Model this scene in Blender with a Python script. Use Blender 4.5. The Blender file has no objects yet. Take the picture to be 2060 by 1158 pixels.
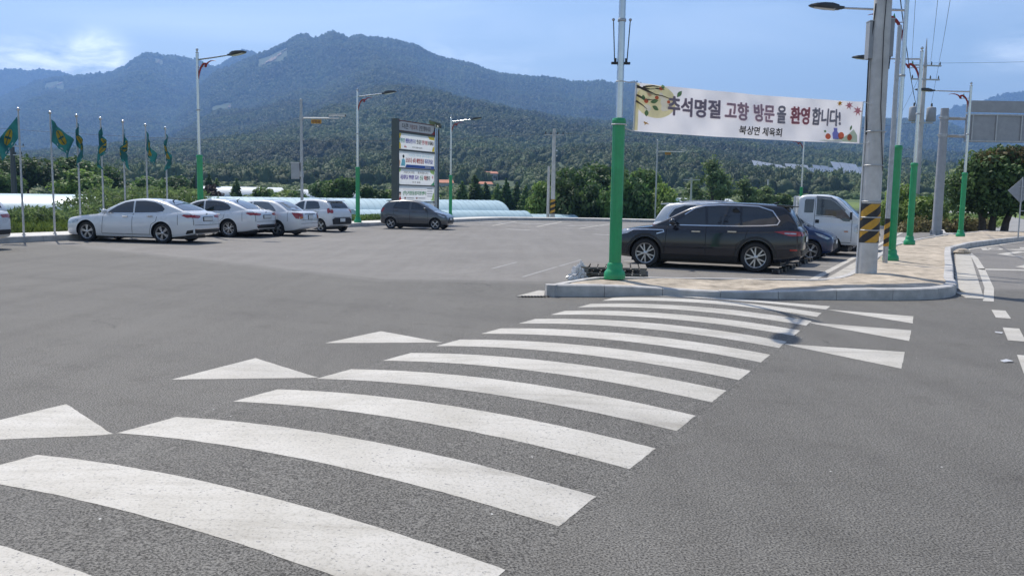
import bpy, bmesh, math, random
import numpy as np
from mathutils import Vector, Matrix
from mathutils.geometry import delaunay_2d_cdt
from mathutils.bvhtree import BVHTree

random.seed(7)
RNG = np.random.default_rng(11)
SC = bpy.context.scene
COL = SC.collection

# ------------------------------------------------------------------ camera
cam_d = bpy.data.cameras.new('camera')
cam = bpy.data.objects.new('camera', cam_d)
COL.objects.link(cam)
SC.camera = cam
cam_d.sensor_width = 36.0
cam_d.lens = 29.709
cam_d.clip_start = 0.1
cam_d.clip_end = 20000
PITCH, ROLL = math.atan(182 / 1700), 0.016
fw = Vector((0, math.cos(PITCH), -math.sin(PITCH)))
up0 = Vector((0, math.sin(PITCH), math.cos(PITCH)))
rt0 = Vector((1, 0, 0))
rt = math.cos(ROLL) * rt0 + math.sin(ROLL) * up0
up = -math.sin(ROLL) * rt0 + math.cos(ROLL) * up0
cam.matrix_world = Matrix(((rt.x, up.x, -fw.x, 0), (rt.y, up.y, -fw.y, 0),
                           (rt.z, up.z, -fw.z, 1.70), (0, 0, 0, 1)))

# ------------------------------------------------------------------ light and exposure
SUN_EL, SUN_AZ = math.radians(57), math.atan2(-0.51, 0.86)      # azimuth measured from +Y towards +X
w = bpy.data.worlds.new('World')
SC.world = w
w.use_nodes = True
nt = w.node_tree
nt.nodes.clear()
out = nt.nodes.new('ShaderNodeOutputWorld')
bg = nt.nodes.new('ShaderNodeBackground')
bg.inputs['Strength'].default_value = 0.121
sky = nt.nodes.new('ShaderNodeTexSky')
sky.sky_type = 'NISHITA'
sky.sun_disc = False
sky.sun_elevation = SUN_EL
sky.sun_rotation = SUN_AZ
sky.air_density = 1.0
sky.dust_density = 1.0
sky.ozone_density = 2.0
tc = nt.nodes.new('ShaderNodeTexCoord')
sep = nt.nodes.new('ShaderNodeSeparateXYZ')
nt.links.new(tc.outputs['Generated'], sep.inputs[0])
def wmath(op, a, b=None, c=None):
    n = nt.nodes.new('ShaderNodeMath'); n.operation = op
    for i, x in enumerate((a, b, c)):
        if x is None: continue
        if isinstance(x, (int, float)): n.inputs[i].default_value = x
        else: nt.links.new(x, n.inputs[i])
    return n.outputs[0]
zz = wmath('ADD', wmath('MAXIMUM', sep.outputs['Z'], 0.0), 0.10)
comb = nt.nodes.new('ShaderNodeCombineXYZ')
nt.links.new(wmath('DIVIDE', sep.outputs['X'], zz), comb.inputs[0])
nt.links.new(wmath('DIVIDE', sep.outputs['Y'], zz), comb.inputs[1])
def wnoise(scale, detail, rough, stretch, off):
    m = nt.nodes.new('ShaderNodeMapping')
    m.inputs['Scale'].default_value = stretch
    m.inputs['Location'].default_value = off
    m.inputs['Rotation'].default_value = (0, 0, 0.5)
    nt.links.new(comb.outputs[0], m.inputs[0])
    n = nt.nodes.new('ShaderNodeTexNoise')
    n.inputs['Scale'].default_value = scale
    n.inputs['Detail'].default_value = detail
    n.inputs['Roughness'].default_value = rough
    n.inputs['Distortion'].default_value = 0.6
    nt.links.new(m.outputs[0], n.inputs['Vector'])
    return n.outputs[0]
c1 = wnoise(0.55, 9, 0.58, (1.0, 2.2, 1), (3.1, 1.4, 0))
c2 = wnoise(0.23, 4, 0.5, (1.0, 1.0, 1), (0.4, 6.2, 0))
def bump3(nx, ny, nz, k):
    """soft patch of sky round one direction"""
    vm = nt.nodes.new('ShaderNodeVectorMath'); vm.operation = 'DOT_PRODUCT'
    vv = Vector((nx, ny, nz)).normalized(); vm.inputs[1].default_value = vv
    nt.links.new(tc.outputs['Generated'], vm.inputs[0])
    return wmath('POWER', wmath('MAXIMUM', vm.outputs['Value'], 0.0), k)
cover = wmath('MULTIPLY', wmath('MAXIMUM', wmath('SUBTRACT', c2, 0.38), 0), 3.2)
wisp = wmath('MULTIPLY', wmath('MULTIPLY', wmath('MAXIMUM', wmath('SUBTRACT', c1, 0.43), 0), 3.0), cover)
bank = None
spots = [(-.64 + .018 * i, 1, .150 + .006 * math.sin(i * 1.7), 7000, .55 + .3 * math.sin(i * 2.3)) for i in range(10)]
spots += [(-.50 + .012 * i, 1, .160 + .004 * math.sin(i * 2.1), 9000, .5) for i in range(4)]
spots += [(.30 + .045 * i, 1, .265 + .012 * math.sin(i * 1.3), 1500, .10) for i in range(8)] + [(.55 + .02 * i, 1, .170 + .003 * i, 6000, .22) for i in range(4)]
spots += [(-.10 + .016 * i, 1, .166 - .0025 * i, 16000, .22) for i in range(8)]
for (nx, ny, nz, k, amp) in spots:
    q = wmath('MULTIPLY', bump3(nx, ny, nz, k), amp)
    bank = q if bank is None else wmath('ADD', bank, q)
m3 = nt.nodes.new('ShaderNodeMapping'); m3.inputs['Scale'].default_value = (13, 13, 44); m3.inputs['Location'].default_value = (2.3, 0.7, 1.9)
nt.links.new(tc.outputs['Generated'], m3.inputs[0])
n3 = nt.nodes.new('ShaderNodeTexNoise'); n3.inputs['Scale'].default_value = 1.0; n3.inputs['Detail'].default_value = 8; n3.inputs['Roughness'].default_value = 0.6
n3.inputs['Distortion'].default_value = 0.5
nt.links.new(m3.outputs[0], n3.inputs['Vector'])
bank = wmath('MULTIPLY', wmath('MINIMUM', bank, 1.0), wmath('MINIMUM', wmath('MULTIPLY', wmath('MAXIMUM', wmath('SUBTRACT', n3.outputs[0], 0.36), 0), 4.0), 1.0))
cl = wmath('MINIMUM', wmath('ADD', wmath('MULTIPLY', wisp, 0.11), wmath('MULTIPLY', bank, 0.36)), 0.7)
mixc = nt.nodes.new('ShaderNodeMix')
mixc.data_type = 'RGBA'
nt.links.new(cl, mixc.inputs['Factor'])
nt.links.new(sky.outputs[0], mixc.inputs['A'])
mixc.inputs['B'].default_value = (26.0, 26.0, 26.0, 1)
nt.links.new(mixc.outputs['Result'], bg.inputs['Color'])
nt.links.new(bg.outputs[0], out.inputs['Surface'])

sun_d = bpy.data.lights.new('sun', 'SUN')
sun_d.energy = 4.0
sun_d.angle = math.radians(0.53)
sun_d.color = (1.0, 0.935, 0.835)
sun = bpy.data.objects.new('sun', sun_d)
COL.objects.link(sun)
sd = Vector((math.sin(SUN_AZ) * math.cos(SUN_EL), math.cos(SUN_AZ) * math.cos(SUN_EL), math.sin(SUN_EL)))
sun.rotation_euler = sd.to_track_quat('Z', 'Y').to_euler()
sun.location = (-20, 30, 60)

SC.view_settings.view_transform = 'Standard'
SC.view_settings.look = 'None'
SC.view_settings.exposure = 0.45
SC.view_settings.gamma = 1.0
SC.view_settings.use_curve_mapping = False
SC.cycles.use_denoising = True
SC.cycles.max_bounces = 6
SC.cycles.diffuse_bounces = 2
SC.cycles.glossy_bounces = 3
SC.cycles.transmission_bounces = 4
SC.cycles.transparent_max_bounces = 6
SC.cycles.volume_bounces = 0
SC.cycles.caustics_reflective = False
SC.cycles.caustics_refractive = False

# ------------------------------------------------------------------ materials
def lin(r, g, b):
    def f(c):
        c /= 255.0
        return c / 12.92 if c <= 0.04045 else ((c + 0.055) / 1.055) ** 2.4
    return (f(r), f(g), f(b))

def mat(name, base, rough=0.6, metal=0.0, vary=0.12, vscale=3.0, bump=0.0, bscale=40.0, coat=0.0, spec=0.5,
        detail=5.0, base2=None, objrand=0.0, translucent=0.0, coords='Object', stretch=None, roughvar=0.0):
    m = bpy.data.materials.new(name)
    m.use_nodes = True
    t = m.node_tree
    b = t.nodes['Principled BSDF']
    o = t.nodes['Material Output']
    b.inputs['Roughness'].default_value = rough
    b.inputs['Metallic'].default_value = metal
    b.inputs['Coat Weight'].default_value = coat
    b.inputs['Coat Roughness'].default_value = 0.06
    b.inputs['Specular IOR Level'].default_value = spec
    if coords == 'World':
        tcn = t.nodes.new('ShaderNodeNewGeometry').outputs['Position']
    else:
        tcn = t.nodes.new('ShaderNodeTexCoord').outputs['Object']
    if stretch:
        mp = t.nodes.new('ShaderNodeMapping')
        mp.inputs['Scale'].default_value = stretch
        t.links.new(tcn, mp.inputs[0])
        tcn = mp.outputs[0]
    n = t.nodes.new('ShaderNodeTexNoise')
    n.inputs['Scale'].default_value = vscale
    n.inputs['Detail'].default_value = detail
    n.inputs['Roughness'].default_value = 0.62
    t.links.new(tcn, n.inputs['Vector'])
    r = t.nodes.new('ShaderNodeValToRGB')
    r.color_ramp.elements[0].position = 0.3
    r.color_ramp.elements[1].position = 0.7
    lo = tuple(c * (1 - vary) for c in base)
    hi = tuple(min(1, c * (1 + vary)) for c in (base2 or base))
    r.color_ramp.elements[0].color = (*lo, 1)
    r.color_ramp.elements[1].color = (*hi, 1)
    t.links.new(n.outputs[0], r.inputs[0])
    col = r.outputs[0]
    if objrand:
        oi = t.nodes.new('ShaderNodeObjectInfo')
        hs = t.nodes.new('ShaderNodeHueSaturation')
        mr = t.nodes.new('ShaderNodeMapRange')
        mr.inputs['To Min'].default_value = 1 - objrand
        mr.inputs['To Max'].default_value = 1 + objrand
        t.links.new(oi.outputs['Random'], mr.inputs[0])
        t.links.new(mr.outputs[0], hs.inputs['Value'])
        mr2 = t.nodes.new('ShaderNodeMapRange')
        mr2.inputs['To Min'].default_value = 0.5 - objrand * 0.09
        mr2.inputs['To Max'].default_value = 0.5 + objrand * 0.05
        ml = t.nodes.new('ShaderNodeMath'); ml.operation = 'FRACT'
        ml2 = t.nodes.new('ShaderNodeMath'); ml2.operation = 'MULTIPLY'
        ml2.inputs[1].default_value = 7.31
        t.links.new(oi.outputs['Random'], ml2.inputs[0])
        t.links.new(ml2.outputs[0], ml.inputs[0])
        t.links.new(ml.outputs[0], mr2.inputs[0])
        t.links.new(mr2.outputs[0], hs.inputs['Hue'])
        t.links.new(col, hs.inputs['Color'])
        col = hs.outputs[0]
    t.links.new(col, b.inputs['Base Color'])
    if roughvar:
        rr = t.nodes.new('ShaderNodeMapRange')
        rr.inputs['To Min'].default_value = max(0, rough - roughvar)
        rr.inputs['To Max'].default_value = min(1, rough + roughvar)
        t.links.new(n.outputs[0], rr.inputs[0])
        t.links.new(rr.outputs[0], b.inputs['Roughness'])
    if bump:
        n2 = t.nodes.new('ShaderNodeTexNoise')
        n2.inputs['Scale'].default_value = bscale
        n2.inputs['Detail'].default_value = 6
        t.links.new(tcn, n2.inputs['Vector'])
        bp = t.nodes.new('ShaderNodeBump')
        bp.inputs['Strength'].default_value = bump
        bp.inputs['Distance'].default_value = 0.02
        t.links.new(n2.outputs[0], bp.inputs['Height'])
        t.links.new(bp.outputs[0], b.inputs['Normal'])
    if translucent:
        tr = t.nodes.new('ShaderNodeBsdfTranslucent')
        t.links.new(col, tr.inputs['Color'])
        mx = t.nodes.new('ShaderNodeMixShader')
        mx.inputs[0].default_value = translucent
        t.links.new(b.outputs[0], mx.inputs[1])
        t.links.new(tr.outputs[0], mx.inputs[2])
        t.links.new(mx.outputs[0], o.inputs['Surface'])
    return m

M = {}
def wheel_tracks(t, pos, noise_out, amount):
    """grey rubber bands left by wheels crossing the hump: a colour multiplier"""
    def mt(op, a, c=None):
        n = t.nodes.new('ShaderNodeMath'); n.operation = op
        for i, x in enumerate((a, c)):
            if x is None: continue
            if isinstance(x, (int, float)): n.inputs[i].default_value = x
            else: t.links.new(x, n.inputs[i])
        return n.outputs[0]
    d = t.nodes.new('ShaderNodeVectorMath'); d.operation = 'DOT_PRODUCT'; d.inputs[1].default_value = (0.461, 0.8874, 0)
    t.links.new(pos, d.inputs[0])
    u = mt('ADD', mt('SUBTRACT', d.outputs['Value'], 3.901), mt('MULTIPLY', mt('SUBTRACT', noise_out, 0.5), 0.5))
    tot = None
    for u0, sd_ in ((0.6, .20), (2.15, .22), (4.9, .20), (6.4, .22), (8.6, .2)):
        e = mt('DIVIDE', mt('SUBTRACT', u, u0), sd_)
        g_ = mt('POWER', 2.718, mt('MULTIPLY', mt('MULTIPLY', e, e), -1.0))
        tot = g_ if tot is None else mt('ADD', tot, g_)
    f = mt('SUBTRACT', 1.0, mt('MULTIPLY', mt('MULTIPLY', tot, noise_out), amount * 2))
    c = t.nodes.new('ShaderNodeCombineColor')
    for i in range(3): t.links.new(f, c.inputs[i])
    return c.outputs[0]
def asphalt_material():
    m = bpy.data.materials.new('asphalt'); m.use_nodes = True
    t = m.node_tree; b = t.nodes['Principled BSDF']
    pos = t.nodes.new('ShaderNodeNewGeometry').outputs['Position']
    def noise(scale, detail, rough=0.6, vec=pos):
        n = t.nodes.new('ShaderNodeTexNoise')
        n.inputs['Scale'].default_value = scale; n.inputs['Detail'].default_value = detail
        n.inputs['Roughness'].default_value = rough
        t.links.new(vec, n.inputs['Vector']); return n.outputs[0]
    def ramp(x, p0, c0, p1, c1):
        r = t.nodes.new('ShaderNodeValToRGB')
        r.color_ramp.elements[0].position = p0; r.color_ramp.elements[1].position = p1
        r.color_ramp.elements[0].color = (*c0, 1); r.color_ramp.elements[1].color = (*c1, 1)
        t.links.new(x, r.inputs[0]); return r.outputs[0]
    def mul(a, bb, f=1.0):
        n = t.nodes.new('ShaderNodeMix'); n.data_type = 'RGBA'; n.blend_type = 'MULTIPLY'
        n.inputs['Factor'].default_value = f
        t.links.new(a, n.inputs['A']); t.links.new(bb, n.inputs['B']); return n.outputs['Result']
    def mth_(op, a, c):
        n = t.nodes.new('ShaderNodeMath'); n.operation = op
        for i, x in enumerate((a, c)):
            if isinstance(x, (int, float)): n.inputs[i].default_value = x
            else: t.links.new(x, n.inputs[i])
        return n.outputs[0]
    grain = noise(82, 3, 0.75)
    coarse = ramp(grain, 0.385, (0.022, 0.021, 0.0195), 0.615, (0.232, 0.225, 0.208))
    fine = ramp(noise(160, 2, 0.6), 0.33, (0.125, 0.120, 0.114), 0.68, (0.255, 0.245, 0.233))
    # newer coarse mat round the hump, older smoother mat inside the lot: seam line in plan
    sx = t.nodes.new('ShaderNodeSeparateXYZ'); t.links.new(pos, sx.inputs[0])
    def mth(op, a, c=None, d=None):
        n = t.nodes.new('ShaderNodeMath'); n.operation = op
        for i, x in enumerate((a, c, d)):
            if x is None: continue
            if isinstance(x, (int, float)): n.inputs[i].default_value = x
            else: t.links.new(x, n.inputs[i])
        return n.outputs[0]
    wob = mth('MULTIPLY', mth('SUBTRACT', noise(0.6, 2), 0.5), 0.5)
    l1 = mth('SUBTRACT', mth('ADD', sx.outputs['Y'], wob), 17.1)
    l2 = mth('SUBTRACT', mth('ADD', mth('ADD', sx.outputs['Y'], mth('MULTIPLY', sx.outputs['X'], 0.82)), wob), 14.9)
    seam = mth('MINIMUM', l1, l2)
    fac = t.nodes.new('ShaderNodeMapRange')
    fac.inputs['From Min'].default_value = -0.5; fac.inputs['From Max'].default_value = 0.3
    t.links.new(seam, fac.inputs[0])
    mx = t.nodes.new('ShaderNodeMix'); mx.data_type = 'RGBA'
    t.links.new(fac.outputs[0], mx.inputs['Factor']); t.links.new(coarse, mx.inputs['A']); t.links.new(fine, mx.inputs['B'])
    col = mx.outputs['Result']
    col = mul(col, ramp(noise(0.35, 5), 0.3, (0.86, 0.855, 0.85), 0.7, (1.07, 1.065, 1.05)))
    mp = t.nodes.new('ShaderNodeMapping'); mp.inputs['Rotation'].default_value = (0, 0, -0.48)
    mp.inputs['Scale'].default_value = (2.2, 0.16, 1)
    t.links.new(pos, mp.inputs[0])
    col = mul(col, ramp(noise(1.0, 4, 0.55, mp.outputs[0]), 0.35, (0.93, 0.925, 0.92), 0.65, (1.04, 1.04, 1.04)))
    col = mul(col, ramp(noise(2.3, 8, 0.7), 0.28, (0.80, 0.79, 0.775), 0.46, (1.0, 1.0, 1.0)))
    vc = t.nodes.new('ShaderNodeTexVoronoi'); vc.feature = 'DISTANCE_TO_EDGE'; vc.inputs['Scale'].default_value = 0.16
    vw = t.nodes.new('ShaderNodeVectorMath'); vw.operation = 'ADD'
    nw = t.nodes.new('ShaderNodeTexNoise'); nw.inputs['Scale'].default_value = 1.1; nw.inputs['Detail'].default_value = 5
    t.links.new(pos, nw.inputs['Vector']); vs_ = t.nodes.new('ShaderNodeVectorMath'); vs_.operation = 'SCALE'; vs_.inputs['Scale'].default_value = 1.6
    t.links.new(nw.outputs['Color'], vs_.inputs[0]); t.links.new(pos, vw.inputs[0]); t.links.new(vs_.outputs[0], vw.inputs[1]); t.links.new(vw.outputs[0], vc.inputs['Vector'])
    crack = mth_('LESS_THAN', vc.outputs['Distance'], 0.0016)
    gate = mth_('GREATER_THAN', noise(0.11, 2), 0.56)
    crack = mth_('MULTIPLY', mth_('MULTIPLY', crack, gate), 0.6)
    mc = t.nodes.new('ShaderNodeMix'); mc.data_type = 'RGBA'
    t.links.new(crack, mc.inputs['Factor']); t.links.new(col, mc.inputs['A']); mc.inputs['B'].default_value = (0.03, 0.03, 0.03, 1)
    col = mc.outputs['Result']
    col = mul(col, ramp(noise(13, 5, 0.75), 0.32, (0.86, 0.855, 0.85), 0.66, (1.10, 1.095, 1.085)))
    col = mul(col, wheel_tracks(t, pos, noise(1.7, 6), 0.055))
    # paving joints and the seam between the two mats
    dv = t.nodes.new('ShaderNodeVectorMath'); dv.operation = 'DOT_PRODUCT'; dv.inputs[1].default_value = (0.8874, -0.461, 0)
    t.links.new(pos, dv.inputs[0])
    vv_ = mth('ADD', dv.outputs['Value'], mth('MULTIPLY', mth('SUBTRACT', noise(2.0, 3), 0.5), 0.06))
    jn = mth('LESS_THAN', mth('ABSOLUTE', mth('SUBTRACT', mth('MODULO', mth('ADD', vv_, 41.0), 4.2), 2.1)), 0.011)
    sl = mth('LESS_THAN', mth('ABSOLUTE', seam), 0.018)
    jj_ = mth('MULTIPLY', mth('MAXIMUM', mth('MULTIPLY', mth('MULTIPLY', jn, fac.outputs[0]), 0.35), mth('MULTIPLY', sl, 0.6)), mth('GREATER_THAN', noise(1.2, 4), 0.42))
    mj = t.nodes.new('ShaderNodeMix'); mj.data_type = 'RGBA'
    t.links.new(jj_, mj.inputs['Factor']); t.links.new(col, mj.inputs['A']); mj.inputs['B'].default_value = (0.04, 0.04, 0.038, 1)
    col = mj.outputs['Result']
    # pale grit
    vo = t.nodes.new('ShaderNodeTexVoronoi'); vo.inputs['Scale'].default_value = 3.2
    t.links.new(pos, vo.inputs['Vector'])
    gr = mth('LESS_THAN', vo.outputs['Distance'], 0.022)
    mg = t.nodes.new('ShaderNodeMix'); mg.data_type = 'RGBA'
    t.links.new(gr, mg.inputs['Factor']); t.links.new(col, mg.inputs['A']); mg.inputs['B'].default_value = (0.6, 0.6, 0.58, 1)
    t.links.new(mg.outputs['Result'], b.inputs['Base Color'])
    b.inputs['Roughness'].default_value = 0.82
    b.inputs['Specular IOR Level'].default_value = 0.35
    bp = t.nodes.new('ShaderNodeBump'); bp.inputs['Strength'].default_value = 0.4; bp.inputs['Distance'].default_value = 0.010
    t.links.new(grain, bp.inputs['Height']); t.links.new(bp.outputs[0], b.inputs['Normal'])
    return m

def paint_material(name, base, wear=0.30):
    m = bpy.data.materials.new(name); m.use_nodes = True
    t = m.node_tree; b = t.nodes['Principled BSDF']
    pos = t.nodes.new('ShaderNodeNewGeometry').outputs['Position']
    def noise(scale, detail):
        n = t.nodes.new('ShaderNodeTexNoise'); n.inputs['Scale'].default_value = scale; n.inputs['Detail'].default_value = detail
        n.inputs['Roughness'].default_value = 0.65
        t.links.new(pos, n.inputs['Vector']); return n
    n1 = noise(55, 4); n2 = noise(1.3, 6)
    r = t.nodes.new('ShaderNodeValToRGB')
    r.color_ramp.elements[0].position = 0.28; r.color_ramp.elements[1].position = 0.5
    r.color_ramp.elements[0].color = (base[0] * .62, base[1] * .62, base[2] * .6, 1); r.color_ramp.elements[1].color = (*base, 1)
    t.links.new(n1.outputs[0], r.inputs[0])
    r2 = t.nodes.new('ShaderNodeValToRGB')
    r2.color_ramp.elements[0].position = 0.3; r2.color_ramp.elements[1].position = 0.62
    r2.color_ramp.elements[0].color = (0.78, 0.77, 0.74, 1); r2.color_ramp.elements[1].color = (1, 1, 1, 1)
    t.links.new(n2.outputs[0], r2.inputs[0])
    mx = t.nodes.new('ShaderNodeMix'); mx.data_type = 'RGBA'; mx.blend_type = 'MULTIPLY'; mx.inputs['Factor'].default_value = 1
    t.links.new(r.outputs[0], mx.inputs['A']); t.links.new(r2.outputs[0], mx.inputs['B'])
    mp = t.nodes.new('ShaderNodeMapping'); mp.inputs['Rotation'].default_value = (0, 0, 0.48); mp.inputs['Scale'].default_value = (0.5, 6.0, 1)
    t.links.new(pos, mp.inputs[0])
    n4 = noise(1.0, 6); t.links.new(mp.outputs[0], n4.inputs['Vector'])
    r4 = t.nodes.new('ShaderNodeValToRGB'); r4.color_ramp.elements[0].position = 0.30; r4.color_ramp.elements[1].position = 0.50
    r4.color_ramp.elements[0].color = (0.80, 0.79, 0.77, 1); r4.color_ramp.elements[1].color = (1, 1, 1, 1)
    t.links.new(n4.outputs[0], r4.inputs[0])
    mx4 = t.nodes.new('ShaderNodeMix'); mx4.data_type = 'RGBA'; mx4.blend_type = 'MULTIPLY'; mx4.inputs['Factor'].default_value = 1
    t.links.new(mx.outputs['Result'], mx4.inputs['A']); t.links.new(r4.outputs[0], mx4.inputs['B']); mx = mx4
    wt = wheel_tracks(t, pos, noise(2.2, 6).outputs[0], 0.13)
    mx5 = t.nodes.new('ShaderNodeMix'); mx5.data_type = 'RGBA'; mx5.blend_type = 'MULTIPLY'; mx5.inputs['Factor'].default_value = 1
    t.links.new(mx.outputs['Result'], mx5.inputs['A']); t.links.new(wt, mx5.inputs['B']); mx = mx5
    # worn pin holes
    n3 = noise(38, 3)
    lt = t.nodes.new('ShaderNodeMath'); lt.operation = 'LESS_THAN'; lt.inputs[1].default_value = wear
    t.links.new(n3.outputs[0], lt.inputs[0])
    m2 = t.nodes.new('ShaderNodeMix'); m2.data_type = 'RGBA'
    t.links.new(lt.outputs[0], m2.inputs['Factor']); t.links.new(mx.outputs['Result'], m2.inputs['A'])
    m2.inputs['B'].default_value = (0.2, 0.195, 0.19, 1)
    t.links.new(m2.outputs['Result'], b.inputs['Base Color'])
    b.inputs['Roughness'].default_value = 0.7
    bp = t.nodes.new('ShaderNodeBump'); bp.inputs['Strength'].default_value = 0.35; bp.inputs['Distance'].default_value = 0.01
    t.links.new(n1.outputs[0], bp.inputs['Height']); t.links.new(bp.outputs[0], b.inputs['Normal'])
    return m

M['asphalt'] = asphalt_material()
M['paint'] = paint_material('road_paint', (0.515, 0.492, 0.448), 0.35)
M['paint_old'] = paint_material('road_paint_worn', (0.50, 0.49, 0.47), 0.45)
M['paint_faint'] = paint_material('road_paint_faint', (0.33, 0.325, 0.31), 0.47)
M['lane'] = mat('lane_concrete', (0.25, 0.245, 0.235), 0.9, vary=0.15, vscale=0.5, coords='World')
M['kerb'] = mat('kerb_granite', (0.44, 0.43, 0.415), 0.85, vary=0.26, vscale=3.5, bump=0.3, bscale=70, coords='World', detail=10)
M['gutter'] = mat('gutter_concrete', (0.41, 0.39, 0.35), 0.9, vary=0.2, vscale=4, bump=0.3, bscale=60, coords='World')
M['concrete'] = mat('concrete', (0.53, 0.52, 0.50), 0.88, vary=0.16, vscale=3, bump=0.25, bscale=50)
M['walk'] = mat('pale_concrete', (0.56, 0.545, 0.51), 0.9, vary=0.12, vscale=1.5, bump=0.2, bscale=40, coords='World')
M['sand'] = mat('sand', (0.325, 0.275, 0.21), 0.95, vary=0.38, vscale=2.6, base2=(0.42, 0.36, 0.285), bump=1.0, bscale=22, coords='World', detail=9)
M['stain'] = mat('tar_stain', (0.11, 0.105, 0.10), 0.9, vary=0.3, vscale=20)
M['silver'] = mat('stainless_steel', (0.52, 0.53, 0.54), 0.22, 1.0, vary=0.08, vscale=6, roughvar=0.06)
M['zinc'] = mat('galvanised_steel', (0.42, 0.43, 0.44), 0.5, 0.6, vary=0.15, vscale=12)
M['green'] = mat('green_enamel', (0.010, 0.285, 0.098), 0.40, vary=0.14, vscale=4, coat=0.25, bump=0.04, bscale=30)
M['red'] = mat('red_enamel', (0.26, 0.020, 0.016), 0.4, vary=0.15, vscale=8)
M['dark'] = mat('black_plastic', (0.014, 0.014, 0.015), 0.55, vary=0.25, vscale=20)
M['lamp_shell'] = mat('lamp_shell', (0.05, 0.055, 0.06), 0.4, 0.3, vary=0.2, vscale=12)
M['lens'] = mat('lamp_lens', (0.55, 0.57, 0.55), 0.2, vary=0.1, vscale=12)
M['cable'] = mat('cable', (0.02, 0.02, 0.022), 0.6, vary=0.2)
M['rope'] = mat('white_rope', (0.6, 0.6, 0.58), 0.8, vary=0.15, vscale=40)
M['white_paint'] = mat('white_enamel', (0.62, 0.63, 0.63), 0.45, vary=0.07, vscale=3)
M['grey_paint'] = mat('grey_enamel', (0.30, 0.315, 0.335), 0.5, vary=0.1, vscale=3)
M['yellow'] = mat('yellow_film', (0.50, 0.27, 0.025), 0.5, vary=0.12, vscale=12)
M['black_film'] = mat('black_film', (0.022, 0.022, 0.022), 0.6, vary=0.3, vscale=12)
M['wood_old'] = mat('weathered_wood', (0.19, 0.175, 0.155), 0.9, vary=0.35, vscale=4, bump=0.5, bscale=30, stretch=(1, 8, 8))
M['film_white'] = mat('polythene', (0.72, 0.72, 0.73), 0.25, vary=0.08, vscale=9, translucent=0.3)
M['rubber'] = mat('tyre_rubber', (0.018, 0.018, 0.019), 0.85, vary=0.3, vscale=20)
M['rim'] = mat('alloy', (0.50, 0.505, 0.515), 0.32, 0.85, vary=0.06, vscale=10)
M['rim_dark'] = mat('dark_alloy', (0.05, 0.05, 0.055), 0.45, 0.5, vary=0.1, vscale=10)
M['chrome'] = mat('chrome', (0.68, 0.68, 0.69), 0.12, 1.0, vary=0.04, vscale=6)
M['glass'] = mat('tinted_glass', (0.010, 0.013, 0.017), 0.04, vary=0.2, vscale=2, spec=0.9, coat=0.4)
M['glass_pale'] = mat('clear_glass', (0.10, 0.12, 0.14), 0.05, vary=0.2, vscale=2, spec=0.9, coat=0.5)
M['seam'] = mat('panel_gap', (0.015, 0.015, 0.016), 0.8, vary=0.1)
M['tail_red'] = mat('tail_lamp_red', (0.30, 0.012, 0.012), 0.12, vary=0.25, vscale=14, coat=0.8)
M['amber'] = mat('amber_lens', (0.55, 0.16, 0.02), 0.15, vary=0.1, vscale=14, coat=0.6)
M['headlamp'] = mat('head_lamp', (0.42, 0.44, 0.46), 0.08, 0.4, vary=0.4, vscale=16, coat=1.0)
M['plate'] = mat('number_plate', (0.62, 0.63, 0.62), 0.4, vary=0.06, vscale=20)
M['car_white'] = mat('white_car_paint', (0.66, 0.67, 0.68), 0.28, vary=0.03, vscale=1.5, coat=1.0, roughvar=0.04)
M['car_black'] = mat('black_car_paint', (0.010, 0.012, 0.019), 0.25, vary=0.1, vscale=1.5, coat=0.8, spec=0.3)
M['car_grey'] = mat('grey_car_paint', (0.080, 0.083, 0.088), 0.3, 0.35, vary=0.05, vscale=1.5, coat=1.0)
M['car_blue'] = mat('blue_car_paint', (0.006, 0.020, 0.075), 0.3, 0.0, vary=0.06, vscale=1.5, coat=0.7, spec=0.3)
M['car_dark'] = mat('dark_car_paint', (0.025, 0.030, 0.038), 0.28, 0.2, vary=0.06, vscale=1.5, coat=1.0)
M['bark'] = mat('bark', (0.075, 0.058, 0.042), 0.95, vary=0.35, vscale=6, bump=0.6, bscale=18)
M['leaf_dark'] = mat('leaf_dark', (0.046, 0.091, 0.032), 0.6, vary=0.35, vscale=0.9, objrand=0.22, translucent=0.42, coords='World', base2=(0.085, 0.152, 0.046))
M['leaf_mid'] = mat('leaf_mid', (0.074, 0.145, 0.039), 0.6, vary=0.35, vscale=0.9, objrand=0.2, translucent=0.42, coords='World', base2=(0.133, 0.221, 0.060))
M['leaf_light'] = mat('leaf_light', (0.133, 0.221, 0.050), 0.6, vary=0.3, vscale=0.9, objrand=0.15, translucent=0.42, coords='World', base2=(0.204, 0.292, 0.074))
M['leaf_weed'] = mat('leaf_weed', (0.088, 0.150, 0.056), 0.65, vary=0.45, vscale=1.1, translucent=0.42, coords='World', base2=(0.185, 0.256, 0.098))
M['leaf_tan'] = mat('leaf_tan', (0.13, 0.115, 0.045), 0.7, vary=0.4, vscale=1.6, translucent=0.25, coords='World', base2=(0.19, 0.16, 0.06))
M['leaf_orange'] = mat('leaf_orange', (0.16, 0.075, 0.022), 0.65, vary=0.4, vscale=1.2, translucent=0.3, coords='World', base2=(0.09, 0.095, 0.025))
M['leaf_purple'] = mat('leaf_purple', (0.05, 0.032, 0.028), 0.65, vary=0.3, vscale=1.2, translucent=0.2, coords='World')
M['grass'] = mat('grass_blades', (0.085, 0.135, 0.026), 0.7, vary=0.35, vscale=1.2, translucent=0.3, coords='World', base2=(0.14, 0.19, 0.04))
M['vinyl'] = mat('greenhouse_film', (0.36, 0.49, 0.54), 0.45, vary=0.07, vscale=0.5, spec=0.35, base2=(0.41, 0.54, 0.58))
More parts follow.
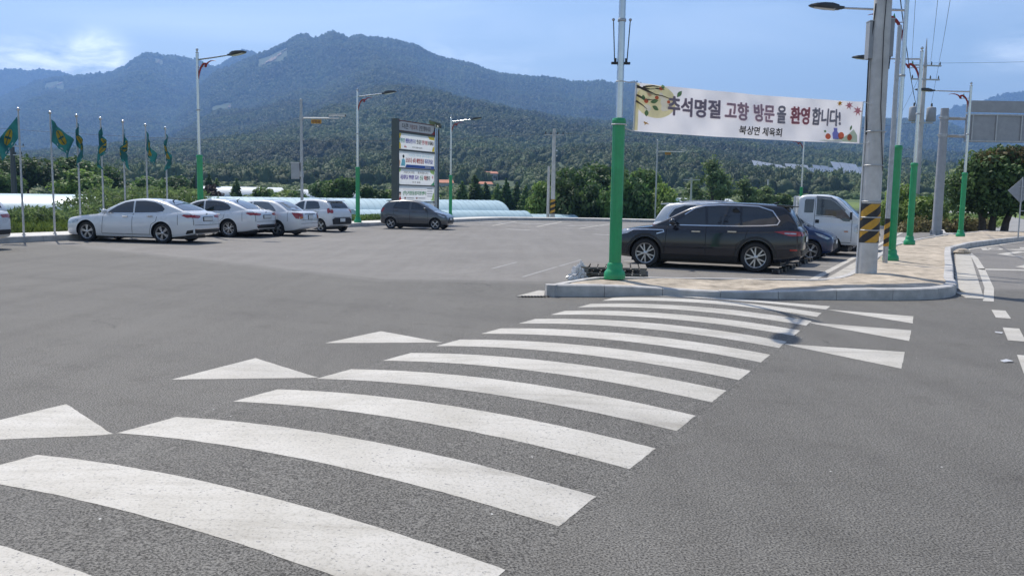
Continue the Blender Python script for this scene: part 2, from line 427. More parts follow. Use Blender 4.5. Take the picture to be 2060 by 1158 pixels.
M['vinyl_white'] = mat('white_greenhouse_film', (0.58, 0.62, 0.64), 0.45, vary=0.07, vscale=0.5, spec=0.35)
M['hoop'] = mat('greenhouse_hoop', (0.31, 0.42, 0.47), 0.5, 0.2, vary=0.1)
M['orchard'] = mat('orchard_leaf', (0.075, 0.125, 0.035), 0.7, vary=0.3, vscale=0.8, objrand=0.25, base2=(0.11, 0.165, 0.05), detail=3, translucent=0.3)
M['forest'] = mat('forest_canopy', (0.030, 0.056, 0.020), 0.75, vary=0.5, vscale=0.007, objrand=0.24, base2=(0.072, 0.110, 0.034), detail=8, translucent=0.22, coords='World')
M['roof_grey'] = mat('grey_roof_sheet', (0.42, 0.44, 0.46), 0.5, vary=0.1, vscale=0.3)
M['roof_orange'] = mat('orange_roof', (0.40, 0.13, 0.06), 0.7, vary=0.2, vscale=0.5)
M['wall_pale'] = mat('pale_wall', (0.42, 0.42, 0.42), 0.8, vary=0.1, vscale=0.3)
M['window_dark'] = mat('house_window', (0.03, 0.035, 0.04), 0.1, vary=0.2)
M['rock'] = mat('bare_rock', (0.27, 0.21, 0.16), 0.9, vary=0.3, vscale=0.03, bump=0.4, bscale=0.2, coords='World')

# ------------------------------------------------------------------ lot frame: U runs away along the kerbs, V to the right
C0 = (-1.24, 5.04)
UX, UY, VX, VY = 0.461, 0.8874, 0.8874, -0.461
def W(u, v, z=0.0):
    return (C0[0] + u * UX + v * VX, C0[1] + u * UY + v * VY, z)
def to_uv(x, y):
    x -= C0[0]; y -= C0[1]
    return x * UX + y * UY, x * VX + y * VY
def hump(u, v):
    if abs(v) > 1.78: return 0.0
    e = 1.0 if u < 9.6 else max(0.0, 1 - (u - 9.6) / 1.4)
    return 0.092 * (1 - (v / 1.78) ** 2) * e

# ------------------------------------------------------------------ mesh helpers
class MB:
    def __init__(s): s.v, s.f = [], []
    def add(s, vs, fs):
        o = len(s.v); s.v += [tuple(p) for p in vs]; s.f += [tuple(i + o for i in f) for f in fs]; return s
    def box(s, c, d, rz=0.0, rot=None):
        R = rot or Matrix.Rotation(rz, 3, 'Z')
        vs = [Vector(c) + R @ Vector((sx * d[0] / 2, sy * d[1] / 2, sz * d[2] / 2)) for sx in (-1, 1) for sy in (-1, 1) for sz in (-1, 1)]
        return s.add(vs, [(0, 1, 3, 2), (4, 6, 7, 5), (0, 4, 5, 1), (2, 3, 7, 6), (0, 2, 6, 4), (1, 5, 7, 3)])
    def tube(s, pts, r, n=10, cap=True):
        pts = [Vector(p) for p in pts]
        rs = r if isinstance(r, (list, tuple)) else [r] * len(pts)
        o = len(s.v)
        prev = None
        for i, p in enumerate(pts):
            d = (pts[min(i + 1, len(pts) - 1)] - pts[max(i - 1, 0)]).normalized()
            if prev is None:
                a = Vector((0, 0, 1)) if abs(d.z) < 0.9 else Vector((1, 0, 0))
                x = d.cross(a).normalized()
            else:
                x = (prev - d * prev.dot(d)).normalized()
            prev = x
            y = d.cross(x)
            for k in range(n):
                t = 2 * math.pi * k / n
                s.v.append(tuple(p + (x * math.cos(t) + y * math.sin(t)) * rs[i]))
        for i in range(len(pts) - 1):
            for k in range(n):
                s.f.append((o + i * n + k, o + i * n + (k + 1) % n, o + (i + 1) * n + (k + 1) % n, o + (i + 1) * n + k))
        if cap:
            s.f.append(tuple(o + k for k in range(n - 1, -1, -1)))
            s.f.append(tuple(o + (len(pts) - 1) * n + k for k in range(n)))
        return s
    def lathe(s, prof, n=20, c=(0, 0, 0), axis='z', sx=1.0, sy=1.0, cap=True):
        o = len(s.v)
        for r, z in prof:
            for k in range(n):
                t = 2 * math.pi * k / n
                a, b = r * math.cos(t) * sx, r * math.sin(t) * sy
                p = (a, b, z) if axis == 'z' else ((a, z, b) if axis == 'y' else (z, a, b))
                s.v.append((c[0] + p[0], c[1] + p[1], c[2] + p[2]))
        for i in range(len(prof) - 1):
            for k in range(n):
                s.f.append((o + i * n + k, o + i * n + (k + 1) % n, o + (i + 1) * n + (k + 1) % n, o + (i + 1) * n + k))
        if cap and prof[0][0] > 1e-6: s.f.append(tuple(o + k for k in range(n - 1, -1, -1)))
        if cap and prof[-1][0] > 1e-6: s.f.append(tuple(o + (len(prof) - 1) * n + k for k in range(n)))
        return s
    def prism(s, poly, z0, z1):
        n = len(poly)
        z0f = z0 if callable(z0) else (lambda x, y: z0)
        z1f = z1 if callable(z1) else (lambda x, y: z1)
        vs = [(x, y, z0f(x, y)) for x, y in poly] + [(x, y, z1f(x, y)) for x, y in poly]
        fs = [tuple(range(n - 1, -1, -1)), tuple(range(n, 2 * n))] + [(i, (i + 1) % n, n + (i + 1) % n, n + i) for i in range(n)]
        return s.add(vs, fs)
    def mesh(s, name):
        me = bpy.data.meshes.new(name); me.from_pydata(s.v, [], s.f); me.update(); return me

def tag(o, label=None, cat=None, group=None, kind=None):
    if label: o['label'] = label
    if cat: o['category'] = cat
    if group: o['group'] = group
    if kind: o['kind'] = kind
    return o
def obj(name, m, material, parent=None, smooth=None, loc=None, rz=None, **kw):
    if isinstance(m, MB): m = m.mesh(name)
    if material is not None and not m.materials: m.materials.append(material)
    if smooth is not None:
        m.polygons.foreach_set('use_smooth', [True] * len(m.polygons))
        if smooth < 3.1: m.set_sharp_from_angle(angle=smooth)
    o = bpy.data.objects.new(name, m)
    COL.objects.link(o)
    if parent: o.parent = parent
    if loc is not None: o.location = loc
    if rz is not None: o.rotation_euler = (0, 0, rz)
    return tag(o, **kw)
def empty(name, loc=(0, 0, 0), rz=0.0, label=None, cat=None, group=None, kind=None):
    o = bpy.data.objects.new(name, None)
    o.empty_display_size = 0.3
    COL.objects.link(o)
    o.location = loc; o.rotation_euler = (0, 0, rz)
    return tag(o, label, cat, group, kind)
def copy_tree(o, parent=None):
    c = o.copy(); COL.objects.link(c); c.parent = parent
    for ch in o.children: copy_tree(ch, c)
    return c
def np_mesh(name, V, F, material=None):
    me = bpy.data.meshes.new(name)
    V = np.asarray(V, dtype=np.float32); F = np.asarray(F, dtype=np.int32)
    k = F.shape[1]
    me.vertices.add(len(V)); me.vertices.foreach_set('co', V.ravel())
    me.loops.add(F.size); me.loops.foreach_set('vertex_index', F.ravel())
    me.polygons.add(len(F)); me.polygons.foreach_set('loop_start', np.arange(0, F.size, k, dtype=np.int32))
    me.update(calc_edges=True); me.validate()
    if material: me.materials.append(material)
    return me
SMOOTH = math.radians(40)

# value noise for terrain and foliage
_perm = RNG.permutation(4096)
_val = RNG.random(4096)
def vnoise(x, y):
    x = np.asarray(x, float); y = np.asarray(y, float)
    xi, yi = np.floor(x).astype(int), np.floor(y).astype(int)
    fx, fy = x - xi, y - yi
    fx = fx * fx * (3 - 2 * fx); fy = fy * fy * (3 - 2 * fy)
    def h(a, b): return _val[_perm[(_perm[a & 4095] + b) & 4095]]
    return (h(xi, yi) * (1 - fx) + h(xi + 1, yi) * fx) * (1 - fy) + (h(xi, yi + 1) * (1 - fx) + h(xi + 1, yi + 1) * fx) * fy
def fbm(x, y, o=5, g=0.5):
    a, s, t = 1.0, 0.0, 0.0
    for i in range(o):
        s = s + a * vnoise(x * 2 ** i + 17.3 * i, y * 2 ** i - 9.1 * i); t += a; a *= g
    return s / t
# ================================================================== the setting
def cdt_mesh(name, boundary, interior, zf, material):
    pts = [Vector((x, y)) for x, y in boundary] + [Vector((x, y)) for x, y in interior]
    n = len(boundary)
    vs, es, fs, _, _, _ = delaunay_2d_cdt(pts, [(i, (i + 1) % n) for i in range(n)], [], 1, 1e-5)
    me = bpy.data.meshes.new(name)
    me.from_pydata([(p.x, p.y, zf(p.x, p.y)) for p in vs], [], [tuple(f) if True else f for f in fs])
    me.update()
    bm = bmesh.new(); bm.from_mesh(me); bmesh.ops.recalc_face_normals(bm, faces=bm.faces)
    if sum(f.normal.z for f in bm.faces) < 0: bmesh.ops.reverse_faces(bm, faces=bm.faces)
    bm.to_mesh(me); bm.free()
    me.materials.append(material)
    return me
def dens(poly, step, closed=True):
    r = []
    n = len(poly)
    for i in range(n if closed else n - 1):
        a, b = Vector(poly[i]), Vector(poly[(i + 1) % n])
        k = max(1, int((b - a).length / step))
        r += [tuple(a.lerp(b, j / k)) for j in range(k)]
    if not closed: r.append(tuple(poly[-1]))
    return r
def inside(poly, x, y):
    c = False; n = len(poly)
    for i in range(n):
        (x1, y1), (x2, y2) = poly[i], poly[i - 1]
        if (y1 > y) != (y2 > y) and x < (x2 - x1) * (y - y1) / (y2 - y1) + x1: c = not c
    return c
def offset(path, d):
    P = [Vector(p[:2]) for p in path]; r = []
    for i, p in enumerate(P):
        a = (p - P[i - 1]).normalized() if i > 0 else None
        b = (P[i + 1] - p).normalized() if i < len(P) - 1 else None
        na = Vector((-a.y, a.x)) if a else None
        nb = Vector((-b.y, b.x)) if b else None
        n = na if nb is None else (nb if na is None else (na + nb).normalized())
        k = 1.0
        if na is not None and nb is not None: k = 1 / max(0.5, n.dot(na))
        r.append(tuple(p + n * d * k))
    return r

def vk(u): return -23.19 - (u - 13.2) * 0.0873
LOT = [W(u, v)[:2] for u, v in [(-22, vk(-22)), (-22, 45), (47, 45), (47, 2.6), (57.5, 2.6), (57.5, -12), (56.2, -21), (51.5, vk(51.5))]]
inner = []
for i in range(-22, 58, 4):
    for j in range(-26, 45, 4):
        p = W(i + 0.3, j + 0.3)
        if inside(LOT, p[0], p[1]) and abs(j + .3) > 2.6: inner.append(p[:2])
for i in range(50):
    for k in range(37):
        u, v = -13.0 + i * 0.5, -1.8 + k * 0.1
        if u < 11.2: inner.append(W(u, v)[:2])
asphalt = obj('parking_lot', cdt_mesh('parking_lot', LOT, inner, lambda x, y: hump(*to_uv(x, y)), M['asphalt']), None, smooth=SMOOTH, kind='structure')

# ---- painted markings: sheets 4 mm above the asphalt
def draped(poly, z=0.002, step=0.25):
    """polygon in world plan, draped over the hump"""
    b = dens(poly, step)
    xs = [p[0] for p in poly]; ys = [p[1] for p in poly]
    ins = []
    for i in range(int((max(xs) - min(xs)) / step) + 1):
        for j in range(int((max(ys) - min(ys)) / step) + 1):
            x, y = min(xs) + (i + .5) * step, min(ys) + (j + .5) * step
            if inside(poly, x, y): ins.append((x, y))
    return cdt_mesh('marking', b, ins, lambda x, y: hump(*to_uv(x, y)) + z, M['paint'])
def rough_edge(poly, amp):
    return [(x + random.uniform(-amp, amp), y + random.uniform(-amp, amp)) for x, y in dens(poly, 0.07)]
for i in range(-2, 11):                      # zebra stripes over the hump, 0.5 m wide and 1.03 m apart
    u0, v0, v1 = {-2: -2.20, -1: -1.13, 0: -0.03, 1: 1.05, 2: 2.07}.get(i, i * 1.024 + 0.02), -1.70, 1.71
    if i == 10: v0 = -1.62
    q = [W(u0, v0), W(u0, v1), W(u0 + 0.515, v1), W(u0 + 0.515, v0)]
    c = [(p[0], p[1]) for p in q]
    me = draped(rough_edge(c, 0.0035))
    obj('crosswalk_stripe', me, None, asphalt, smooth=SMOOTH)
for tri in ([(-2.14, 9.60), (-1.64, 10.52), (-0.80, 9.76)], [(-3.09, 7.57), (-2.65, 8.64), (-1.79, 7.74)], [(-4.07, 5.50), (-3.55, 6.62), (-2.78, 5.78)],
            [(5.02, 13.42), (6.11, 12.74), (5.74, 11.98)], [(4.17, 11.94), (5.41, 11.31), (4.96, 10.41)], [(3.25, 10.06), (4.54, 9.62), (4.05, 8.63)]):
    obj('hump_triangle', draped(rough_edge(tri, 0.0035)), None, asphalt, smooth=SMOOTH)
def stripe(name, a, b, wd, z=0.004, m='paint', parent=asphalt):
    a, b = Vector(a[:2]), Vector(b[:2])
    d = (b - a).normalized(); n = Vector((-d.y, d.x)) * wd / 2
    p = [a - n, b - n, b + n, a + n]
    return obj(name, MB().add([(q.x, q.y, z) for q in p], [(0, 1, 2, 3)]), M[m], parent)
def path_strip(name, path, wd, z, m, parent):
    L, Rr = offset(path, wd / 2), offset(path, -wd / 2)
    n = len(path)
    return obj(name, MB().add([(x, y, z) for x, y in L] + [(x, y, z) for x, y in Rr], [(n + i, n + i + 1, i + 1, i) for i in range(n - 1)]), M[m], parent)
# right-hand parking row
stripe('parking_line', W(15.3, 0.74), W(57, 0.74), 0.16)
for u in (16.35, 18.25, 20.0, 22.4, 25.6, 28.2, 30.8, 33.4, 36, 38.6, 41.2):
    stripe('parking_line', W(u, -4.6), W(u, 0.64), 0.11)
for u0, v0, u1, v1 in ((13.74, -6.28, 15.93, -6.74), (12.24, -4.72, 15.2, -5.25), (15.4, -5.28, 17.9, -5.72)):
    stripe('worn_line', W(u0, v0), W(u1, v1), 0.08, m='paint_faint')
# far bays against the back kerb with a foot mark in each
stripe('parking_line', W(41.9, -25.1), W(40.6, -14.2), 0.14, m='paint')
for k, (u0, v0, u1, v1) in enumerate(((42.0, -24.9, 49.5, -26.0), (40.3, -20.94, 49.5, -24.1), (41.2, -18.4, 52.2, -21.75), (40.4, -15.39, 50.6, -17.4), (41.1, -12.6, 53, -14.6))):
    stripe('parking_line', W(u0, v0), W(u1, v1), 0.15)
for (u, v) in ((46.2, -23.1), (46.5, -20.3), (46.0, -16.9)):      # bent arrow-like bay marks
    mb = MB()
    for (a, b, c, d) in ((-1.9, -0.9, 0.4, -0.35), (0.2, -0.5, 0.6, 0.5), (0.4, 0.35, 2.0, 0.9), (-0.9, -1.1, -0.4, 0.3)):
        p, q = Vector(W(u + a, v + b)[:2]), Vector(W(u + c, v + d)[:2])
        e = (q - p).normalized(); n = Vector((-e.y, e.x)) * 0.16
        mb.add([(*(p - n), 0.004 + 0.001 * len(mb.f)), (*(q - n), 0.004 + 0.001 * len(mb.f)), (*(q + n), 0.004 + 0.001 * len(mb.f)), (*(p + n), 0.004 + 0.001 * len(mb.f))], [(0, 1, 2, 3)])
    obj('bay_mark', mb, M['paint_old'], asphalt)
stripe('floor_dash', W(36.4, -17.9), W(36.0, -16.3), 0.35, m='paint_old')
stripe('floor_dash', W(34.0, -11.9), W(33.6, -9.9), 0.3, m='paint_old')
# road on the right: edge line, dashes, stop line, diamond and letters
path_strip('edge_line', [(8.46, 14.91), W(16, 4.16)[:2], W(22, 4.16)[:2], W(27, 4.10)[:2], (16.75, 31.2), (17.4, 32.3), (18.5, 33.6), (20.4, 35.75), (24.6, 40.7), (33, 50.3)], 0.17, 0.004, 'paint', asphalt)
stripe('edge_dash', (7.45, 12.69), (7.92, 13.65), 0.20)
stripe('edge_dash', (6.38, 10.54), (6.96, 11.66), 0.20)
stripe('edge_dash', (5.3, 8.4), (5.88, 9.5), 0.20)
stripe('stop_line', (12.38, 22.4), (16.5, 22.05), 0.42)
D = [(16.92, 29.52), (18.9, 31.6), (18.6, 27.4), (16.6, 25.4)]
cx = sum(p[0] for p in D) / 4; cy = sum(p[1] for p in D) / 4
Di = [(cx + (x - cx) * 0.74, cy + (y - cy) * 0.74) for x, y in D]
obj('road_diamond', MB().add([(*p, 0.004) for p in D] + [(*p, 0.004) for p in Di], [(i, (i + 1) % 4, 4 + (i + 1) % 4, 4 + i) for i in range(4)]), M['paint'], asphalt)
obj('road_diamond', MB().add([(x - 2.9, y - 6.0, 0.004) for x, y in D] + [(x - 2.9, y - 6.0, 0.004) for x, y in Di], [(i, (i + 1) % 4, 4 + (i + 1) % 4, 4 + i) for i in range(4)]), M['paint'], asphalt)
obj('road_letter', MB().add([(18.52, 33.45, .004), (18.84, 33.53, .004), (18.1, 32.05, .004), (17.79, 31.99, .004)], [(3, 2, 1, 0)]), M['paint'], asphalt)
mb = MB(); n = 20
for k in range(n):
    t = 2 * math.pi * k / n
    for r in (1.0, 0.55):
        a, b = math.cos(t) * r * 0.28, math.sin(t) * r * 0.85
        mb.v.append((18.83 + a * 0.8874 + b * 0.461, 33.0 - a * 0.461 + b * 0.887, 0.004))
mb.f = [(2 * k, 2 * ((k + 1) % n), 2 * ((k + 1) % n) + 1, 2 * k + 1) for k in range(n)]
obj('road_letter', mb, M['paint'], asphalt)
stripe('road_letter', (19.1, 32.55), (21.2, 33.5), 0.5)
stripe('road_letter', (20.35, 33.6), (20.85, 34.5), 0.3)

# ---- corner island and right pavement
def dip(x, y):
    a = max(0.0, 1 - abs(x - 4.0) / 2.5)
    a = a * a * (3 - 2 * a)
    d = max(0.0, 1 - max(0, (y - 14.7)) / 1.5)
    return 0.092 * a * d
def kz(x, y): return 0.205 - dip(x, y)
FRONT = [(0.60, 14.55), (1.97, 14.70), (3.3, 14.74), (4.6, 14.76), (5.8, 14.77), (6.75, 14.84), (7.35, 14.98), (7.85, 15.25), (8.27, 15.68), (8.62, 16.3), W(15.6, 3.50)[:2]]
RIGHT = [W(15.6, 3.50)[:2], W(20, 3.48)[:2], W(25, 3.42)[:2], W(29.2, 3.40)[:2], W(34.3, 4.05)[:2], W(39, 5.2)[:2], W(44, 6.5)[:2], W(54, 9.3)[:2]]
BACK = [(0.60, 14.55), (1.46, 16.15), (1.80, 16.38), (3.6, 16.36), (5.1, 16.42), (6.05, 16.58), (6.5, 16.95), W(15.2, 1.48)[:2], W(22, 1.48)[:2], W(30, 1.48)[:2], W(36, 2.0)[:2], W(44, 3.1)[:2], W(54, 5.2)[:2]]
OUT = FRONT[:-1] + RIGHT + BACK[::-1][:-1]
fi = offset(FRONT[:-1] + RIGHT, 0.19)
bi = offset(BACK, -0.15)
INN = [(0.86, 14.755)] + fi[1:] + bi[::-1][:-1]
ins = []
_sg = fbm(np.arange(0, 60, .1)[:, None] * 1.3, np.arange(0, 60, .1)[None, :] * 1.3, 4)
for i in range(160):
    for j in range(220):
        x, y = 0.7 + i * 0.22, 14.7 + j * 0.22
        if inside(INN, x, y): ins.append((x + random.uniform(-.05, .05), y + random.uniform(-.05, .05)))
def sand_z(x, y):
    n = float(_sg[min(599, int(x * 10)), min(599, int(y * 10))]) - 0.5
    ex = 0.035 * math.exp(-((x - 7.9) ** 2 + (y - 17.3) ** 2) / 1.2)
    return kz(x, y) - 0.022 + n * 0.085 + ex
pave = obj('pavement', cdt_mesh('pavement', dens(INN, 0.3), ins, sand_z, M['sand']), None, smooth=SMOOTH, kind='structure')
def resample(path, step):
    P = [Vector(p[:2]) for p in path]
    L = [0.0]
    for i in range(1, len(P)): L.append(L[-1] + (P[i] - P[i - 1]).length)
    n = max(1, round(L[-1] / step)); r = []
    for k in range(n + 1):
        s = L[-1] * k / n; i = max(j for j in range(len(L)) if L[j] <= s + 1e-9); i = min(i, len(P) - 2)
        r.append(tuple(P[i].lerp(P[i + 1], (s - L[i]) / (L[i + 1] - L[i]))))
    return r
def kerb(path, wd, zf, step, parent, side=1, z0=-0.05, gap=0.004, m='kerb'):
    p = resample(path, step / 2)
    q = offset(p, wd * side)
    for i in range(0, len(p) - 1, 2):
        j = min(i + 2, len(p) - 1); mid = i + 1 if j == i + 2 else None
        idx = [i, mid, j] if mid else [i, j]
        e = (Vector(p[j]) - Vector(p[i])).normalized() * gap
        A = [p[k] for k in idx]; B = [q[k] for k in idx]
        A[0] = (A[0][0] + e.x, A[0][1] + e.y); A[-1] = (A[-1][0] - e.x, A[-1][1] - e.y)
        B[0] = (B[0][0] + e.x, B[0][1] + e.y); B[-1] = (B[-1][0] - e.x, B[-1][1] - e.y)
        # chamfered outer top edge
        C = [(a[0] * .88 + b[0] * .12, a[1] * .88 + b[1] * .12) for a, b in zip(A, B)]
        poly_n = len(A)
        dz = random.uniform(-.004, .004)
        vs = []
        for k in range(poly_n):
            zt = zf(*A[k]) + dz
            vs += [(*A[k], z0), (*A[k], zt - 0.018), (*C[k], zt), (*B[k], zt), (*B[k], z0)]
        fs = []
        for k in range(poly_n - 1):
            for r in range(4):
                a, b = k * 5 + r, (k + 1) * 5 + r
                fs.append((a, b, b + 1, a + 1) if side < 0 else (a, a + 1, b + 1, b))
        fs += [tuple(range(5)), tuple((poly_n - 1) * 5 + r for r in range(4, -1, -1))]
        mb = MB().add(vs, fs)
        me = mb.mesh('kerb_stone')
        bm = bmesh.new(); bm.from_mesh(me); bmesh.ops.recalc_face_normals(bm, faces=bm.faces); bm.to_mesh(me); bm.free()
        obj('kerb_stone', me, M[m], parent)
kerb(FRONT, 0.19, kz, 1.0, pave)
kerb(RIGHT, 0.19, kz, 1.0, pave)
kerb(BACK, 0.15, kz, 1.0, pave, side=-1)
# gutter along the road kerb, precast slabs
gut = empty('gutter', (0, 0, 0), kind='structure')
us = [13.55] + [14.6 + 1.05 * k for k in range(16)]
for k in range(len(us) - 1):
    a, b = us[k] + 0.006, us[k + 1] - 0.006
    va = 3.56 if a > 15.3 else 3.56 + 0.16
    mb = MB().prism([W(a, va)[:2], W(b, 3.52)[:2], W(b, 4.00)[:2], W(a, 4.00)[:2]][::-1], -0.05, 0.012 + random.uniform(-.003, .003))
    obj('gutter_slab', mb, M['gutter'], gut)
gl = empty('lot_gutter', (0, 0, 0), kind='structure')
for k in range(28):
    a, b = 15.3 + k * 1.0 + 0.006, 16.3 + k * 1.0 - 0.006
    obj('gutter_slab', MB().prism([W(a, 0.98)[:2], W(b, 0.98)[:2], W(b, 1.46)[:2], W(a, 1.46)[:2]][::-1], -0.05, 0.014 + random.uniform(-.003, .003)), M['gutter'], gl)
# drain apron and grate at the island nose
nose = empty('drain_inlet', (0.3, 14.8, 0), label='pale concrete drain inlet with a slotted grate at the island nose', cat='drain')
obj('apron', MB().prism([(-0.22, -0.36), (0.26, -0.30), (0.30, 0.55), (0.20, 0.62)], 0.004, 0.016), M['gutter'], nose)
mb = MB()
for k in range(9):
    mb.box((-0.12 + k * 0.055, -0.40 + k * 0.008, 0.02), (0.035, 0.09, 0.012), 0.15)
obj('grate', mb, M['dark'], nose)

# ---- left and far pavement
LEFT = [W(u, vk(u))[:2] for u in (-22, -10, 0, 8, 14, 20, 26, 32, 38, 44, 49.5)] + [W(51.6, vk(51.5) + 0.1)[:2], W(54.2, -24)[:2], W(56.2, -21)[:2], W(57.1, -16)[:2], W(57.5, -10)[:2], W(57.5, -4)[:2], W(57.5, 2.5)[:2]]
lp = empty('back_pavement', (0, 0, 0), kind='structure')
kerb(LEFT, 0.18, lambda x, y: 0.20, 2.0, lp, z0=-0.3)
la, lb = offset(LEFT, 0.185), offset(LEFT, 2.1)
n = len(la)
mb = MB().add([(x, y, 0.192) for x, y in la] + [(x, y, 0.20) for x, y in lb] + [(x, y, -1.2) for x, y in lb],
              [(i, i + 1, n + i + 1, n + i) for i in range(n - 1)] + [(n + i, n + i + 1, 2 * n + i + 1, 2 * n + i) for i in range(n - 1)])
me = mb.mesh('slab')
obj('slab', me, M['walk'], lp)
# far right kerb by the tree and the grey lot corner
FR = [W(57.5, 2.7)[:2], W(52, 2.8)[:2], W(48.5, 2.9)[:2], W(47.2, 3.6)[:2], W(47.0, 8)[:2], W(47, 14)[:2], W(47, 24)[:2]]
kerb(FR, 0.18, lambda x, y: 0.15, 2.0, lp, z0=-0.2)

# ---- terrain: one sheet from the lot's edge to the mountains
SKY = {
'A':[(-713,130),(-598,137),(-563,138),(-534,137),(-511,132),(-483,114),(-426,89)],
'B':[(-776,50),(-658,83),(-599,106),(-575,117),(-558,125),(-540,130),(-523,132),(-500,133),(-479,135),(-462,140),(-450,146),(-439,153),(-430,157),(-421,159),(-410,157),(-398,157),(-384,154),(-370,152),(-355,147),(-344,144),(-327,136),(-298,120),(-252,86),(-194,53)],
'B2':[(-379,113),(-355,139),(-341,147),(-332,154),(-323,160),(-315,164),(-306,163),(-295,158),(-275,146),(-240,121)],
'C':[(-486,31),(-427,71),(-379,113),(-350,137),(-326,148),(-309,155),(-286,165),(-266,174),(-251,181),(-241,183),(-233,178),(-225,181),(-214,186),(-202,184),(-194,179),(-182,182),(-159,181),(-137,178),(-114,172),(-91,161),(-67,155),(-44,150),(-21,143),(2,141),(36,139),(71,135),(100,135),(117,132),(140,135),(158,128),(210,121),(268,113),(326,106),(385,99),(431,96),(472,96),(501,94),(530,83),(596,66),(707,50)],
'D':[(329,44),(386,65),(443,85),(477,93),(500,107),(511,113),(528,115),(545,120),(556,125),(573,129),(590,132),(670,144),(786,131)],
'E':[(-778,24),(-661,33),(-602,41),(-544,45),(-485,50),(-398,64),(-310,84),(-252,99),(-194,116),(-148,129),(-108,126),(-50,112),(8,99),(66,91),(124,87),(212,81),(328,70),(416,65),(503,58),(597,51),(737,42)],
'F':[(-779,14),(-603,22),(-515,26),(-428,26),(-340,29),(-253,38),(-195,50),(-154,56),(-107,49),(-49,45),(-20,49),(38,57),(84,62),(143,64),(212,61),(271,50),(329,44),(388,42),(475,39),(598,36),(738,32)],
}
#        foot, crest depth, spur size, tree clearance taken off the crest
LAY = {'F': (330, 900, 120, 7), 'E': (480, 2000, 260, 9), 'C': (1200, 3400, 520, 11), 'B': (2000, 4300, 600, 13), 'B2': (3000, 4700, 600, 14), 'A': (3800, 5500, 900, 16), 'D': (3000, 5000, 800, 15)}
def base_z(Y): return np.where(Y < 170, -0.75, -0.75 + 0.028 * (Y - 170))
def terrain(t, Y):
    t = np.asarray(t, float); Y = np.asarray(Y, float)
    z = base_z(np.minimum(Y, 700.0)) + 0.0
    X = t * Y
    for k, (y0, yc, sp, tr) in LAY.items():
        s = np.interp(t * 1000, [p[0] for p in SKY[k]], [p[1] for p in SKY[k]], left=-60, right=-60) / 1000
        jag = (fbm(t * 60 + 3, t * 0 + yc * 0.01, 4) - 0.5) * 0.0035
        zc = 1.7 + (s + jag) * yc - tr
        fr = np.clip((Y - y0) / (yc - y0), 0, 1)
        b0 = float(base_z(np.array(float(min(y0, 700)))))
        n = fbm(X / sp + yc * 0.013, Y / (sp * 1.7), 4, 0.55) - 0.5
        r = 1 - np.abs(2 * fbm(X / sp * 0.8 + 40 + Y / (sp * 4), Y / (sp * 3.2) + yc, 4) - 1)
        zl = b0 + (zc - b0) * (fr ** 1.12) + (n * 0.34 + (r - 0.75) * 0.75) * np.maximum(zc, 0) * 4 * fr * (1 - fr) * 0.5
        zl = np.where(Y > yc, zc - (Y - yc) * 0.35, zl)
        z = np.maximum(z, np.where(Y < y0, -50.0, zl))
    return z
NT = 560
ts = np.linspace(-1.0, 1.0, NT)
ys = np.concatenate([np.linspace(24, 170, 20), 170 * (6000 / 170.0) ** (np.linspace(0, 1, 236)[1:])])
TT, YY = np.meshgrid(ts, ys)
ZZ = terrain(TT, YY)
V = np.stack([TT * YY, YY, ZZ], -1).reshape(-1, 3)
ii, jj = np.meshgrid(np.arange(len(ys) - 1), np.arange(NT - 1), indexing='ij')
a = (ii * NT + jj).ravel()
Fq = np.stack([a, a + 1, a + NT + 1, a + NT], -1)
